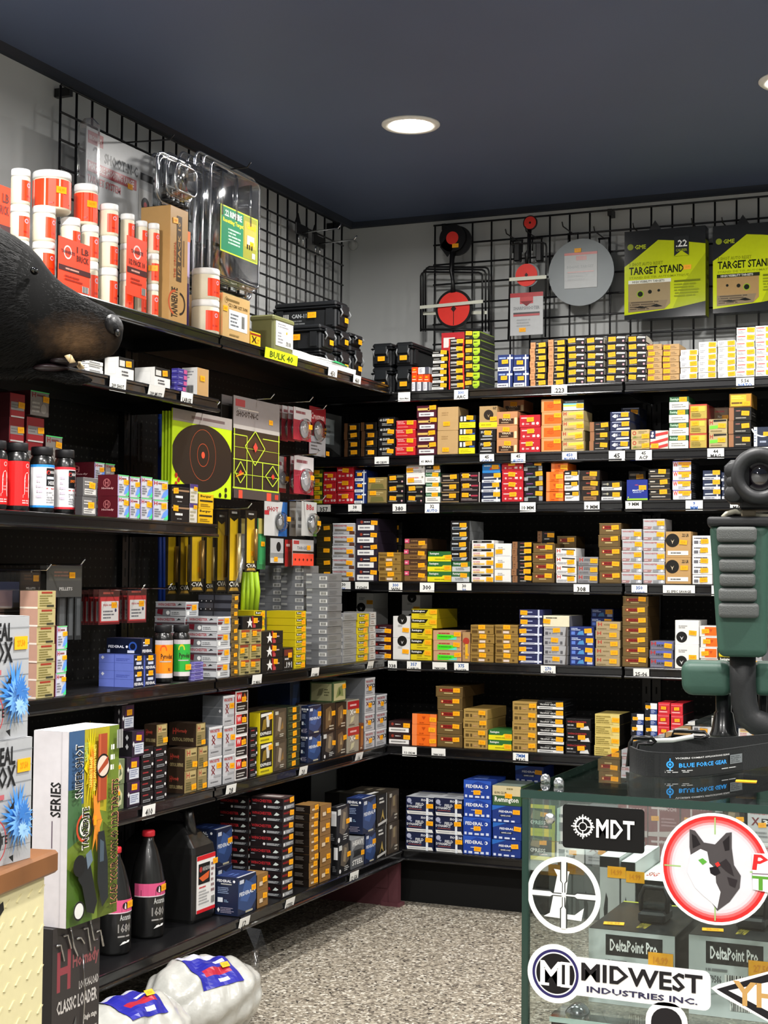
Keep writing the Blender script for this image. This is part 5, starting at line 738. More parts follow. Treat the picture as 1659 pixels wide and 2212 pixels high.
def crate_parts(w, d, h, label_side):
    """local: end face towards -y, w wide, d long, h high"""
    b = MB(); t = .006
    b.box(-w/2+t, w/2-t, t, d-t, 0, h*.72, CR, .005)
    for sx in (-1, 1):
        for yy in (.12, .88): b.box(sx*(w/2-t)-.006, sx*(w/2-t)+.006, d*yy-.012, d*yy+.012, .01, h*.7, CR)
    b.box(-w*.34, w*.34, t-.007, t+.001, h*.1, h*.62, CR, .003); b.box(-w*.34, w*.34, d-t-.001, d-t+.007, h*.1, h*.62, CR, .003)
    body = b
    L = MB(); L.box(-w/2, w/2, 0, d, h*.72, h*.8, CR, .004); L.box(-w/2+.005, w/2-.005, .005, d-.005, h*.8, h, CR, .006)
    H = []
    for y, s in ((0, -1), (d, 1)):
        q = MB(); q.box(-w*.28, w*.28, y-.008 if s < 0 else y, y if s < 0 else y+.008, h*.5, h*.86, CRL, .003); H.append(q)
        q.tube([(-w*.3, y+s*.004, h*.4), (-w*.3, y+s*.012, h*.55), (-w*.3, y+s*.004, h*.7)], .003, M('77797b', .3), 6); q.tube([(w*.3, y+s*.004, h*.4), (w*.3, y+s*.012, h*.55), (w*.3, y+s*.004, h*.7)], .003, M('77797b', .3), 6)
    G = None
    if label_side:
        G = MB(); G.box(-w/2+t-.0012, -w/2+t+.001, d*.35, d*.85, h*.1, h*.62, M('1a1c1e', .3)); G.art([('B', .04, .1, .2, .9), ('T', 'CAN-110', .3, .6, .85, .9, 'b4b8ba'), ('G', .3, .12, .85, .5, '6d7072', 2)], (-w/2+t-.0012, d*.85, h*.1), (0, -1, 0), (0, 0, 1), d*.5, h*.52)
    return body.mesh('crate'), L.mesh('lid'), [q.mesh('latch') for q in H], G.mesh('label') if G else None
_cr = {}
def crate(w, d, h, loc, rz, label, lab=True, st=True):
    key = (round(w, 3), round(d, 3), round(h, 3), lab)
    if key not in _cr: _cr[key] = crate_parts(*key)
    a, l, H, g = _cr[key]; o = link('ammo_crate', a, None, loc, rz); link('lid', l, o)
    for q in H: link('latch', q, o)
    if g: link('side_label', g, o)['label'] = 'dark printed side label'
    if st: sticker(o, (w*.05, -.009, h*.32), 0, 1.1)
    if lab: sticker(o, (-w/2-.0002, d*.38, h*.5), -PI/2, 1.3)
    tag(o, label, 'ammo crate', 'black plastic ammo crates'); return o
def crate_px(u0, u1, vt, zb, X, label, d=.245, lab=True):
    w, h, loc = SX(u0, u1, vt, vt+50, X); zt = loc[2]+h; return crate(w*.97, d, zt-zb-.0005, (X, loc[1], zb), PI/2, label, lab), zt
zt3 = Z1+.072
for i, (u0, u1) in enumerate(((693, 726), (727, 757), (758, 785))):
    a, z3 = crate_px(u0, u1, 758-5*i, Z1, .335-.0*i, 'black plastic crate, lowest of the %s pile from the papers' % ORD[i+1], lab=(i == 0))
    a, z2 = crate_px(u0, u1, 703+9*i, z3, .335, 'black plastic crate, %s of the %s pile from the papers' % ('middle' if i == 1 else 'upper', ORD[i+1]), lab=(i == 0))
    if i == 1: crate_px(u0, u1, 652, z2, .335, 'topmost black plastic crate of the piles, with a dark printed side')
zt = ZB['b1']
for i, (u0, u1, vs) in enumerate(((799, 848, (792, 741)), (850, 893, (790, 738)))):
    z = zt
    for j, v in enumerate(vs):
        w, h, loc = SY(u0, u1, v, v+40, -.44); z2 = loc[2]+h; crate(w*.97, .30, z2-z-.0005, (loc[0], -.44, z), 0, 'black corner crate, %s of the pair %s' % (('lower', 'upper')[j], ('at the end of the side shelf', 'next to the orange boxes')[i]), lab=False); z = z2
# ================================================================== lime sign
w, h, loc = SX(573, 643, 768, 798, .389); b = MB(); b.box(-w/2, w/2, -.001, 0, -.034, 0, M('d6e81e', .5)); b.art([('T', 'BULK 40', .14, .2, .86, .8, '4a5a14')], (-w/2, -.001, -.034), (1, 0, 0), (0, 0, 1), w, .034)
q = SHELF['l1a']; o = b.build('shelf_label', q, (loc[1], -.009, .002)); o.rotation_euler.x = .1; o['label'] = 'lime yellow handwritten sign'
# ================================================================== things on the grid, side wall
def clamshell(X, y, z, w, h, dp, label, insert=True, group='clear blister packages'):
    e = empty('clamshell_package', (X, y, z), PI/2)
    b = MB(); r = .03
    def rr(w, h, r, n=5):
        P = []
        for cx, cz, a0 in ((w/2-r, r, -PI/2), (w/2-r, h-r, 0), (-w/2+r, h-r, PI/2), (-w/2+r, r, PI)):
            for i in range(n+1): P.append((cx+r*math.cos(a0+PI/2*i/n), cz+r*math.sin(a0+PI/2*i/n)))
        return P
    out = rr(w, h, r); inn = rr(w-.03, h-.03, r-.008); top = rr(w-.05, h-.06, r-.01); n = len(out)
    V = [(x, 0, zz) for x, zz in out]+[(x, -.001, zz+.015) for x, zz in inn]+[(x, -dp, zz+.03) for x, zz in top]
    b.add(V, [(k, (k+1) % n, n+(k+1) % n, n+k) for k in range(n)]+[(n+k, n+(k+1) % n, 2*n+(k+1) % n, 2*n+k) for k in range(n)]+[tuple(2*n+k for k in range(n))], PLASTIC, True)
    for k in range(3): b.tube([(-w*.25+k*w*.25, -dp-.001, h*.55), (-w*.25+k*w*.25, -dp-.001, h*.88)], .005, RIM, 6)
    b.tube([(x, -dp*.98, zz+.03) for x, zz in top], .004, RIM, 6, True)
    b.build('plastic_shell', e)
    b = MB(); b.tube([(x, 0, zz) for x, zz in out], .0045, RIM, 6, True); b.tube([(x, -dp*.5, zz+.02) for x, zz in inn], .003, RIM, 6, True); b.build('sealed_rim', e)
    if insert: 
        dk = M('1d1e20', .5); b = MB()
        b.tube([(-w*.3, -.006, h*.1), (-w*.3, -.006, h*.34), (w*.3, -.006, h*.34), (w*.3, -.006, h*.1)], .006, dk, 8)
        for k in range(4): b.lathe([(.0001, 0), (.018, .0), (.018, .006), (.0001, .006)], dk, 14, (-w*.24+k*w*.16, -.01)); b.box(-w*.24+k*w*.16-.003, -w*.24+k*w*.16+.003, -.009, -.003, .0, h*.34, dk)
        b.build('steel_target', e)
    tag(e, label, 'package', group); return e
Wp, Hp, Lp = SX(414, 548, 345, 630, .25)
for i, X in enumerate((.25, .195, .145, .095)):
    w, h, loc = SX(412-i*22, 548-i*22, 345, 632, X) if 0 else (Wp*.93, Hp*.97, (X, Lp[1], Lp[2]))
    e = clamshell(X, loc[1]+.003*i, max(loc[2], 1.985)+.004*i, w, h, .04, 'clear plastic rimfire target package %s' % ('in front with the green card', 'second from the front, behind the green card', 'third from the front, behind the green card', 'nearest the grid behind the green card')[i], True)
    if i == 0:
        GC = [('P', [(0, 0), (1, 0), (1, 1), (0, 1)], 'b9c83c'), (.02, .03, .98, .97, '2f7a58'), (.6, .04, .97, .96, '8a8a3a'), (.64, .3, .96, .86, 'b49a4c'), ('T', '.22 RIMFIRE', .1, .78, .56, .92, 'f0f2ee'), ('T', 'Resetting Target', .06, .62, .6, .74, 'e8e03a'), ('G', .2, .2, .54, .56, 'a8c8b4', 5), ('T', 'Caldwell', .68, .7, .94, .84, 'f0b92a'), (.7, .36, .9, .56, 'd4cfae'), (.7, .26, .73, .36, '2a2a20'), (.76, .26, .79, .36, '2a2a20'), (.82, .26, .85, .36, '2a2a20'), (.84, .08, .92, .2, 'eeeeea')]
        q = card('printed_card', None, None, w*.66, h*.36, .001, '2f7a58', GC, (.02, -.0425, h*.27), 0, e); q['label'] = 'green and yellow printed card'; sticker(q, (w*.22, -.001, h*.14))
def clampx(u0, u1, v0, v1, X, label):
    w, h, loc = SX(u0, u1, v0, v1, X); return clamshell(X, loc[1], loc[2], w, h, .045, label, True)
clampx(338, 405, 340, 444, .27, 'clear plastic target package hanging behind the kraft carton'); clampx(342, 388, 345, 446, .20, 'clear plastic target package between the carton and the green card')
w, h, loc = SX(185, 330, 305, 470, .11)
SNC = [(0, 0, 1, 1, 'b9bbbd'), (.02, .8, .24, .96, '9c2f34'), ('T', 'BIRCHWOOD', .04, .85, .22, .91, 'e6dcda'), ('R', .13, .72, .06, .03, '44464a', 0, PI), ('T', 'SHOOT-N-C', .26, .62, .76, .76, '2c2c2e'), (.8, .62, 1, .72, '2a2a2c'), (.02, .44, .74, .58, 'a8444a'), ('T', 'PORTABLE SHOOTING RANGE', .04, .47, .7, .56, 'd8cfcf'), ('T', 'TARGET SYSTEM', .02, .3, .5, .4, 'b5575c'), (.78, .1, .98, .5, 'd2d2d2'), ('O', .88, .3, .1, '3a3a3c'), ('O', .88, .3, .04, 'a83a3a')]
e = empty('target_package', loc, PI/2); card('backing_card', None, None, w, h, .003, 'b4b6b8', SNC, (0, 0, 0), 0, e); sticker(e, (w*.14, -.002, h*.46))
b = MB(); b.box(-w*.66, -w*.51, -.06, .004, .0, h*1.04, clear_mat('thin_sleeve', (.95, .95, .96), 2.2, .1, 1.5, .1), .02); b.build('plastic_sleeve', e); tag(e, 'large grey and red target package in clear plastic on the side grid', 'package')
hookbar('black hook arm over the grey and red target package', (.05, at(240, 310, 0, .05).y, at(240, 310, 0, .05).z), (.26, at(240, 310, 0, .05).y, at(240, 310, 0, .05).z-.01))
y = Lp[1]; hookbar('black hook arm through the clear rimfire packages', (.05, y, Lp[2]+Hp*.93), (.34, y, Lp[2]+Hp*.93))
pk = M('121214', .4)
for u, v, s in ((650, 503, 'nearer the clear packages'), (686, 527, 'nearer the corner')):
    P = at(u, v, 0, .05); h_ = hookbar('empty silver hook on the side grid, '+s, P, P+Vector((.16, 0, .004)), CHROME, True, 'empty silver hooks', .003)
    b = MB(); b.box(.0, .006, -.05, .05, -.012, .03, pk, .002); b.prism([(-.05, .03), (-.01, .03), (-.03, .065)], (.0, 0, 0), (0, 1, 0), (0, 0, 1), .005, pk); b.build('bracket_plate', h_, P)
b = MB(); b.lathe([(.0001, .02), (.012, .02), (.0165, .014), (.019, .004), (.021, .0)], M('b9bab8', .4), 24); P = at(763, 530, 1, 0); o = b.build('wall_knob', None, P); o.rotation_euler = (PI/2, 0, 0); tag(o, 'small round grey knob on the back wall by the corner', 'wall cap')
# ================================================================== steel targets on the back grid
RED = M('e8342a', .5); STEEL = M('6d7274', .45, metal=.35, var=.1, scale=8); STRAP = M('d6d8c8', .5); BM = M('101012', .35)
def disc(b, c, r, th, m, n=40):
    """flat disc facing -y"""
    c = Vector(c); A = [c+Vector((r*math.cos(2*PI*i/n), 0, r*math.sin(2*PI*i/n))) for i in range(n)]; B = [p+Vector((0, th, 0)) for p in A]
    b.add(A+B, [tuple(range(n)), tuple(2*n-1-k for k in range(n))]+[((k+1) % n, k, n+k, n+(k+1) % n) for k in range(n)], m)
def py(u, v, Y): return at(u, v, 1, Y)
def rpx(px, Y, P): return px*((P-CAM).dot(FW))/F
# spinner target one
YS = -.11; c0 = py(980, 667, YS); e = empty('spinner_target', c0)
def loc_(u, v, Y): return Vector(py(u, v, Y))-c0
fr = MB()
for dy, (ul, ur, vt, vb) in ((0, (909, 1042, 588, 716)), (.03, (914, 1049, 582, 716)), (.06, (919, 1056, 577, 716))):
    a, bq = loc_(ul, vb, YS+dy-.02), loc_(ur, vb, YS+dy-.02); t1, t2 = loc_(ul, vt, YS+dy-.02), loc_(ur, vt, YS+dy-.02)
    fr.tube([a, t1-Vector((0, 0, .015)), t1+Vector((.005, 0, -.005)), t1+Vector((.015, 0, 0)), t2-Vector((.015, 0, 0)), t2+Vector((-.005, 0, -.005)), t2-Vector((0, 0, .015)), bq], .0038, BM, 8)
fr.tube([loc_(909, 712, YS-.02), loc_(1042, 712, YS-.02)], .0045, BM, 8); fr.build('wire_stand', e)
b = MB(); P = loc_(980, 667, YS-.025); R = rpx(42, YS, c0); disc(b, P, R, .006, BM); disc(b, P+Vector((0, -.001, 0)), R*.87, .001, RED)
K = M('2a0c0a', .5); P1 = P+Vector((0, -.0014, 0))
b.prism([(-.011, 0), (0, -.013), (.011, 0), (0, .013)], P1, (1, 0, 0), (0, 0, 1), .0004, K); b.prism([(-.0012, -R*.84), (.0012, -R*.84), (.0012, -.012), (-.0012, -.012)], P1, (1, 0, 0), (0, 0, 1), .0004, K)
b.build('round_paddle', e)['label'] = 'large red round paddle'
b = MB(); P = loc_(977, 514, YS-.02); disc(b, loc_(988, 520, YS-.006), rpx(32, YS, c0), .008, BM); disc(b, P, rpx(30, YS, c0), .006, BM); disc(b, P+Vector((0, -.001, 0)), rpx(14, YS, c0), .001, RED); b.prism([(-.05, -.03), (-.02, -.07), (.01, -.03), (-.02, .01)], P+Vector((0, .004, 0)), (1, 0, 0), (0, 0, 1), .004, BM); b.build('top_paddle', e)['label'] = 'black top paddle with red centre'; sticker(e, tuple(P+Vector((.013, -.0015, -.03))))
b = MB(); b.tube([loc_(978, 545, YS-.018), loc_(974, 585, YS-.02), loc_(978, 605, YS-.02), loc_(979, 632, YS-.024)], [.012, .007, .007, .011], BM, 8); b.build('swing_arm', e)
for q, (v1, v2, yy, u1, u2) in enumerate(((664, 651, YS-.034, 907, 1043), (677, 675, YS+.0, 914, 1052))):
    b = MB(); p, r_ = loc_(u1, v1, yy), loc_(u2, v2, yy); b.add([p+Vector((0, 0, -.006)), r_+Vector((0, 0, -.006)), r_+Vector((0, 0, .006)), p+Vector((0, 0, .006)), p+Vector((0, .002, -.006)), r_+Vector((0, .002, -.006)), r_+Vector((0, .002, .006)), p+Vector((0, .002, .006))], [(0, 1, 2, 3), (7, 6, 5, 4), (0, 4, 5, 1), (3, 2, 6, 7)], STRAP); b.build('white_strap', e)
tag(e, 'large red and black spinner target with wire stand on the back grid', 'steel target')
# spinner target two
c0 = py(1138, 594, YS); e = empty('spinner_target', c0)
fr = MB(); fr.tube([loc_(1098, 735, YS-.01), loc_(1103, 535, YS-.01), loc_(1104, 529, YS-.01), loc_(1110, 527, YS-.01), loc_(1172, 524, YS-.01), loc_(1178, 527, YS-.01), loc_(1180, 533, YS-.01), loc_(1178, 728, YS-.01)], .0035, BM, 8); fr.build('wire_stand', e)
b = MB(); P = loc_(1137, 594, YS-.02); R = rpx(25.5, YS, c0); disc(b, P+Vector((.006, .003, 0)), R, .005, STEEL); disc(b, P, R*.96, .002, RED); b.prism([(-.007, 0), (0, -.009), (.007, 0), (0, .009)], P+Vector((0, -.0006, 0)), (1, 0, 0), (0, 0, 1), .0004, K); b.build('round_paddle', e)['label'] = 'red round paddle'
b = MB(); P = loc_(1145, 481, YS-.02); disc(b, P, rpx(16, YS, c0), .005, BM); disc(b, P+Vector((0, -.001, 0)), rpx(13.5, YS, c0), .001, RED); disc(b, P+Vector((0, -.0015, 0)), rpx(2.5, YS, c0), .0005, K); b.build('top_paddle', e)['label'] = 'small red top paddle'
b = MB(); b.tube([loc_(1144, 496, YS-.017), loc_(1141, 540, YS-.017), loc_(1138, 548, YS-.017), loc_(1138, 570, YS-.017)], [.009, .004, .009, .006], BM, 8); b.build('swing_arm', e)
for u in (1118, 1165): b = MB(); P = loc_(u, 545, YS); b.box(P.x-.012, P.x+.012, P.y-.012, P.y+.02, P.z-.035, P.z+.035, BM, .004); b.build('spring_clip', e)
b = MB(); p, r_ = loc_(1100, 604, YS-.03), loc_(1180, 600, YS-.03); b.box(p.x, r_.x, p.y, p.y+.002, p.z-.006, p.z+.007, STRAP); b.build('white_strap', e)
w, h, L_ = SY(1102, 1173, 632, 724, YS-.02)
q = card('printed_card', None, None, w, h, .002, 'b9bbbc', [(0, .9, 1, 1, 'b0383c'), (.3, .74, .7, .9, 'c04a4c'), ('P', [(.3, .8), (.7, .8), (.5, .68)], '7d2428'), ('T', 'SHARPSHOOTER', .1, .6, .9, .68, '8a8d90'), (.1, .5, .9, .54, '4a4a4c'), (.1, .45, .9, .5, 'b5575a'), ('G', .2, .2, .8, .4, 'a4a6a8', 3)], Vector(L_)-c0, 0, e); q['label'] = 'white and red printed card'; sticker(q, (-w*.12, -.001, h*.13))
tag(e, 'small red spinner target with printed card on the back grid', 'steel target')
# steel disc
c0 = py(1255, 588, YS); e = empty('steel_gong', c0); b = MB(); R = rpx(73, YS, c0); disc(b, Vector((0, 0, 0)), R, .009, STEEL, 56); b.build('steel_plate', e)
w, h, L_ = SY(1219, 1290, 545, 622, YS-.002); q = card('paper_label', None, None, w, h, .0008, 'b5b8b9', [(0, .93, 1, 1, 'c46a66'), (.36, .78, .68, .9, 'c08a88'), ('T', 'BOONE TARGET', .08, .56, .9, .64, '9da1a3'), ('G', .1, .2, .9, .5, 'a3a6a8', 3), (.1, .44, .9, .47, 'c49a98')], Vector(L_)-c0, 0, e); q['label'] = 'pale printed label'; sticker(e, (rpx(-7, YS, c0), -.002, rpx(48, YS, c0)))
tag(e, 'large round grey steel target disc hanging on the back grid', 'steel target')
for u, v, u2, v2, s in ((1238, 505, 1203, 500, 'left of the grey steel disc'), (1305, 515, 1265, 492, 'right of the grey steel disc'), (1118, 520, 1080, 508, 'left of the small red spinner'), (1160, 515, 1128, 506, 'behind the small red spinner')):
    a = py(u, v, -.05); t = Vector((a.x, -.19, a.z)); hookbar('black hook arm %s' % s, a, t)
# boxed targets
LIME = 'c3d01c'
def gme(u0, u1, v0, v1, n22, label, side):
    w, h, L_ = SY(u0, u1, v0, v1, -.13)
    A = [(0, 0, 1, 1, '26282a'), ('P', [(0, .05), (.62, .1), (1, .16), (1, .8), (.62, .86), (.42, .88), (.1, .66), (0, .6)], LIME), ('P', [(.6, .1), (1, .16), (1, .7), (.75, .4)], 'a9b51a'), ('O', .075, .82, .035, '8d9a2c'), ('T', 'GME', .13, .79, .27, .84, 'b9c62c'), ('T', '3 SHOT AUTO RESET', .06, .6, .48, .64, '8a9418'), ('T', 'TARGET STAND', .06, .5, .74, .59, '1c2010'), ('T', 'STAND DE TIR AUTOMATIQUE', .06, .45, .8, .48, '97a218'), (.05, .4, .58, .44, 'e6e6da' if n22 else '2a2c20'), ('T', 'HIGH VISIBILITY TARGETS', .1, .407, .5, .433, '55584a' if n22 else 'dcdcd0'), ('P', [(.05, .08), (.5, .1), (.57, .16), (.57, .4), (.05, .4)], 'a8895c' if not n22 else '9c8a68'), ('P', [(.05, .08), (.5, .1), (.54, .2), (.05, .2)], '8d7c62'), ('G', .07, .1, .5, .2, '5c5040', 4), ('O', .2 if n22 else .42, .28, .04, '8fae2a'), ('O', .2 if n22 else .42, .28, .03, '1c2018'), ('O', .32, .3, .022, '1c2018'), ('O', .43 if n22 else .18, .31, .015, '1c2018'), ('P', [(.12, .13), (.2, .145), (.3, .125), (.22, .12)], '1a1a16'), ('P', [(.33, .14), (.4, .16), (.48, .13), (.4, .125)], '1a1a16'), ('G', .62, .22, .95, .38, '8d981c', 5), (.62, .39, .94, .41, '6d7614')]
    if n22: A += [(.62, .68, .8, .9, '2f3133'), ('T', '.22', .64, .78, .78, .86, 'f2f2ee'), ('T', 'CALIBER', .64, .73, .78, .76, '9aa62a'), ('P', [(.62, .68), (.8, .68), (.71, .74)], LIME)]
    b = MB(); b.box(-w/2, w/2, 0, .055, 0, h, M('232527', .3), .001); b.art(A, (-w/2, 0, 0), (1, 0, 0), (0, 0, 1), w, h, rough=.12); b.art([(0, 0, 1, .85, '8d981c'), (.2, 0, .3, 1, '26282a'), ('G', .4, .3, .9, .7, '3d4210', 4)], (w/2, 0, 0), (0, 1, 0), (0, 0, 1), .055, h)
    b.prism([(-.03, 0), (.03, 0), (0, .045)], (-w*.16, .053, h), (1, 0, 0), (0, 0, 1), .002, M('232527', .3))
    o = b.build('boxed_target_stand', None, L_); sticker(o, (w*.28, -.001, h*.55), 0, 1.1); tag(o, label, 'boxed target', 'lime and black boxed targets'); return w, h, L_
for a in ((1349, 1524, 494, 686, True, 'lime and black boxed target stand marked for twenty-two calibre', 0), (1540, 1716, 482, 672, False, 'lime and black boxed target stand cut off by the picture edge', 1)):
    w, h, L_ = gme(*a)
    for fx in (-.36, .36): hookbar('black hook arm at the %s of the %s boxed target' % (('left', 'right')[fx > 0], ('first', 'second')[a[6]]), (L_[0]+fx*w, -.05, L_[2]+h+.004), (L_[0]+fx*w, -.17, L_[2]+h+.006))
# ================================================================== pegboard goods between the shelves, side wall
def blister(u0, u1, v0, v1, X, base, art, label, cat='blister pack', dome=None, group=None, st=None, name='blister_pack', tilt=0):
    w, h, loc = SX(u0, u1, v0, v1, X); b = MB(); b.box(-w/2, w/2, 0, .0016, 0, h, M(base, .35) if isinstance(base, str) else base, .0004); b.art(art, (-w/2, 0, 0), (1, 0, 0), (0, 0, 1), w, h)
    o = b.build(name, None, loc, PI/2); o.rotation_euler.x = tilt
    if dome:
        cx, cz, rd, dp, kind = dome; b = MB(); c = Vector((w*cx, -.001, h*cz)); R = rd*h; n = 24; V = []; prof = [(1, 0), (.95, .6), (.7, 1), (0.01, 1)]
        for f, dd in prof:
            for k in range(n): V.append(c+Vector((f*R*min(1.2, w/h*1.0/rd/2+.2 if 0 else 1)*math.cos(2*PI*k/n), -dd*dp, f*R*math.sin(2*PI*k/n))))
        b.add(V, [(i*n+(k+1) % n, i*n+k, i*n+n+k, i*n+n+(k+1) % n) for i in range(3) for k in range(n)], PLASTIC, True); b.build('clear_bubble', o)
        b = MB(); disc(b, c+Vector((0, -.004, 0)), R*.8, .003, M(kind, .4)); disc(b, c+Vector((0, -.0045, 0)), R*.35, .001, M('c9c9cc', .35)); b.build('pellet_tin', o)
    if st: sticker(o, (w*st[0], -.0014-(dome[3] if dome else 0), h*st[1]))
    tag(o, label, cat, group); return o
PA = [(0, .62, 1, 1, 'd2ced0'), ('G', .12, .78, .8, .94, '8d5058', 1), (0, 0, 1, .1, 'a82438'), ('R', .5, .36, .3, .24, 'b9273f')]
for i, (u0, u1) in enumerate(((596, 622), (609, 636), (622, 650), (634, 672))): blister(u0, u1, 876+i*2, 952, .19+.035*i, 'a32238', PA, 'red-edged pellet tin blister, %s from the panel on the upper peg' % ORD[i+1], dome=(.06, .36, .34, .022, '9a9a9e'), group='red pellet blisters', st=(.1, .42) if i == 3 else None)
blister(668, 703, 880, 985, .21, '8d1f2a', [(0, .68, 1, 1, 'a82a34'), ('T', 'Crosman', .08, .74, .92, .88, 'e6c8c6'), (0, 0, 1, .4, 'b9bcc4'), ('G', .1, .1, .8, .3, '66686e', 3)], 'red and grey air rifle blister beside the corner', dome=(.0, .52, .24, .02, '8d8f92'), st=(.3, .06))
b = MB(); 
blister(700, 722, 905, 960, .13, 'a8b0b2', [('G', .1, .2, .8, .8, '77797c', 3)], 'pale grey pack hanging half hidden at the corner')
blister(601, 618, 986, 1064, .19, 'd6d2d0', [(0, 0, 1, .12, 'c02a34'), (.7, .5, 1, 1, 'c02a34'), ('G', .1, .7, .6, .9, '9c5a5e', 1)], 'white and red blister, first on the middle peg', dome=(.0, .4, .2, .015, 'b9bbc0'), st=(.1, .38))
for i, (u0, u1) in enumerate(((627, 645), (635, 677))): blister(u0, u1, 986, 1068, .22+.04*i, 'a32238', PA, 'red-edged pellet tin blister on the middle peg, %s' % ('behind', 'in front')[i], dome=(.06, .36, .34, .022, '9a9a9e'), group='red pellet blisters', st=(.12, .44) if i else None)
blister(571, 620, 1083, 1158, .22, 'cfcfce', [('P', [(.6, 0), (1, 0), (1, 1), (.8, 1)], '2f6ab4'), ('T', 'SHOT', .1, .7, .6, .84, 'a83038'), (0, .6, .2, .72, 'c8343c')], 'blue-edged shot tin blister on the lower peg', dome=(.14, .42, .3, .022, '6d6f70'), st=(.3, .5))
for i, (u0, u1) in enumerate(((626, 642), (640, 658), (652, 684))): blister(u0, u1, 1084, 1158, .2+.04*i, 'b9bab8', [('P', [(.75, 0), (1, 0), (1, .7)], '4f7a34'), ('T', 'BBs', .3, .76, .8, .92, 'b0343a')] if i == 2 else [('G', .2, .2, .8, .6, '6d6f70', 2)], 'grey shot tin blister on the lower peg, %s' % ('rearmost', 'middle', 'foremost')[i], dome=(.14, .36, .32, .022, '6a6c6d') if i == 2 else None, group='grey shot blisters', st=(.24, .38) if i == 2 else None)
blister(584, 612, 1163, 1216, .24, '8d8f90', [(0, .4, 1, 1, 'b5b6b8'), (0, 0, 1, .2, 'c9c9c6'), ('O', .62, .66, .2, '1c1c1e')], 'grey accessory blister above the grey cartons', st=(-.1, .15))
blister(616, 634, 1166, 1224, .22, 'c42a2a', [(.3, 0, .7, 1, '7a1a1c'), ('G', .1, .7, .8, .9, 'e0b4b0', 1)], 'red slim pack above the grey cartons')
blister(632, 677, 1166, 1222, .27, 'b4b2b2', [(0, .52, 1, 1, 'b9b8b9'), (.04, .82, .3, .96, 'a83a3c'), ('T', 'TARGET', .2, .62, .75, .74, '6a6a6e'), (0, .48, 1, .56, '2a1c1c'), (0, 0, 1, .46, 'f04a34')]+[('P', [(.12+.19*k-.04, .23), (.12+.19*k, .29), (.12+.19*k+.04, .23), (.12+.19*k, .17)], '4a1410') for k in range(5)], 'target pack with bright orange dots above the grey cartons', st=(.25, .7))
# large paper target packs
w, h, loc = SX(372, 500, 893, 1073, .31)
RT_ = [(0, .86, 1, 1, 'a39c98'), ('P', [(.1, .88), (.96, .88), (.9, .96), (.3, .98)], 'b9b4b0'), ('T', 'SHOOT-N-C', .4, .9, .9, .95, '6a5a5a'), ('O', .5, .46, .4, '1d1a17')]
RT_ = [(0, .86, 1, 1, 'a39c98'), ('G', .3, .9, .9, .97, '6a5a5a', 1)]+[('P', [(min(1, max(0, .5+.52*math.cos(2*PI*i/48))), .46+.405*math.sin(2*PI*i/48)) for i in range(48)], '211c18'), ('R', .5, .5, .31, .304, 'b0522e'), ('R', .5, .5, .14, .133, 'c0502c'), ('O', .5, .5, .04, 'f0553a')]+[('O', .8+.1*i, .04+.07*j, .03, '17170f') for i, j in ((0, 0), (1, 0), (2, 0), (1, 1), (2, 1), (2, 2))]+[('O', .06+.04*(i % 2), .12+.05*i, .03, 'a82a1c') for i in range(3)]
RT_ = [t for t in RT_ if not (t[0] == 'O' and t[1] > .98)]
card('paper_target_pack', 'lime pack of large round paper targets with a red bullseye', 'paper targets', w, h, .004, 'c8e81c', RT_, loc, PI/2, group='paper target packs')
for i in range(3): card('paper_target_pack', 'lime round paper target pack, %s behind the front one' % ORD[i+1], 'paper targets', w, h*.95, .004, 'b4d41c', [('O', .5, .5, .4, '1d1a17')], (loc[0]-.009*(i+1), loc[1]-.002*(i+1), loc[2]+.004), PI/2, group='paper target packs')
w, h, loc = SX(503, 603, 864, 1080, .30); q_ = 'c8e03c'
def ln(x0, y0, x1, y1, t=.008, c=q_):
    dx, dy = x1-x0, y1-y0; L = math.hypot(dx*.55, dy); nx, ny = -dy/L*t*1.0, dx*.55/L*t*.55; return ('P', [(x0-nx, y0-ny), (x1-nx, y1-ny), (x1+nx, y1+ny), (x0+nx, y0+ny)], c)
GT = [(0, .72, 1, 1, '8a8484'), (.04, .9, .24, .97, 'a03a40'), ('T', 'SHOOT-N-C', .06, .8, .52, .86, '2c2626'), ('G', .1, .87, .6, .89, 'cfc4b8', 1), (0, .68, 1, .72, 'b5b0ac'), (0, .62, 1, .68, '6a4a34'), (0, .1, 1, .68, '2c241c'), (.0, .4, 1, .62, '3d2c1e')]
GT += [ln(.0, .1, 1, .1, .014), ln(0, .38, 1, .38), ln(.02, .1, .02, .68), ln(.98, .1, .98, .68), ln(0, .62, .28, .62), ln(.62, .62, 1, .62), ln(.28, .38, .28, .62, .005), ln(.62, .38, .62, .1), ln(.28, .38, .28, .1), ln(0, .24, 1, .24, .005), ln(.4, .1, .4, .4, .004), ln(0, .5, 1, .5, .003), ln(.45, .68, .24, .52), ln(.24, .52, .45, .34), ln(.45, .34, .66, .52), ln(.66, .52, .45, .68), ln(.84, .36, .68, .25), ln(.68, .25, .84, .15), ln(.84, .15, .98, .25), ln(.98, .25, .84, .36), ln(.14, .36, .03, .25), ln(.03, .25, .14, .15), ln(.14, .15, .26, .25), ln(.26, .25, .14, .36)]
GT += [('P', [(.4, .52), (.45, .57), (.5, .52), (.45, .47)], 'e8453a'), ('P', [(.8, .25), (.84, .28), (.88, .25), (.84, .22)], 'd8402f'), ('P', [(.1, .25), (.14, .28), (.18, .25), (.14, .22)], 'd8402f'), ('P', [(.04, .2), (.2, .24), (.2, .26), (.05, .22)], 'f0961c'), (0, 0, 1, .09, '4a4240'), (.1, .0, .18, .08, 'e0503a'), (.7, .0, .8, .08, 'e0503a'), (.88, .02, .96, .07, 'c8402f')]
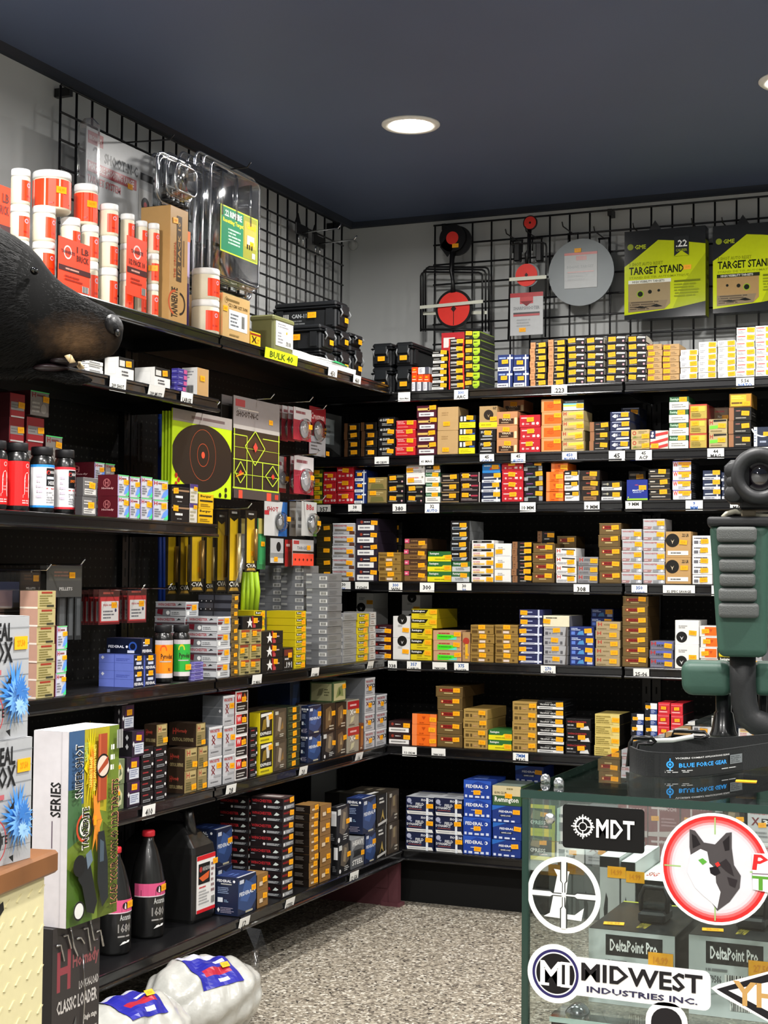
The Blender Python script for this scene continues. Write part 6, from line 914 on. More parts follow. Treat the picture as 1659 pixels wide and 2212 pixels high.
o = card('paper_target_pack', 'dark gridded paper target pack with grey header and red diamonds', 'paper targets', w, h, .004, '3a322c', GT, loc, PI/2, group='paper target packs'); sticker(o, (w*.3, -.001, h*.8))
card('paper_target_pack', 'gridded paper target pack hanging behind the dark gridded front one', 'paper targets', w, h*.98, .004, '2c2622', [(0, .9, 1, 1, '6a6464')], (loc[0]-.04, loc[1], loc[2]+.01), PI/2, group='paper target packs')
# long yellow accessory packs
YP = [(.0, .0, 1, 1, '2a2415'), (.12, .1, .8, .88, 'e0b820'), (.08, .9, .92, 1, '1c1a14'), ('G', .25, .92, .75, .97, 'c9c9c4', 1), ('P', [(.12, .88), (.8, .88), (.46, .84)], '1a1710'), (.0, .06, 1, .14, '15130f'), ('T', 'CVA', .08, .07, .92, .13, 'eae8e0'), ('P', [(.1, .02), (.9, .02), (.8, .06), (.2, .06)], 'b9923a')]
for i, (u0, u1, v0, v1, X) in enumerate(((360, 384, 1135, 1285, .12), (387, 410, 1130, 1285, .14), (411, 440, 1120, 1278, .2), (444, 462, 1140, 1280, .17), (467, 490, 1105, 1278, .2), (493, 518, 1097, 1280, .24), (530, 554, 1103, 1235, .27))):
    o = blister(u0, u1, v0, v1, X, '2a2415', YP, 'long yellow and black accessory pack, %s from the blue rods' % ORD[i+1], 'accessory pack', group='yellow accessory packs', st=(.2, .3) if i in (2, 6) else None)
    w, h, _ = SX(u0, u1, v0, v1, X); b = MB(); b.tube([(.1*w, -.012, h*.18), (.12*w, -.012, h*.7)], w*.1, M('c9b98a' if i % 2 else '8a6d3a', .3, metal=.6), 10)
    if i == 5: b.tube([(.0, -.016, h*.12), (.36*w, -.016, h*.52)], w*.11, M('d6d6d4', .2, metal=.8), 10)
    b.build('brass_tool', o)
for i, (u0, u1) in enumerate(((556, 574), (520, 529))): blister(u0, u1, 1120, 1230, .21, ('2f7a4a', '6a6a68')[i], [(.1, .7, .9, 1, 'b5a85c'), (.2, .1, .8, .66, ('3f9a5c', '8d8f8d')[i])], ('green tube pack beside the yellow packs', 'grey tube pack among the yellow packs')[i], 'accessory pack', st=(.1, .5) if i == 0 else None)
b = MB(); 
for i, (u0, u1) in enumerate(((522, 528), (530, 536), (538, 545), (548, 556))):
    w, h, loc = SX(u0, u1, 1236, 1318, .2); b = MB(); m = M('a8cc2c', .4); b.tube([(0, 0, 0), (.004*i, 0, h*.5), (-.01*(i-1.5)*.3, 0, h)], w*.42, m, 8); o = b.build('lime_rod', None, loc, PI/2); tag(o, 'lime green flexible rod, %s of four under the yellow packs' % ORD[i+1], 'rod', 'lime green rods')
for i, u in enumerate((345, 353)):
    p0, p1 = at(u, 890, 0, .14), at(u, 1305, 0, .14); b = MB(); b.tube([p0, p1], .006, M('1c3a8a', .4), 8); tag(b.build('cleaning_rod'), 'long blue rod hanging beside the round target pack, %s' % ('nearer the bottles', 'nearer the target')[i], 'rod', 'blue cleaning rods')
# packs hung over the fourth side shelf
PB = [(0, 0, 1, .78, '2c241e'), (.04, .3, .96, .98, '3a2e24'), ('G', .2, .5, .8, .8, '6a4a34', 2), ('T', 'PELLETS', .3, .1, .75, .2, 'b9b5ae')]
for i in range(4): blister(43-10*i, 87-10*i, 1230, 1278, .24-.03*i, '2a221c', PB, 'dark brown pellet pack above the khaki bullet boxes, %s' % ('foremost' if i == 0 else ORD[i]+' behind the front'), group='brown pellet packs', st=(.28, .6) if i == 0 else None)
for i in range(2): blister(101-14*i, 177-14*i, 1218, 1290, .25-.04*i, '4a4a48', [(.05, .5, .98, .86, '55554f'), ('G', .2, .6, .7, .8, '8d6a5c', 2), ('T', 'PELLETS', .35, .2, .72, .3, 'c4c2be')], 'grey pellet pack beside the brown pellet packs, %s' % ('in front', 'behind')[i], group='grey pellet packs', st=(.2, .66) if i == 0 else None)
for i, (u0, u1) in enumerate(((124, 143), (146, 159), (162, 176))): blister(u0, u1, 1288, 1382, .2, '3d3f40', [(.2, .1, .8, .95, '66696b')], 'grey clear tube pack below the grey pellet pack, %s' % ORD[i+1], group='clear tube packs')
RP = [(0, 0, 1, 1, '6d1f24'), (.0, .8, 1, 1, '4a2a26'), ('G', .2, .84, .8, .95, 'a04a40', 1), (.06, .06, .96, .78, 'c03a3c'), (.12, .1, .94, .66, 'dcd9d6'), ('T', 'triple seven', .2, .5, .7, .6, 'b0383c'), ('G', .2, .15, .75, .42, '77777c', 3), ('O', .8, .4, .05, '3a3a5c')]
for g, (ua, ub, v0, v1, n) in enumerate(((213, 258, 1273, 1349, 5), (275, 316, 1270, 1345, 3))):
    for i in range(n): blister(ua-11*i, ub-11*i, v0, v1, .25-.03*i, '4a2024', RP, 'red pellet pack with white label, %s on the %s hook' % ('foremost' if i == 0 else ORD[i]+' behind the front', ('first', 'second')[g]), group='red powder-pellet packs', st=(.22, .55) if i == 0 else None)
    w, h, loc = SX(ua, ub, v0, v1, .25); hookbar('silver peg hook carrying the %s red pellet packs' % ('first', 'second')[g], (.062, loc[1], loc[2]+h*.98), (.36, loc[1], loc[2]+h*1.0), CHROME, False, 'silver peg hooks')
for u, v, s in ((640, 868, 'upper red tin blisters'), (655, 982, 'middle red tin blisters'), (668, 1080, 'grey shot blisters'), (505, 1098, 'yellow accessory packs'), (555, 862, 'gridded target packs'), (435, 880, 'round target packs'), (65, 1231, 'brown pellet packs'), (139, 1220, 'grey pellet packs')):
    P = at(u, v, 0, .30); hookbar('silver peg hook carrying the '+s, (.062, P.y, P.z), (.36, P.y, P.z), CHROME, False, 'silver peg hooks')
P = at(684, 884, 0, .212); hookbar('silver peg hook carrying the air rifle blister', (.062, P.y, P.z), (.25, P.y, P.z), CHROME, False, 'silver peg hooks')
# clear bin
w, h, loc = SX(60, 80, 1275, 1398, .3); y1 = loc[1]; b = MB(); 
bx = empty('plastic_bin', (.33, y1-.14, ZL['l4'])); b.box(-.24, -.02, -.16, .16, .20, .30, PLASTIC, .008); b.box(-.24, -.02, -.16, .16, .0, .198, PLASTIC, .008); b.build('clear_tub', bx); b = MB(); b.box(-.22, -.04, -.14, .10, .21, .27, M('1d2440', .6)); b.box(-.22, -.04, -.14, .14, .004, .17, M('6a4a4a', .7)); b.build('folded_contents', bx); tag(bx, 'clear plastic bin with dark blue contents behind the reveal boxes', 'bin')
# ================================================================== bottles
BP = M('131313', .28, spec=.55, coat=.2); BC = M('17171a', .5)
def bottle(um, wpx, vt, zs, X, items, ac, arc, label, group, name='powder_bottle', lz=(.09, .73), cap='17171a'):
    y = at(um, vt+60, 0, X).y; zc = (Vector((X, y, zs))-CAM).dot(FW); r = wpx/2*zc/F; H = at(um, vt, 0, X).z-zs
    b = MB(); b.lathe([(r*.86, 0), (r*.97, .006), (r, .014), (r, H*.73), (r*.985, H*.77), (r*.93, H*.81), (r*.84, H*.845), (r*.77, H*.86), (r*.77, H*.9)], BP, 32); b.cyl_art(items, r*1.001, ac, arc, H*lz[0], H*(lz[1]-lz[0]))
    o = b.build(name, None, (X, y, zs)); b = MB(); pr = [(r*.82, H*.875), (r*.88, H*.88), (r*.88, H*.985), (r*.84, H), (.0001, H)]; b.lathe(pr, M(cap, .5), 28); b.build('screw_cap', o); tag(o, label, 'bottle', group); return o, r, H
RB = [(0, 0, 1, 1, 'd81f20'), ('P', [(.52, .18), (.78, .18), (.78, .24), (.76, .26), (.76, .62), (.73, .72), (.66, .76), (.59, .72), (.56, .62), (.56, .26), (.52, .24)], 'eee4e2'), ('T', '3031', .57, .5, .75, .6, 'd0484a'), ('G', .57, .3, .74, .44, 'd8888a', 2), ('R', .66, .9, .05, .035, 'f0b9b5'), ('G', .5, .04, .8, .14, 'f0c4c2', 2)]
HB = lambda c, t, k: [(0, 0, 1, 1, 'e9e8ea'), (0, .94, 1, 1, c), (0, 0, 1, .05, c), (.46, .5, .76, .92, '17171a'), ('O', .52, .82, .05, 'b52f2a'), ('T', 'HODGDON', .57, .79, .75, .86, 'e2e2e2'), (.48, .66, .72, .72, 'c9d8e8') if k else ('P', [(.47, .62), (.74, .62), (.74, .54)], 'd8d4d0'), ('T', t, .52, .53 if k else .63, .74, .62 if k else .7, 'f0f0f0' if k else 'f07a2a'), ('G', .46, .42, .76, .47, 'c84a4c', 1), ('G', .46, .1, .76, .38, '9a9a9e', 5), ('G', .2, .2, .38, .8, 'c4b9c8', 5)]
Z3 = ZL['l3']
for um, w, vt, it, lb in ((-12, 56, 952, RB, 'red-labelled black powder bottle cut off by the picture edge'), (36, 54, 957, RB, 'red-labelled black powder bottle beside the blue-trimmed one'), (90, 54, 966, HB('2f8ad8', 'H335', 1), 'white blue-trimmed label powder bottle'), (139, 47, 972, HB('d8303a', 'LONGSHOT', 0), 'white red-trimmed label powder bottle')):
    bottle(um, w, vt, Z3, .315, it, -.45, 3.0, lb, 'black powder bottles on the third side shelf')
PY = lambda c, t: [(0, .12, 1, .88, c), (0, .0, 1, .12, 'd8cfd0'), (0, .88, 1, 1, 'c4bcc0'), ('T', 'Pyrodex', .26, .46, .78, .64, '2a2018'), (.22, .42, .7, .45, 'b9b4b0'), ('T', t, .56, .18, .66, .27, '7a3010'), ('P', [(.36+.14*math.cos(PI*i/8), .72+.16*math.sin(PI*i/8)) for i in range(9)], 'd0c82a' if t == 'P' else 'f0561c')]
for um, w, c, t, lb in ((352, 42, 'f08a14', 'RS', 'orange-labelled black powder jar beside the primer boxes'), (391, 39, '2fa83c', 'P', 'green-labelled black powder jar beside the silver bricks')):
    o, r, H = bottle(um, w, 1350, ZL['l4'], .34, PY(c, t), -.6, 2.6, lb, 'powder jars on the fourth side shelf', 'powder_jar', (.09, .74))
    if t == 'P': sticker(o, (r*1.01*math.cos(-.1), r*1.01*math.sin(-.1), H*.25), -.1+PI/2)
# tall jugs on the bottom shelf
def jug(um, wpx, vt, X, label):
    zs = ZL['l6']; y = at(um, 2000, 0, X).y; zc = (Vector((X, y, zs))-CAM).dot(FW); r = wpx/2*zc/F; H = at(um, vt, 0, X).z-zs
    b = MB(); b.lathe([(r*.9, 0), (r, .01), (r, H*.46), (r*.97, H*.54), (r*.8, H*.68), (r*.55, H*.82), (r*.34, H*.9), (r*.3, H*.95)], BP, 36)
    b.cyl_art([(0, .72, 1, .96, 'd0527e'), (0, .7, 1, .72, 'd8c4cc'), ('O', .52, .84, .07, '1a1216'), ('P', [(.5, .78), (.54, .78), (.53, .88), (.51, .9)], 'e0d4d8'), ('T', 'Accurate', .4, .56, .68, .68, 'b9b9b6'), ('T', '1680', .36, .32, .66, .5, '8d8a86'), ('G', .36, .22, .68, .28, '9a9794', 1), ('P', [(.4, .08), (.46, .14), (.64, .16), (.62, .12), (.48, .1)], 'e6e6e4')], r*1.001, -.35, 3.0, H*.06, H*.48)
    o = b.build('powder_jug', None, (X, y, zs)); b = MB(); b.lathe([(r*.36, H*.945), (r*.38, H*.95), (r*.38, H*.99), (r*.34, H), (.0001, H)], M('c42430', .4), 24); b.build('red_cap', o)['label'] = 'red screw cap'
    sticker(o, (r*1.004*math.cos(.12), r*1.004*math.sin(.12), H*.47), .12+PI/2, 1.1); tag(o, label, 'jug', 'tall powder jugs')
jug(318, 74, 1794, .35, 'tall black powder jug with pink band and red cap'); jug(246, 74, 1830, .37, 'tall black pink-banded powder jug half hidden by the target-kit carton')
def square_jug():
    zs = ZL['l6']; w, h, loc = SX(418, 466, 1790, 1985, .395); wd = .14; d = .23
    y0 = loc[1]-w/2; H = .308
    b = MB(); x0, x1 = -w/2, w/2
    P = [(-w/2, -d/2), (w/2, -d/2), (w/2, d/2), (-w/2, d/2)]
    def ring(s, z, rr=.012):
        o = []
        for cx, cy, a0 in ((w/2*s-rr, -d/2*s+rr, -PI/2), (w/2*s-rr, d/2*s-rr, 0), (-w/2*s+rr, d/2*s-rr, PI/2), (-w/2*s+rr, -d/2*s+rr, PI)):
            for i in range(5): o.append((cx+rr*math.cos(a0+PI/2*i/4), cy+rr*math.sin(a0+PI/2*i/4), z))
        return o
    R = [ring(.95, 0), ring(1, .01), ring(1, H*.6), ring(.97, H*.66), ring(.72, H*.76), ring(.42, H*.84)]; n = 20; V = sum(R, [])
    b.add(V, [tuple(range(n-1, -1, -1))]+[(i*n+k, i*n+(k+1) % n, i*n+n+(k+1) % n, i*n+n+k) for i in range(5) for k in range(n)]+[tuple(5*n+k for k in range(n))], BP, False)
    b.tube([(0, d*.42, H*.66), (0, d*.40, H*.95), (0, d*.28, H*1.0), (0, -.02, H*1.0), (0, -.06, H*.95), (0, -.07, H*.74)], [.016, .014, .014, .014, .015, .018], BP, 10)
    o = b.build('powder_jug', None, (.395-d/2, loc[1], zs), PI/2)
    q = card('paper_label', None, None, w*.82, H*.5, .0006, 'e9e7e4', [(0, .92, 1, 1, 'd02028'), (0, 0, 1, .06, 'd02028'), (.08, .5, .7, .86, '15130f'), ('O', .2, .76, .05, 'b0302c'), ('T', 'HODGDON', .3, .72, .68, .8, 'b9b9b6'), ('P', [(.1, .62), (.66, .7), (.62, .58), (.3, .54)], 'd8602a'), ('G', .1, .42, .7, .47, 'c84a4c', 1), ('G', .1, .14, .7, .4, 'a9a9a9', 5), ('G', .76, .3, .96, .86, '8a6a6a', 6), ('B', .76, .12, .96, .24)], (w*.05, -d/2-.0008, H*.08), 0, o); q['label'] = 'white and red printed label'; sticker(q, (w*.4, -.001, H*.42))
    tag(o, 'black square-shouldered powder jug with handle and white label', 'jug')
square_jug()
# ================================================================== bags of wads on the floor
BAGM = M('bcbcb6', .28, spec=.5, var=.14, scale=45, bump=.9, coat=.5)
def bag(c, L, rw, rh, rz, label, knot, blue):
    b = MB(); n, m = 90, 60; rg = random.Random(hash(label) & 99 if 0 else len(label)); V = []; Fc = []
    ph = [rg.uniform(0, 6) for _ in range(8)]
    for i in range(m+1):
        t = i/m; x = (t-.5)*L; s = (1-abs(2*t-1)**2.6)**.5 if 0 < t < 1 else .02
        for k in range(n):
            an = 2*PI*k/n; wob = 1+.05*math.sin(3*an+ph[0]+5*t)+.04*math.sin(7*an+ph[1]+9*t)+.03*math.sin(13*t*3+ph[2]+2*an)+.02*math.sin(11*an+17*t+ph[3])+.02*abs(math.sin(6*an+23*t+ph[4]))+.014*abs(math.sin(19*an-31*t+ph[5]))
            V.append((x, rw*s*wob*math.cos(an), max(.001, rh+rh*s*wob*math.sin(an))))
    for i in range(m):
        for k in range(n): Fc.append((i*n+k, i*n+n+k, i*n+n+(k+1) % n, i*n+(k+1) % n))
    b.add(V, Fc, BAGM, True); o = b.build('wad_bag', None, c, rz)
    # printed blue panel laid over the top of the bag
    q = MB(); x0, x1, a0, a1 = blue; 
    def srf(t, a):
        s = (1-abs(2*t-1)**2.6)**.5; wob = 1+.05*math.sin(3*a+ph[0]+5*t)+.04*math.sin(7*a+ph[1]+9*t)+.03*math.sin(13*t*3+ph[2]+2*a)+.02*math.sin(11*a+17*t+ph[3])
        return Vector(((t-.5)*L, rw*s*wob*math.cos(a)*1.04, rh+rh*s*wob*math.sin(a)*1.04+.001))
    G = 12
    for i in range(G):
        for j in range(G):
            ta, tb = x0+(x1-x0)*i/G, x0+(x1-x0)*(i+1)/G; aa, ab = a0+(a1-a0)*j/G, a0+(a1-a0)*(j+1)/G
            c_ = '2a2c9c' if not (j in (7, 8) and 1 < i < 10) else 'b0283c'
            if j == 10 and 4 < i < 8 or (j == 5 and 6 < i < 10): c_ = 'd8d8e6'
            if j < 2: c_ = 'c9c9d8'
            q.add([srf(ta, aa), srf(tb, aa), srf(tb, ab), srf(ta, ab)], [(0, 1, 2, 3)], M(c_, .3))
    q.build('printed_panel', o)['label'] = 'blue and red printed panel'
    p = srf(x0+(x1-x0)*.75, a0+(a1-a0)*.6); sticker(o, tuple(p+Vector((0, -.002, .004))), 0).rotation_euler = (-.9, 0, 0)
    kx = L/2*knot; q = MB(); bm = clear_mat('bag_film', (.9, .9, .9), 1.5, .15, 1.45, .06)
    q.tube([(kx*.96, 0, rh*.9), (kx*1.06, .0, rh*1.5), (kx*1.05, 0, rh*1.9)], [.03, .012, .008], bm, 10); q.add([(kx*1.05, 0, rh*1.9), (kx*1.0, .03, rh*2.5), (kx*1.22, .01, rh*2.4), (kx*1.25, -.02, rh*1.7)], [(0, 1, 2), (0, 2, 3)], bm, False); q.build('knotted_neck', o)
    tag(o, label, 'bag', 'white bags of wads')
bag((.60, -2.13, 0), .33, .108, .096, PI/2-.35, 'white plastic bag of wads on the floor, knot towards the corner', 1, (.3, .66, 1.35, 2.6))
bag((.615, -2.50, 0), .35, .112, .094, PI/2-.25, 'white plastic bag of wads on the floor beside the boxed loader', -1, (.34, .68, 1.2, 2.35))
# ================================================================== glass display case
ZT = .89; C0 = at(1125, 1705, 2, ZT); XC, YC = C0.x, C0.y; XE, YE = XC+.95, -2.52
case = empty('display_case', (0, 0, 0)); tag(case, 'glass display case with stickers on its front pane', 'display case')
BEV = M('5f8f80', .12, spec=.8)
def pane(name, x0, x1, y0, y1, z0, z1, edge='xyz'):
    b = MB(); b.box(x0, x1, y0, y1, z0, z1, GLASS); o = b.build(name, case)
    return o
TOPG = clear_mat('top_glass', (.82, .88, .85), 1.3, .012, 1.52, .02)
b = MB(); b.box(XC, XE, YC, YE, ZT-.0095, ZT, TOPG)
for x0, x1, y0, y1 in ((XC-.0006, XC, YC, YE), (XC, XE, YC-.0006, YC)): b.box(x0, x1, y0, y1, ZT-.0095, ZT-.0002, GEDGE)
b.build('glass_top', case)
ZF = .30
def upright_pane(name, x0, x1, y0, y1):
    b = MB(); b.box(x0, x1, y0, y1, ZF, ZT-.0105, GLASS); b.build(name, case)
upright_pane('front_pane', XC+.009, XE, YC+.002, YC+.008); upright_pane('side_pane', XC+.002, XC+.008, YC+.002, YE); upright_pane('back_pane', XC+.009, XE, YE-.008, YE-.002)
b = MB(); b.box(XC+.0085, XC+.0095, YC+.0015, YC+.0085, ZF, ZT-.011, GEDGE); b.box(XC+.0015, XC+.0085, YC+.001, YC+.0018, ZF, ZT-.011, GEDGE); b.build('pane_edge', case)['label'] = 'dark green glass edge'
ZSH = .625
b = MB(); b.box(XC+.03, XE, YC+.02, YE-.05, ZSH-.006, ZSH, clear_mat('shelf_glass', (.9, .94, .92), 1.2, .03)); b.box(XC+.03, XE, YC+.0194, YC+.02, ZSH-.006, ZSH, M('9fb4b0', .2)); b.build('glass_shelf', case)
b = MB(); b.box(XC, XE, YC, YE, .0, ZF, M('15161a', .35)); b.box(XC+.02, XE, YC+.06, YC+.075, ZSH-.022, ZSH-.008, BLACKMATT); b.build('base_cabinet', case)
def knob(u, v, dx=0):
    P = at(u, v, 1, YC-.008); b = MB(); r = .0066; b.lathe([(.0001, -r)]+[(r*math.sin(PI*i/8), -r*math.cos(PI*i/8)) for i in range(1, 8)]+[(.0001, r)], M('c9ccce', .15, metal=.9, var=.3, scale=200, bump=.6), 16); return b.build('chrome_knob', case, P)
for u, v in ((1178, 1682), (1207, 1690), (1188, 1768)): 
    if v < 1760:
        P = at(u, v+8, 2, ZT); b = MB(); r = .0062; b.lathe([(r*.9, 0), (r, .002), (r, .005), (r*.7, .009), (.0001, .0105)], M('c9ccce', .15, metal=.9, var=.3, scale=200, bump=.6), 14); b.build('chrome_knob', case, (P.x, P.y, ZT))
    else: knob(u, v)
for u in (1163, 1198):
    P = at(u, 1712, 1, YC+.012); b = MB(); b.box(P.x-.006, P.x+.006, YC+.009, YC+.016, ZT-.06, ZT-.011, clear_mat('clamp_acrylic', (.8, .93, .88), 1.3, .05)); b.build('glass_bracket', case)
P = at(1247, 2194, 1, YC+.05); b = MB(); b.lathe([(.012, -.012), (.014, -.008), (.014, .006), (.011, .011), (.0001, .012)], M('8d9094', .2, metal=.9), 16); o = b.build('shelf_stud', case, P); o.rotation_euler = (PI/2, 0, 0)
# stickers on the front pane
def plane(u, v, e=.0): return at(u, v, 1, YC-.0002-e+.002)
class ST:
    """a printed sticker on the pane, laid out around (u,v) in metres"""
    def __init__(s, u, v): s.c = plane(u, v); s.b = MB(); s.e = .0003; s.k = (s.c-CAM).dot(FW)/F
    def P(s, a, c): return (s.c.x+a, s.c.y-s.e, s.c.z+c)
    def poly(s, pts, col): s.b.add([s.P(a, c) for a, c in pts], [tuple(range(len(pts)))], M(col, .3)); s.e += .0001
    def disc(s, r, col, cx=0, cz=0, n=48): s.poly([(cx+r*math.cos(2*PI*i/n), cz+r*math.sin(2*PI*i/n)) for i in range(n)], col)
    def ring(s, r1, r2, col, cx=0, cz=0, a0=0, a1=2*PI, n=56):
        v = []; 
        for i in range(n+1):
            a = a0+(a1-a0)*i/n; v += [s.P(cx+r1*math.cos(a), cz+r1*math.sin(a)), s.P(cx+r2*math.cos(a), cz+r2*math.sin(a))]
        s.b.add(v, [(2*i, 2*i+1, 2*i+3, 2*i+2) for i in range(n)], M(col, .3)); s.e += .0001
    def text(s, t, x0, z0, x1, z1, col, it=0):
        vs, fs, asp = glyphs(t); s.b.add([s.P(x0+(x1-x0)*a+it*(z1-z0)*q, z0+(z1-z0)*q) for a, q in vs], fs, M(col, .3)); s.e += .0001
    def rrect(s, x0, z0, x1, z1, r, col):
        p = []
        for cx, cz, a0 in ((x1-r, z0+r, -PI/2), (x1-r, z1-r, 0), (x0+r, z1-r, PI/2), (x0+r, z0+r, PI)): p += [(cx+r*math.cos(a0+PI/2*i/5), cz+r*math.sin(a0+PI/2*i/5)) for i in range(6)]
        s.poly(p, col)
    def done(s, lab): o = s.b.build('window_sticker', case); o['label'] = lab; return o
k = ST(1303, 1790).k; KX = k/.985
s = ST(1303, 1790); w, h = 87*k/.96, 47*k; s.rrect(-w, -h, w, h, .004, '0b0b0d'); cx = -44*k
s.ring(.0105, .0085, 'f2f2f2', cx, .001); 
for q in range(20): a = 2*PI*q/20; s.ring(.0122, .0104, 'f2f2f2', cx, .001, a, a+.16, 3)
for dx, dz in ((1, 0), (-1, 0), (0, 1), (0, -1)): s.poly([(cx+dx*.004-abs(dz)*.0006, .001+dz*.004-abs(dx)*.0006), (cx+dx*.014-abs(dz)*.0006, .001+dz*.014-abs(dx)*.0006), (cx+dx*.014+abs(dz)*.0006, .001+dz*.014+abs(dx)*.0006), (cx+dx*.004+abs(dz)*.0006, .001+dz*.004+abs(dx)*.0006)], 'f2f2f2')
s.ring(.0052, .0042, 'f2f2f2', cx, .001); s.text('MDT', -14*k, -19*k, 70*k, 21*k, 'f4f4f4'); s.done('black rectangular sticker with white crosshair and letters')
s = ST(1218, 1933); k = s.k; R = 82*k; W_ = 'f1f4f2'; s.ring(R, R*.86, W_)
s.poly([(-.27*R, .66*R), (.16*R, .62*R), (.12*R, .5*R), (.02*R, -.5*R), (.3*R, -.5*R), (.55*R, -.3*R), (.48*R, -.64*R), (-.55*R, -.6*R), (-.38*R, -.5*R), (-.18*R, .5*R)], W_)
DK = '3a3d3c'
for a in range(4):
    c_, s_ = math.cos(a*PI/2), math.sin(a*PI/2); rot = lambda p: [(x*c_-z*s_, x*s_+z*c_) for x, z in p]
    s.poly(rot([(.06*R, -.045*R), (.3*R, -.045*R), (.36*R, -.1*R), (.86*R, -.1*R), (.86*R, .1*R), (.36*R, .1*R), (.3*R, .045*R), (.06*R, .045*R)]), DK)
for a in range(4):
    c_, s_ = math.cos(a*PI/2), math.sin(a*PI/2); rot = lambda p: [(x*c_-z*s_, x*s_+z*c_) for x, z in p]
    s.poly(rot([(0, -.02*R), (.3*R, -.02*R), (.37*R, -.065*R), (.88*R, -.065*R), (.88*R, .065*R), (.37*R, .065*R), (.3*R, .02*R), (0, .02*R)]), W_)
s.done('white ring sticker with crosshair and letter L')
s = ST(1200, 2103); k = s.k; w1 = 318*k/.95; s.rrect(-.005, -41*k, w1, 41*k, .008, 'f3f3f4'); s.disc(63*k, 'f3f3f4'); s.ring(52*k, 46*k, '2a2560'); s.disc(43*k, '0f0d12'); s.text('MI', -34*k, -26*k, 32*k, 26*k, 'f3f3f4')
s.poly([(-38*k, -27*k), (-14*k, -27*k), (-14*k, -21*k), (-38*k, -21*k)], 'f3f3f4'); s.poly([(12*k, -27*k), (38*k, -27*k), (38*k, -21*k), (12*k, -21*k)], 'f3f3f4'); s.poly([(12*k, 27*k), (38*k, 27*k), (38*k, 21*k), (12*k, 21*k)], 'f3f3f4')
s.text('MIDWEST', 58*k, -8*k, 318*k, 31*k, '17151a'); s.text('INDUSTRIES INC.', 70*k, -31*k, 308*k, -18*k, '2c2a4a'); s.done('white key-shaped sticker with round monogram')
s = ST(1545, 1877); k = s.k; R = 120*k; s.disc(R, 'f2f2f3'); s.disc(R*.945, 'd22a2a'); s.disc(R*.88, 'dc6264'); s.disc(R*.83, 'e2a2a8'); s.disc(R*.79, 'dcd0d8'); s.disc(R*.74, 'd9d9e0')
for dx, dz in ((1, 0), (-1, 0), (0, 1), (0, -1)): s.poly([(dx*.62*R-abs(dz)*.012*R, dz*.62*R-abs(dx)*.012*R), (dx*.92*R-abs(dz)*.012*R, dz*.92*R-abs(dx)*.012*R), (dx*.92*R+abs(dz)*.012*R, dz*.92*R+abs(dx)*.012*R), (dx*.62*R+abs(dz)*.012*R, dz*.62*R+abs(dx)*.012*R)], '9fc27a')
Q = lambda pts: [(x*R, z*R) for x, z in pts]
s.poly(Q([(-.46, .68), (-.36, .66), (-.2, .46), (.0, .44), (.2, .66), (.3, .68), (.3, .4), (.34, .1), (.46, -.08), (.44, -.3), (.26, -.56), (.04, -.74), (-.06, -.6), (-.2, -.5), (-.36, -.36), (-.46, -.1), (-.42, .1), (-.46, .36)]), '4a4648')
s.poly(Q([(-.44, .22), (-.26, .34), (-.14, .3), (-.1, .1), (.0, .02), (.02, -.24), (.1, -.4), (.04, -.7), (-.06, -.6), (-.2, -.5), (-.36, -.36), (-.5, -.1)]), 'e9e9ee')
s.poly(Q([(-.42, .6), (-.34, .56), (-.26, .42), (-.4, .34)]), '1c181c'); s.poly(Q([(.14, .5), (.26, .62), (.26, .36), (.18, .34)]), '1c181c')
s.poly(Q([(-.1, .02), (.04, .06), (.1, -.06), (.0, -.12), (-.08, -.08)]), '16121a'); s.poly(Q([(.06, .1), (.2, .2), (.28, .1), (.34, -.1), (.2, -.02)]), '2a2428'); s.poly(Q([(.22, -.12), (.4, -.16), (.36, -.3), (.26, -.26)]), '2a2428')
s.poly(Q([(-.3, .14), (-.22, .18), (-.14, .12), (-.22, .06)]), '5aa83c'); s.poly(Q([(.0, .1), (.06, .14), (.1, .08), (.04, .04)]), 'd8302c')
s.poly(Q([(.66, .34), (1.2, .36), (1.2, -.36), (.68, -.3)]), 'f0f0f2'); s.text('PREDATOR', .66*R, .04*R, 3.4*R, .33*R, 'd2262a', .12); s.poly(Q([(.66, -.01), (1.5, .02), (1.5, -.01), (.66, -.03)]), '8d7a8a'); s.text('TO', .66*R, -.31*R, 1.36*R, -.05*R, '5a9a34'); s.done('round red-rimmed sticker with a grey wolf head')
s = ST(1640, 2150); k = s.k; s.poly([(-104*k, 4*k), (-88*k, 14*k), (60*k, 68*k), (170*k, 0), (60*k, -72*k), (-88*k, -8*k)], 'f2f2f3'); s.poly([(-92*k, 3*k), (20*k, 48*k), (150*k, 0), (20*k, -50*k)], '15131a'); s.poly([(-66*k, 3*k), (30*k, 34*k), (120*k, 0), (30*k, -36*k)], 'f0f0f0'); s.text('YHM', -56*k, -26*k, 96*k, 26*k, 'c49a5c'); s.done('diamond-shaped sticker with gold letters')
s = ST(1440, 2222); k = s.k; s.rrect(-46*k, -90*k, 46*k, 56*k, 40*k, 'f2f2f3'); s.rrect(-34*k, -80*k, 34*k, 44*k, 32*k, '17151a'); s.done('rounded black sticker with white outline at the picture foot')
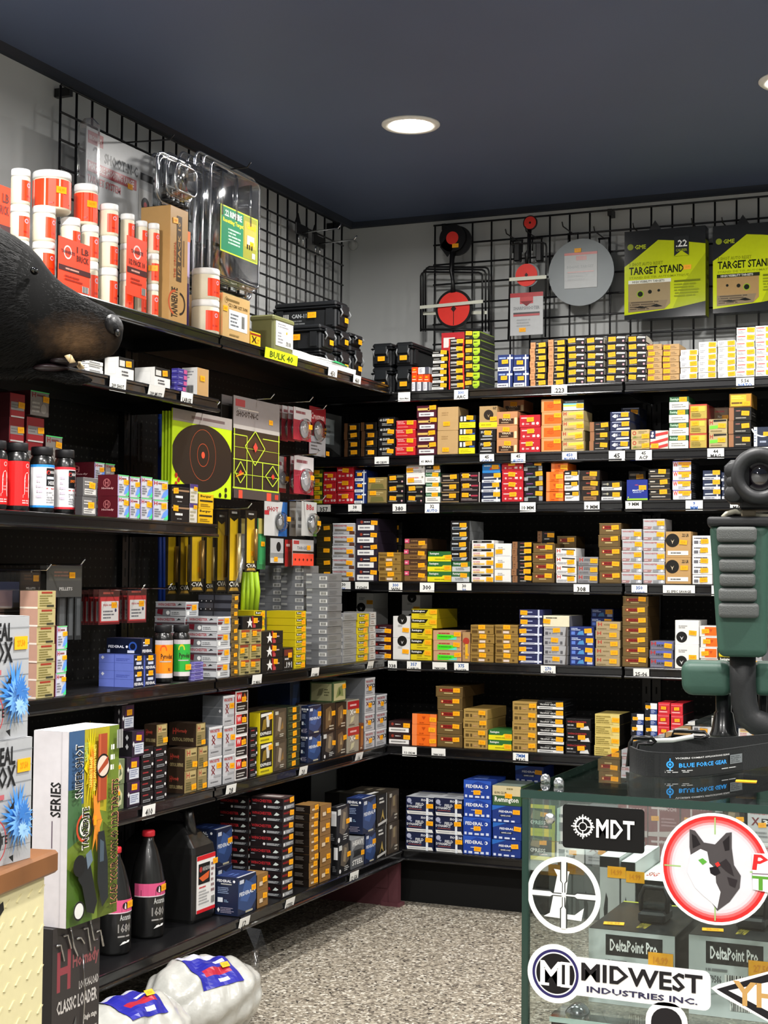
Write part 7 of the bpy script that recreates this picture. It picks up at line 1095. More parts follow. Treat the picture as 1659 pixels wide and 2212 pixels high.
# ---- goods inside the case
def carton(name, w, d, h, loc, rz, base, front, top, label, cat, side=(), group=None):
    b = MB(); b.box(-w/2, w/2, 0, d, 0, h, M(base, .35), .001); b.art(front, (-w/2, 0, 0), (1, 0, 0), (0, 0, 1), w, h)
    if top: b.art(top, (-w/2, 0, h), (1, 0, 0), (0, 1, 0), w, d)
    if side: b.art(side, (-w/2, d, 0), (0, -1, 0), (0, 0, 1), d, h); b.art(side, (w/2, 0, 0), (0, 1, 0), (0, 0, 1), d, h)
    o = b.build(name, None, loc, rz)
    if label: tag(o, label, cat, group)
    return o
DP = lambda n, t: [(0, 0, 1, 1, 'b4bcbc'), (.2, .66, .86, .94, '111214'), ('T', t, .25, .72, .8, .88, 'e4e6e6'), ('T', n, .22, .42, .38, .52, '4a4e50'), ('B', .42, .36, .78, .54), ('B', .48, .1, .72, .26), ('R', .33, .1, .2, .19, '8d9494', 0, PI), ('G', .2, .56, .6, .62, '6a6e70', 1)]
TP = [(0, 0, 1, 1, '141517'), (.0, .96, 1, 1, '9a9c3a'), ('T', 'LEUPOLD', .5, .12, .62, .46, '8d7f2c'), ]
def dbox(u0, u1, v, n, t, label):
    y = YC+.10; a, c = at(u0, v, 1, y), at(u1, v, 1, y); h = at((u0+u1)/2, v, 1, y).z-ZSH
    o = carton('optic_box', c.x-a.x, .17, h, ((a.x+c.x)/2, y, ZSH+.0003), 0, '121315', DP(n, t), TP, label, 'optic box', group='optic boxes with printed fronts'); sticker(o, ((c.x-a.x)*.34, -.001, h*.66), 0, 1.2)
    q = sticker(o, (-(c.x-a.x)*.28, .03, h+.001)); q.rotation_euler = (-PI/2, 0, .2); return a, c, h
for u0, u1, v, n, t, lb in ((1272, 1458, 2014, '119688', 'DeltaPoint Pro', 'black-topped optic box with pale printed front, behind the key-shaped sticker'), (1488, 1676, 2028, '179586', 'DeltaPoint Pro', 'black-topped optic box with pale printed front, under the wolf sticker')):
    a, c, h = dbox(u0, u1, v, n, t, lb)
    # reflex sight on top
    x = (a.x+c.x)/2+.012; e = empty('reflex_sight', (x, YC+.17, ZSH+h+.0005)); sm = M('16171a', .35)
    b = MB(); b.box(-.017, .017, -.02, .024, 0, .014, sm, .003); b.build('base_mount', e)
    b = MB(); pts = [(-.016, .012), (-.017, .03), (-.012, .042), (.012, .042), (.017, .03), (.016, .012)]; b.tube([(x_, -.004, z_) for x_, z_ in pts], .0032, sm, 8); b.box(-.017, .017, .002, .02, .013, .02, sm, .002); b.build('hood', e)
    b = MB(); b.prism([(-.014, .013), (.014, .013), (.015, .03), (.011, .039), (-.011, .039), (-.015, .03)], (0, -.003, 0), (1, 0, 0), (0, 0, 1), .002, clear_mat('coated_lens', (.35, .4, .42), 1.6, .03)); b.build('lens', e)
    tag(e, 'small black reflex sight standing on the optic box '+('behind the key-shaped sticker', 'under the wolf sticker')[u0 > 1400], 'sight', 'reflex sights')
GBS = [(0, 0, 1, 1, 'b4b7b8'), ('P', [(.2, .5), (.32, .66), (.42, .6), (.4, .36), (.26, .3)], '2a2c2e'), ('G', .55, .1, .9, .3, '85898b', 2)]
for u0, u1, vt, y, h, b_, lb in ((1296, 1338, 1850, YC+.30, .125, 'c4c6c6', 'grey-white optic box behind the white ring sticker'), (1342, 1372, 1862, YC+.30, .12, 'b9bcbc', 'light grey optic box between the white ring and wolf stickers')):
    a, c = at(u0, vt, 1, y), at(u1, vt, 1, y); hh = at(u0, vt, 1, y).z-ZSH; o = carton('optic_box', c.x-a.x, .14, hh, ((a.x+c.x)/2, y, ZSH+.0003), 0, b_, GBS+[(0, .9, 1, 1, '17181a')], [(0, 0, 1, 1, 'd4d6d6')], lb, 'optic box', GBS, 'grey optic boxes'); sticker(o, (.01, -.001, hh*.86))
a, c = at(1374, 1900, 1, YC+.30), at(1470, 1905, 1, YC+.30); hh = a.z-ZSH; o = carton('optic_box', c.x-a.x, .14, hh-.0, ((a.x+c.x)/2, YC+.30, ZSH+.0003), 0, '17181a', [('G', .1, .2, .8, .5, '3a3c3e', 2)], [(0, 0, 1, 1, 'e6e6e4'), ('T', 'SIG', .1, .2, .34, .4, 'b8383a')], 'white-lidded black optic box between the two reflex sights', 'optic box')
# ================================================================== sling on the glass top
e = empty('rifle_sling', at(1450, 1672, 2, ZT)); c0 = e.location.copy(); SLM = M('1a1b1c', .7, spec=.25, var=.25, scale=400, bump=.3); SLP = M('141516', .45)
def gl(u, v): p = at(u, v, 2, ZT)-c0; return (p.x, p.y)
hs = .031
front = [gl(1362, 1664), gl(1380, 1673), gl(1415, 1679), gl(1480, 1680), gl(1560, 1672), gl(1680, 1652)]
inner = [(-.05, .05), (.0, .052), (.06, .06), (.16, .085), (.28, .13)]; inner = [gl(1362, 1655), gl(1372, 1650), gl(1400, 1643), gl(1460, 1640), gl(1560, 1640), gl(1680, 1630)]
def strap(path, h, t, m, z0=.0, lean=0):
    b = MB(); n = len(path); V = []
    for i, (x, y) in enumerate(path):
        a = Vector(path[max(0, i-1)]); c = Vector(path[min(n-1, i+1)]); d = (c-a).normalized(); nx, ny = -d.y*t/2, d.x*t/2
        V += [(x-nx, y-ny, z0), (x+nx, y+ny, z0), (x+nx, y+ny, z0+h), (x-nx, y-ny, z0+h)]
    b.add(V, [(4*i+k, 4*i+4+k, 4*i+4+(k+1) % 4, 4*i+(k+1) % 4) for i in range(n-1) for k in range(4)]+[(0, 1, 2, 3), (4*n-1, 4*n-2, 4*n-3, 4*n-4)], m); return b
def smooth(p, k=6):
    o = []
    for i in range(len(p)-1):
        p0, p1, p2, p3 = [Vector(p[max(0, min(len(p)-1, i+q))]) for q in (-1, 0, 1, 2)]
        for j in range(k):
            t = j/k; o.append(tuple(.5*((2*p1)+(-p0+p2)*t+(2*p0-5*p1+4*p2-p3)*t*t+(-p0+3*p1-3*p2+p3)*t**3)))
    return o+[tuple(p[-1])]
strap(smooth(front), hs, .003, SLM, .0004).build('front_strap', e); strap(smooth(inner), hs*.96, .003, SLM, .0004).build('rear_strap', e)
SP = smooth(front, 12); CUM = [0]
for a, c in zip(SP, SP[1:]): CUM.append(CUM[-1]+(Vector(c)-Vector(a)).length)
def along(t):
    for i in range(len(SP)-1):
        if CUM[i+1] >= t or i == len(SP)-2:
            a, c = Vector(SP[i]), Vector(SP[i+1]); d = (c-a).normalized(); return a+d*(t-CUM[i]), Vector((d.y, -d.x))
near = lambda u, v: min(range(len(SP)), key=lambda i: (Vector(SP[i])-Vector(gl(u, v))).length)
T0, T1 = CUM[near(1416, 1679)], CUM[near(1606, 1666)]; L = T1-T0; HT = .0275
def spf(a, b_, e): p, n_ = along(T0+a*L); q_ = p+n_*(.0017+e); return Vector((q_.x, q_.y, .002+b_*HT))
b = MB()
BLU = '2f9ae8'
b.art([(0, 0, 1, 1, SLP), ('T', 'VICKERS COMBAT APPLICATIONS SLING', .16, .78, .78, .86, 'c9c9c9'), ('T', 'BLUE FORCE GEAR', .19, .4, .74, .6, BLU), ('R', .12, .54, .16, .1, BLU), ('O', .12, .54, .06, BLU), (.115, .68, .125, .82, BLU), (.115, .28, .125, .4, BLU), ('G', .08, .16, .4, .3, 'b4b4b4', 2), ('G', .66, .16, .95, .24, 'b4b4b4', 1), (.78, .36, .97, .78, '6d7274'), ('G', .79, .4, .96, .74, '4a4e50', 4)], (0, 0, 0), (1, 0, 0), (0, 0, 1), L, HT, e0=.0004, pf=spf)
b.build('printed_tag', e)['label'] = 'black tag with blue lettering'
wm = M('0c0c0d', .25)
def ringw(name, pts, r=.003): q = MB(); q.tube(pts, r, wm, 8, True); q.build(name, e)
x, y = gl(1356, 1662); ringw('wire_loop', [(x, y, .004), (x+.003, y+.002, .034), (x+.006, y+.003, .041), (x+.028, y+.015, .041), (x+.032, y+.017, .036), (x+.028, y+.015, .033), (x+.012, y+.006, .033), (x+.008, y+.002, .006)])
x, y = gl(1450, 1640); ringw('wire_loop', [(x, y, .032), (x+.004, y, .039), (x+.045, y+.006, .039), (x+.05, y+.007, .033), (x+.045, y+.005, .032), (x+.04, y+.005, .031)], .0025)
q = MB(); x, y = gl(1440, 1650); q.tube([(x-.02, y-.012, .031), (x+.01, y-.008, .033), (x+.035, y+.004, .038)], .003, M('b4b6b4', .5), 8); q.build('pull_cord', e)['label'] = 'grey pull cord'
tag(e, 'black webbing sling with blue lettering looped on the glass top', 'sling')
P = at(1612, 1688, 2, ZT); o = link('price_sticker', STICK[0], None, (P.x, P.y, ZT+.0002), 0); o.rotation_euler = (-PI/2, 0, .1); tag(o, 'loose orange price sticker lying on the glass top', 'sticker')
# ================================================================== shooting rest and scope on the glass top
GRN = M('304d42', .5, spec=.35, bump=.05, scale=300); PADG = M('515352', .75, bump=.3, scale=500); RB_ = M('17181a', .55, bump=.1, scale=400)
ZR = 2.37; sR = ZR/F; RO = atd(1590, 1250, ZR); rzR = YAW-math.atan((1590-CXP)/F)
rest = empty('shooting_rest', (RO.x, RO.y, ZT), rzR)
def LX(u): return (u-1590)*sR
def LZ(u, v): return atd(u, v, ZR).z-ZT
def taper(name, uT0, uT1, uB0, uB1, vT, vB, y0, y1, m, bev=.008, parent=rest):
    b = MB(); zt, zb = LZ(1590, vT), LZ(1590, vB); b.box(-1, 1, y0, y1, zb, zt, m)
    V = []
    for x, y, z in b.v:
        t = (z-zb)/(zt-zb); a0 = LX(uB0)+(LX(uT0)-LX(uB0))*t; a1 = LX(uB1)+(LX(uT1)-LX(uB1))*t
        ed = 1-abs(x); xx = (a0+ed) if x < 0 else (a1-ed); V.append((xx, y, z))
    b.v = V; b.sm = [True]*len(b.f); o = b.build(name, parent)
    q = o.modifiers.new('soft', 'BEVEL'); q.width = bev; q.segments = 4; q.limit_method = 'NONE'; o.modifiers.new('wn', 'WEIGHTED_NORMAL'); return o
taper('pad_block', 1534, 1660, 1552, 1655, 1132, 1418, -.02, .06, GRN, .012); taper('top_cap', 1529, 1668, 1530, 1667, 1117, 1138, -.026, .07, RB_, .005)
for v0, v1, a, c in ((1139, 1172, 1549, 1634), (1176, 1204, 1551, 1632), (1208, 1236, 1554, 1631), (1239, 1267, 1555, 1631), (1270, 1299, 1553, 1634), (1302, 1334, 1553, 1638)): taper('rubber_pad', a, c, a+1, c-1, v0, v1, -.034, -.015, PADG, .006)
b = MB(); b.tube([(LX(1604), .03, LZ(1604, 1410)), (LX(1604), .03, LZ(1604, 1480)), (LX(1607), .03, LZ(1607, 1520)), (LX(1615), .03, LZ(1615, 1550)), (LX(1632), .03, LZ(1632, 1562)), (LX(1655), .03, LZ(1655, 1569)), (LX(1760), .03, LZ(1760, 1570))], 28*sR, RB_, 20); b.build('curved_tube', rest)
taper('cross_bar', 1470, 1585, 1474, 1585, 1433, 1508, .035, .11, GRN, .016); taper('cross_bar', 1628, 1800, 1628, 1800, 1433, 1505, .035, .11, GRN, .01)
for u in (1563, 1780):
    b = MB(); zb = LZ(u, 1505); b.lathe([(.0215, .0006), (.022, .004), (.0195, .01), (.015, zb-.03), (.0125, zb-.028), (.0125, zb+.005)], M('111213', .25, coat=.4), 24, (LX(u), .07)); b.build('foot', rest)
b = MB(); b.tube([(LX(1648), .10, 0.0012), (LX(1648), .10, LZ(1648, 1500))], .007, RB_, 10); b.build('rear_post', rest)
b = MB(); HM = M('a9a594', .6); zz = LZ(1590, 1117); b.tube([(LX(1562), .02, zz), (LX(1570), .02, zz+.006), (LX(1588), .02, zz+.0095), (LX(1606), .02, zz+.008), (LX(1632), .02, zz+.004), (LX(1665), .02, zz+.002)], .004, HM, 8); b.box(LX(1601), LX(1632), .01, .05, zz+.001, zz+.012, M('7d725e', .6), .002); b.build('beige_saddle', rest)
tag(rest, 'green shooting rest with six grey rubber pads on the glass top', 'shooting rest')
sc = empty('rifle_scope', (RO.x, RO.y, ZT), rzR); SM = M('1b1c1e', .5, bump=.05, scale=400); cx, cz = LX(1640), LZ(1640, 1030)
def fwd(b, prof, m, n=36):
    """lathe about the scope's long axis (local y)"""
    q = MB(); q.lathe([(r, -y) for r, y in prof], m, n); b.add([(cx+x, -z, cz+y) for x, y, z in q.v], q.f, m, True)
b = MB(); fwd(b, [(.022, -.004), (.024, -.03), (.034, -.036), (.043, -.03), (.045, -.01), (.043, .01), (.038, .03), (.033, .06), (.03, .14), (.042, .2), (.044, .3), (.001, .3)], SM); b.build('tube_body', sc)
b = MB(); fwd(b, [(.0215, -.006), (.012, -.009), (.0001, -.010)], clear_mat('purple_lens', (.32, .2, .34), 2.2, .03, 1.6, .12)); fwd(b, [(.024, .002), (.0001, .002)], M('2a1430', .15, spec=.8)); b.build('eyepiece_lens', sc)['label'] = 'purple coated eyepiece lens'
b = MB(); x0, x1 = LX(1565), LX(1618); z0, z1 = LZ(1590, 1086), LZ(1590, 994); b.box(x0, x1, -.02, .07, z0, z1, SM, .01); b.build('side_housing', sc)
for v, r in ((1018, .0135), (1042, .0105), (1068, .0135)): q = MB(); q.lathe([(r, 0), (r, .006), (r*.8, .009), (.0001, .009)], SM, 24); o = q.build('round_cover', sc, (LX(1584), -.02, LZ(1590, v))); o.rotation_euler = (PI/2, 0, 0)
b = MB(); zz0 = LZ(1590, 1117); b.box(cx-.03, cx+.03, .0, .12, cz-.05, cz-.034, SM, .003); b.box(cx-.02, cx+.02, .03, .11, zz0+.0125, cz-.045, SM, .003); b.build('mount_rail', sc)
tag(sc, 'black rifle scope with purple eyepiece above the green rest', 'scope')
# ================================================================== black bear head
ZB_ = 2.0; sB = ZB_/F; BO = atd(100, 700, ZB_); FUR = bpy.data.materials.new('bear_fur'); FUR.use_nodes = True
nt = FUR.node_tree; bs = nt.nodes['Principled BSDF']; bs.inputs['Roughness'].default_value = .8; bs.inputs['Specular IOR Level'].default_value = .12
tc = nt.nodes.new('ShaderNodeTexCoord'); vd = nt.nodes.new('ShaderNodeVectorMath'); vd.operation = 'DISTANCE'; vd.inputs[1].default_value = ((150-100)*sB, -.05, (700-735)*sB)
sc_ = nt.nodes.new('ShaderNodeVectorMath'); sc_.operation = 'MULTIPLY'; sc_.inputs[1].default_value = (1, .35, 1.5); nt.links.new(tc.outputs['Object'], sc_.inputs[0])
vd.inputs[1].default_value = ((178-100)*sB, -.045*.35, (700-738)*sB*1.5); nt.links.new(sc_.outputs[0], vd.inputs[0])
ns = nt.nodes.new('ShaderNodeTexNoise'); ns.inputs['Scale'].default_value = 90; nt.links.new(tc.outputs['Object'], ns.inputs['Vector'])
ad = nt.nodes.new('ShaderNodeMath'); ad.operation = 'MULTIPLY_ADD'; ad.inputs[1].default_value = .03; nt.links.new(ns.outputs['Fac'], ad.inputs[0]); nt.links.new(vd.outputs['Value'], ad.inputs[2])
rp = nt.nodes.new('ShaderNodeValToRGB'); nt.links.new(ad.outputs[0], rp.inputs[0]); el = rp.color_ramp.elements; el[0].position = .025; el[0].color = lin('5c4630'); el[1].position = .075; el[1].color = lin('060606')
e_ = el.new(.05); e_.color = lin('2c2117'); nt.links.new(rp.outputs[0], bs.inputs['Base Color'])
bear = empty('bear_head', BO, YAW)
def bsec(rows, ky):
    V = []; n = 28
    for u, vt, vb in rows:
        zt, zb = (700-vt)*sB, (700-vb)*sB; x = (u-100)*sB; c = (zt+zb)/2; h = (zt-zb)/2; w = h*ky if not callable(ky) else ky(u, h)
        for k in range(n): a = 2*PI*k/n; V.append((x, w*math.cos(a), c+h*math.sin(a)))
    m = len(rows); Fc = [(i*n+k, i*n+(k+1) % n, i*n+n+(k+1) % n, i*n+n+k) for i in range(m-1) for k in range(n)]+[tuple(range(n-1, -1, -1)), tuple((m-1)*n+k for k in range(n))]
    return V, Fc
b = MB()
b.add(*bsec([(-720, 640, 1330), (-640, 590, 1300), (-540, 550, 1180), (-430, 515, 1020), (-330, 485, 940), (-220, 462, 880), (-120, 468, 860), (-60, 474, 815), (0, 494, 800), (30, 510, 798), (60, 530, 796), (85, 556, 794), (100, 577, 792), (116, 596, 788), (135, 612, 783), (165, 630, 780), (200, 650, 777), (225, 662, 774), (244, 672, 766), (256, 684, 752), (263, 698, 734), (265, 708, 722)], lambda u, h: h*(.82 if u < 60 else (.82-.3*min(1, (u-60)/80)))), FUR, True)
b.add(*bsec([(-80, 700, 850), (0, 740, 815), (60, 775, 812), (110, 790, 818), (150, 800, 828), (180, 808, 830), (196, 815, 826), (201, 819, 823)], .75), FUR, True)
for sy in (-1, 1):
    b.add([( (u-100)*sB, sy*(.075)+.012*math.sin(a), (700-v)*sB) for u, v, a in ((-130, 480, 0), (-100, 425, 1), (-70, 410, 2), (-45, 430, 3), (-40, 480, 3.5))]+[((u-100)*sB, sy*.10, (700-v)*sB) for u, v in ((-130, 485), (-85, 470), (-40, 485))], [(0, 1, 2, 3, 4), (0, 5, 6, 7, 4)], FUR, True)
bm_ = b.build('bear_head_body', bear)
bm_.name = 'head_body'
def ell(name, u, v, y, ru, rv, ry, m, lab=None, rot=0):
    q = MB(); q.lathe([(.0001, -1)]+[(math.sin(PI*i/10), -math.cos(PI*i/10)) for i in range(1, 10)]+[(.0001, 1)], m, 18)
    q.v = [(x*ru*sB, yy*ry, z*rv*sB) for x, yy, z in q.v]; o = q.build(name, bear, ((u-100)*sB, y, (700-v)*sB)); o.rotation_euler.y = rot
    if lab: o['label'] = lab
    return o
NOSE = M('141416', .5, spec=.4, bump=.4, scale=300); WET = M('050505', .08, spec=.9)
ell('nose', 246, 703, 0, 19, 25, .027, NOSE, 'dark grey leathery nose', -.25); ell('nostril', 258, 722, -.016, 6, 9, .008, WET)
for sy in (-1, 1): ell('eye', 93, 603, sy*.055, 8, 8, .010, WET, 'glossy black eye')
GUM = M('3a2226', .35); ell('tongue', 112, 796, 0, 40, 9, .022, M('1f1316', .4), 'dark tongue'); ell('gum', 140, 783, 0, 30, 8, .03, M('150d0f', .4))
for u, v, du, dv, y in ((158, 775, 4, 14, -.032), (168, 790, -3, -16, -.03), (158, 775, 4, 14, .032), (168, 790, -3, -16, .03)):
    q = MB(); q.tube([((u-100)*sB, y, (700-v)*sB), ((u+du-100)*sB, y, (700-v-dv)*sB)], [.0042, .0008], M('c9b48a', .4), 8); q.build('tooth', bear)['label'] = 'ivory coloured tooth'
# short fur strands
rg = random.Random(5); q = MB(); V = []; Fc = []; me = bm_.data
pl = [p for p in me.polygons if len(p.vertices) == 4 and -.19 < p.center.x < .085]
ar = [p.area for p in pl]
for p in rg.choices(pl, weights=ar, k=80000):
    vs = [me.vertices[i].co for i in p.vertices]
    s_, t_ = rg.random(), rg.random(); c = vs[0].lerp(vs[1], s_).lerp(vs[3].lerp(vs[2], s_), t_)
    if c.x > .082: continue
    short = c.x > -.01
    L_ = rg.uniform(.003, .006) if short else rg.uniform(.007, .014); d = (p.normal*(.35 if short else .45)+Vector((-1, rg.uniform(-.45, .45), rg.uniform(-.6, .3)))).normalized()*L_; sd = p.normal.cross(d).normalized()*.00045
    k = len(V); V += [c-sd, c+sd, c+d]; Fc.append((k, k+1, k+2))
HAIR = FUR.copy(); HAIR.name = 'bear_hair'; hb = HAIR.node_tree.nodes['Principled BSDF']; hb.inputs['Roughness'].default_value = .6; hb.inputs['Specular IOR Level'].default_value = .2
q.add(V, Fc, HAIR); q.build('fur', bear)['kind'] = 'stuff'
b = MB(); x = (-690-100)*sB; b.box(x-.09, x+.07, -.1, .1, .747-BO.z, (700-1290)*sB, M('4a3320', .5), .01); b.build('wooden_pedestal', bear)
tag(bear, 'mounted black bear head with brown muzzle and open jaws', 'mounted animal')
# ================================================================== counter end with reveal boxes
K0 = atd(128, 1835, 2.2); ang = math.radians(10); rzK = PI/2+ang          # face towards +X, turned 10 degrees
ct = empty('counter_end', (K0.x, K0.y, 0), rzK); WD = M('7a4f2c', .45, var=.35, scale=14); zk = K0.z
b = MB(); b.box(-.9, 0, 0, .55, zk-.032, zk, WD, .004); b.build('wooden_top', ct)
CRM = M('d8cfa2', .5, var=.04); b = MB(); b.box(-.9, -.022, .012, .03, 0, zk-.033, CRM); 
for i in range(26):
    for j in range(22):
        x = -.03-.034*i-(.017 if j % 2 else 0); z = zk-.05-.028*j
        if z < .05: continue
        s1 = 1 if (i+j) % 2 or True else -1; b.prism([(-.009, -.004), (-.004, -.005), (.009, .004), (.004, .005)], (x, .012, z), (1, 0, 0), (0, 0, 1), .0014, CRM)
def cp(u, v):
    d = FW+RT*((u-CXP)/F)+UP*((CYP-v)/F); nrm = Vector((math.sin(rzK), -math.cos(rzK), 0)); t = (Vector((K0.x, K0.y, 0))-CAM).dot(nrm)/d.dot(nrm); p = CAM+d*t; m_ = Matrix.Rotation(-rzK, 3, 'Z') @ (p-Vector((K0.x, K0.y, 0))); return m_
pq = [cp(u, v) for u, v in ((0, 1968), (21, 1948), (23, 1966), (0, 2004), (-40, 2040), (-40, 1990))]; b.add([(p.x, .0095, p.z) for p in pq], [tuple(range(6))], M('141414', .5)); b.build('tread_panel', ct)['label'] = 'cream diamond-tread panel with a black mark'
b = MB(); p = cp(96, 1888); b.lathe([(.006, 0), (.005, .004), (.0001, .005)], M('b9bab8', .25, metal=.8), 12); o = b.build('screw', ct, (p.x, .012, p.z)); o.rotation_euler = (PI/2, 0, 0)
b = MB(); b.box(-.02, -.002, .03, .5, 0, zk-.033, M('a8783c', .5, var=.25, scale=20)); b.build('side_board', ct)
tag(ct, 'wood-topped counter end faced with cream diamond-tread panel', 'counter')
RV = lambda: [(0, 0, 1, 1, 'a9abae')]+[(0, .13*i-.004, 1, .13*i+.002, '85888c') for i in range(1, 8)]+[('T', 'GENDER', .05, .82, .5, .95, '1a1a1c'), ('T', 'REVEAL', .57, .8, .845, .95, '1a1a1c'), ('T', 'BOOM', .3, .63, .6, .8, '1a1a1c'), ('T', 'BOX', .645, .62, .85, .8, '1a1a1c'), (.3, .53, .75, .57, 'b86068')]
def burst(cx, cz, r, c, n, seed):
    g = random.Random(seed); P = []
    for i in range(n*2):
        a = PI*i/n; q = r*(1 if i % 2 == 0 else g.uniform(.45, .7))*g.uniform(.8, 1.15); P.append((cx+q*.55*math.cos(a), cz+q*math.sin(a)))
    return [('P', [(cx, cz), P[i], P[(i+1) % len(P)]], c) for i in range(len(P))]
def revealbox(z0, h, P0, label):
    w, d = .26, .14; art = RV()+burst(.87, .36, .27, '4a90d8', 26, 4)+burst(.86, .34, .2, '7ab4ea', 20, 5)+burst(.87, .4, .12, '3a78c4', 16, 6)+burst(.84, .27, .1, '9cc8f0', 14, 7)+[('R', .56, .23, .19, .178, 'b0383c'), ('R', .56, .23, .13, .105, '2a2a2c'), ('T', 'TANNERITE', .4, .2, .69, .27, '1c1c1e'), ('P', [(.74, .53), (.7, .47), (.74, .465)], '1a1a1c'), ('P', [(.74, .04), (.7, .09), (.74, .1)], '1a1a1c')]
    art = [a for a in art if not (a[0] == 'P' and any(x > .985 for x, _ in a[1]))]
    o = carton('reveal_box', w, d, h, P0, PI/2+.03, '9da0a4', art, [(0, 0, 1, 1, 'b4b6b9')], label, 'box', (), 'grey plank-print boxes'); sticker(o, (w*.42, -.0016, h*.78), 0, 1.2)
Pa = atd(78, 1830, 2.13); Pu = atd(72, 1330, 2.13)
yb = Pa.y-.13; x_ = Pa.x-.006; zt_ = Pu.z; h_ = (zt_-zk)/2
for i, lb in enumerate(('lower grey plank-print box with blue burst on the wooden counter', 'upper grey plank-print box with blue burst beside the bear')): revealbox(zk+h_*i+.0006*i, h_-.001, (x_-.004*i, yb+.0-.006*i, zk+.0004+(h_)*i), lb)
# ================================================================== target-kit carton standing on the loader carton
XS = .821; w, h, loc = SX(146, 254, 1574, 1986, XS); yn = loc[1]-w/2; dS = XS-at(74, 1570, 1, yn).x; z0 = loc[2]
SA = [(0, 0, 1, 1, '6f8430'), ('P', [(0, .6), (.3, .62), (.5, 1), (0, 1)], '3f6088'), ('P', [(.0, .4), (.3, .45), (.24, .7), (0, .7)], '4a7048'), ('P', [(.3, .6), (.75, .55), (.8, 1), (.3, 1)], 'b5a82a'), ('P', [(.6, 0), (1, 0), (1, .4), (.7, .5)], '55641f'), ('P', [(0, 0), (.5, 0), (.4, .2), (0, .3)], '4a6a24')]
SA += burst(.42, .8, .24, 'e8d820', 14, 9)+burst(.42, .8, .14, 'f0962a', 12, 10)+burst(.5, .52, .2, 'e89030', 8, 12)
SA += [(.5, .62, .68, .97, 'a8482a'), (.52, .62, .55, .97, 'c4623c'), ('O', .6, .8, .06, 'e4cfc0'), ('R', .6, .8, .064, .054, '151311'), ('P', [(.5, .78), (.7, .85), (.7, .81), (.52, .76)], 'a8482a'), ('T', 'SNIPER SHOT', .045, .655, .205, .935, 'e6e6e2', 'v'), ('T', 'SNIPER SHOT', .06, .66, .19, .93, '10100f', 'v'), ('T', 'SERIES', .22, .84, .29, .94, 'a8c060', 'v'), ('T', 'TANNERITE BRAND', .32, .7, .38, .86, 'f0e060', 'v'), ('T', 'BINARY EXPLODING TARGETS', .4, .68, .45, .92, 'f0e060', 'v'), ('G', .74, .76, .84, .92, 'f0f0ea', 3)]
SA += [('R', .24, .5, .075, .06, 'c84a2a', PI/2, PI*1.5), ('R', .24, .5, .075, .06, '15140f', -PI/2, PI/2), ('R', .24, .5, .045, .032, 'f0ece4'), ('T', 'TANNERITE', .185, .385, .325, .605, 'f0ece4', 'v'), ('T', 'TANNERITE', .2, .39, .31, .6, '0f0f0e', 'v'), ('T', 'LOAD YOUR OWN 40 1/2LB TARGETS', .76, .06, .92, .72, 'f09a7a', 'v'), ('T', 'LOAD YOUR OWN 40 1/2LB TARGETS', .775, .062, .905, .718, '17110d', 'v'), ('B', .86, .88, .98, .98)]
SA += [('P', [(.12, .24), (.16, .32), (.3, .36), (.36, .3), (.5, .1), (.44, .04), (.3, .06), (.2, .2)], '1c1f22'), ('P', [(.5, .46), (.62, .46), (.7, .3), (.72, .1), (.6, .06), (.5, .2)], '23282c'), ('P', [(.54, .42), (.62, .4), (.62, .3), (.54, .3)], '4a5a68'), ('O', .14, .31, .055, '17181a'), ('P', [(.26, .36), (.36, .38), (.4, .32), (.3, .28)], '6a7c8c'), ('O', .14, .08, .05, 'e4e6e4'), ('R', .14, .08, .05, .04, '17181a'), (.4, .5, .46, .55, 'f0a21a')]
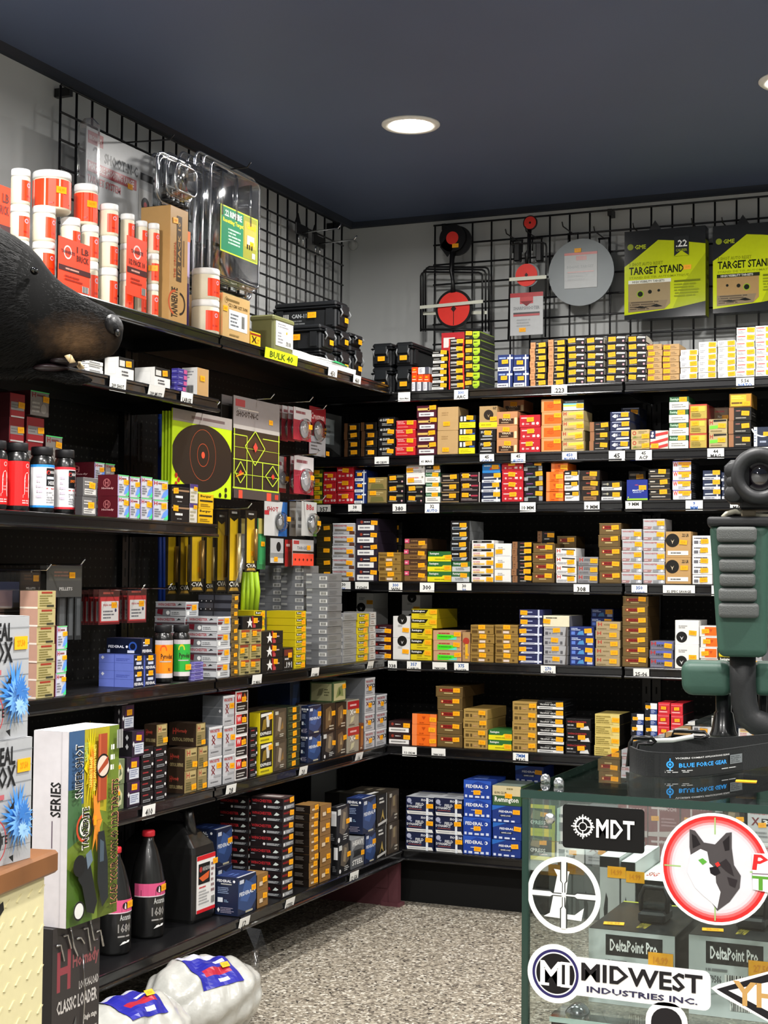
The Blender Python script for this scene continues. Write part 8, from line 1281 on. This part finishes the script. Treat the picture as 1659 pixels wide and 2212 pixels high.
SS = [(0, 0, 1, 1, 'eceaf0'), ('T', 'SERIES', .5, .56, .82, .74, '151416', 'v'), (.55, .4, .58, .54, '6a5a6c'), (.8, 0, .82, 1, 'd8d6dc')]
o = carton('target_kit_carton', w, dS, h, (XS, loc[1], z0), PI/2, 'efedf2', SA, [(0, 0, 1, 1, 'f2f0f2'), ('G', .2, .3, .7, .7, 'b9b0b9', 1)], 'tall white and green target-kit carton beside the counter end', 'carton', SS)
wl, hl, ll = SX(112, 214, 2004, 2212, XS-.02)
LA = [(0, 0, 1, 1, '2f2b2c'), ('T', 'H', .1, .74, .38, .9, '8d3a44'), ('T', 'Hornady', .42, .8, .98, .87, '8a4a4e'), ('T', 'LOCK-N-LOAD', .56, .72, .98, .755, 'b9b5b2'), ('T', 'CLASSIC LOADER', .1, .65, .95, .705, 'c9c5c2'), ('T', 'Single stage', .66, .58, .95, .61, 'd0ccc8'), ('T', 'reloading press', .6, .53, .95, .56, 'd0ccc8'), ('T', 'with quick change', .55, .48, .95, .51, 'd0ccc8'), ('T', 'bushing system.', .6, .43, .95, .46, 'd0ccc8'), ('P', [(0, .2), (.2, .5), (.4, .3), (.4, 0), (0, 0)], '4a1c24'), ('P', [(.02, .3), (.16, .48), (.24, .44), (.2, .2), (.06, .2)], '77787a'), ('P', [(.3, .5), (.5, .62), (.52, .5), (.4, .44)], '4d4f4e')]
o = carton('loader_carton', wl, .3, z0-.001, (XS-.02, ll[1], 0), PI/2, '2a2728', LA, [], 'dark loader carton standing on the floor under the target-kit carton', 'carton', [(0, 0, 1, 1, '252223')])
b = MB()  # clear strips put in as the highlights on the wrap's wrinkles
for k in range(7):
    x = -wl*.45+wl*.14*k; b.tube([(x, -.0035, z0*(.93+.03*(k % 3))), (x+wl*.08, -.0045, z0*(.9+.03*((k+1) % 3))), (x+wl*.16, -.0035, z0*(.86+.04*(k % 2)))], .0022, RIM, 5)
b.tube([(wl*.1, -.004, z0*.86), (wl*.16, -.004, z0*.7), (wl*.1, -.004, z0*.45)], .0015, RIM, 5); b.build('wrap_highlight_strips', o)
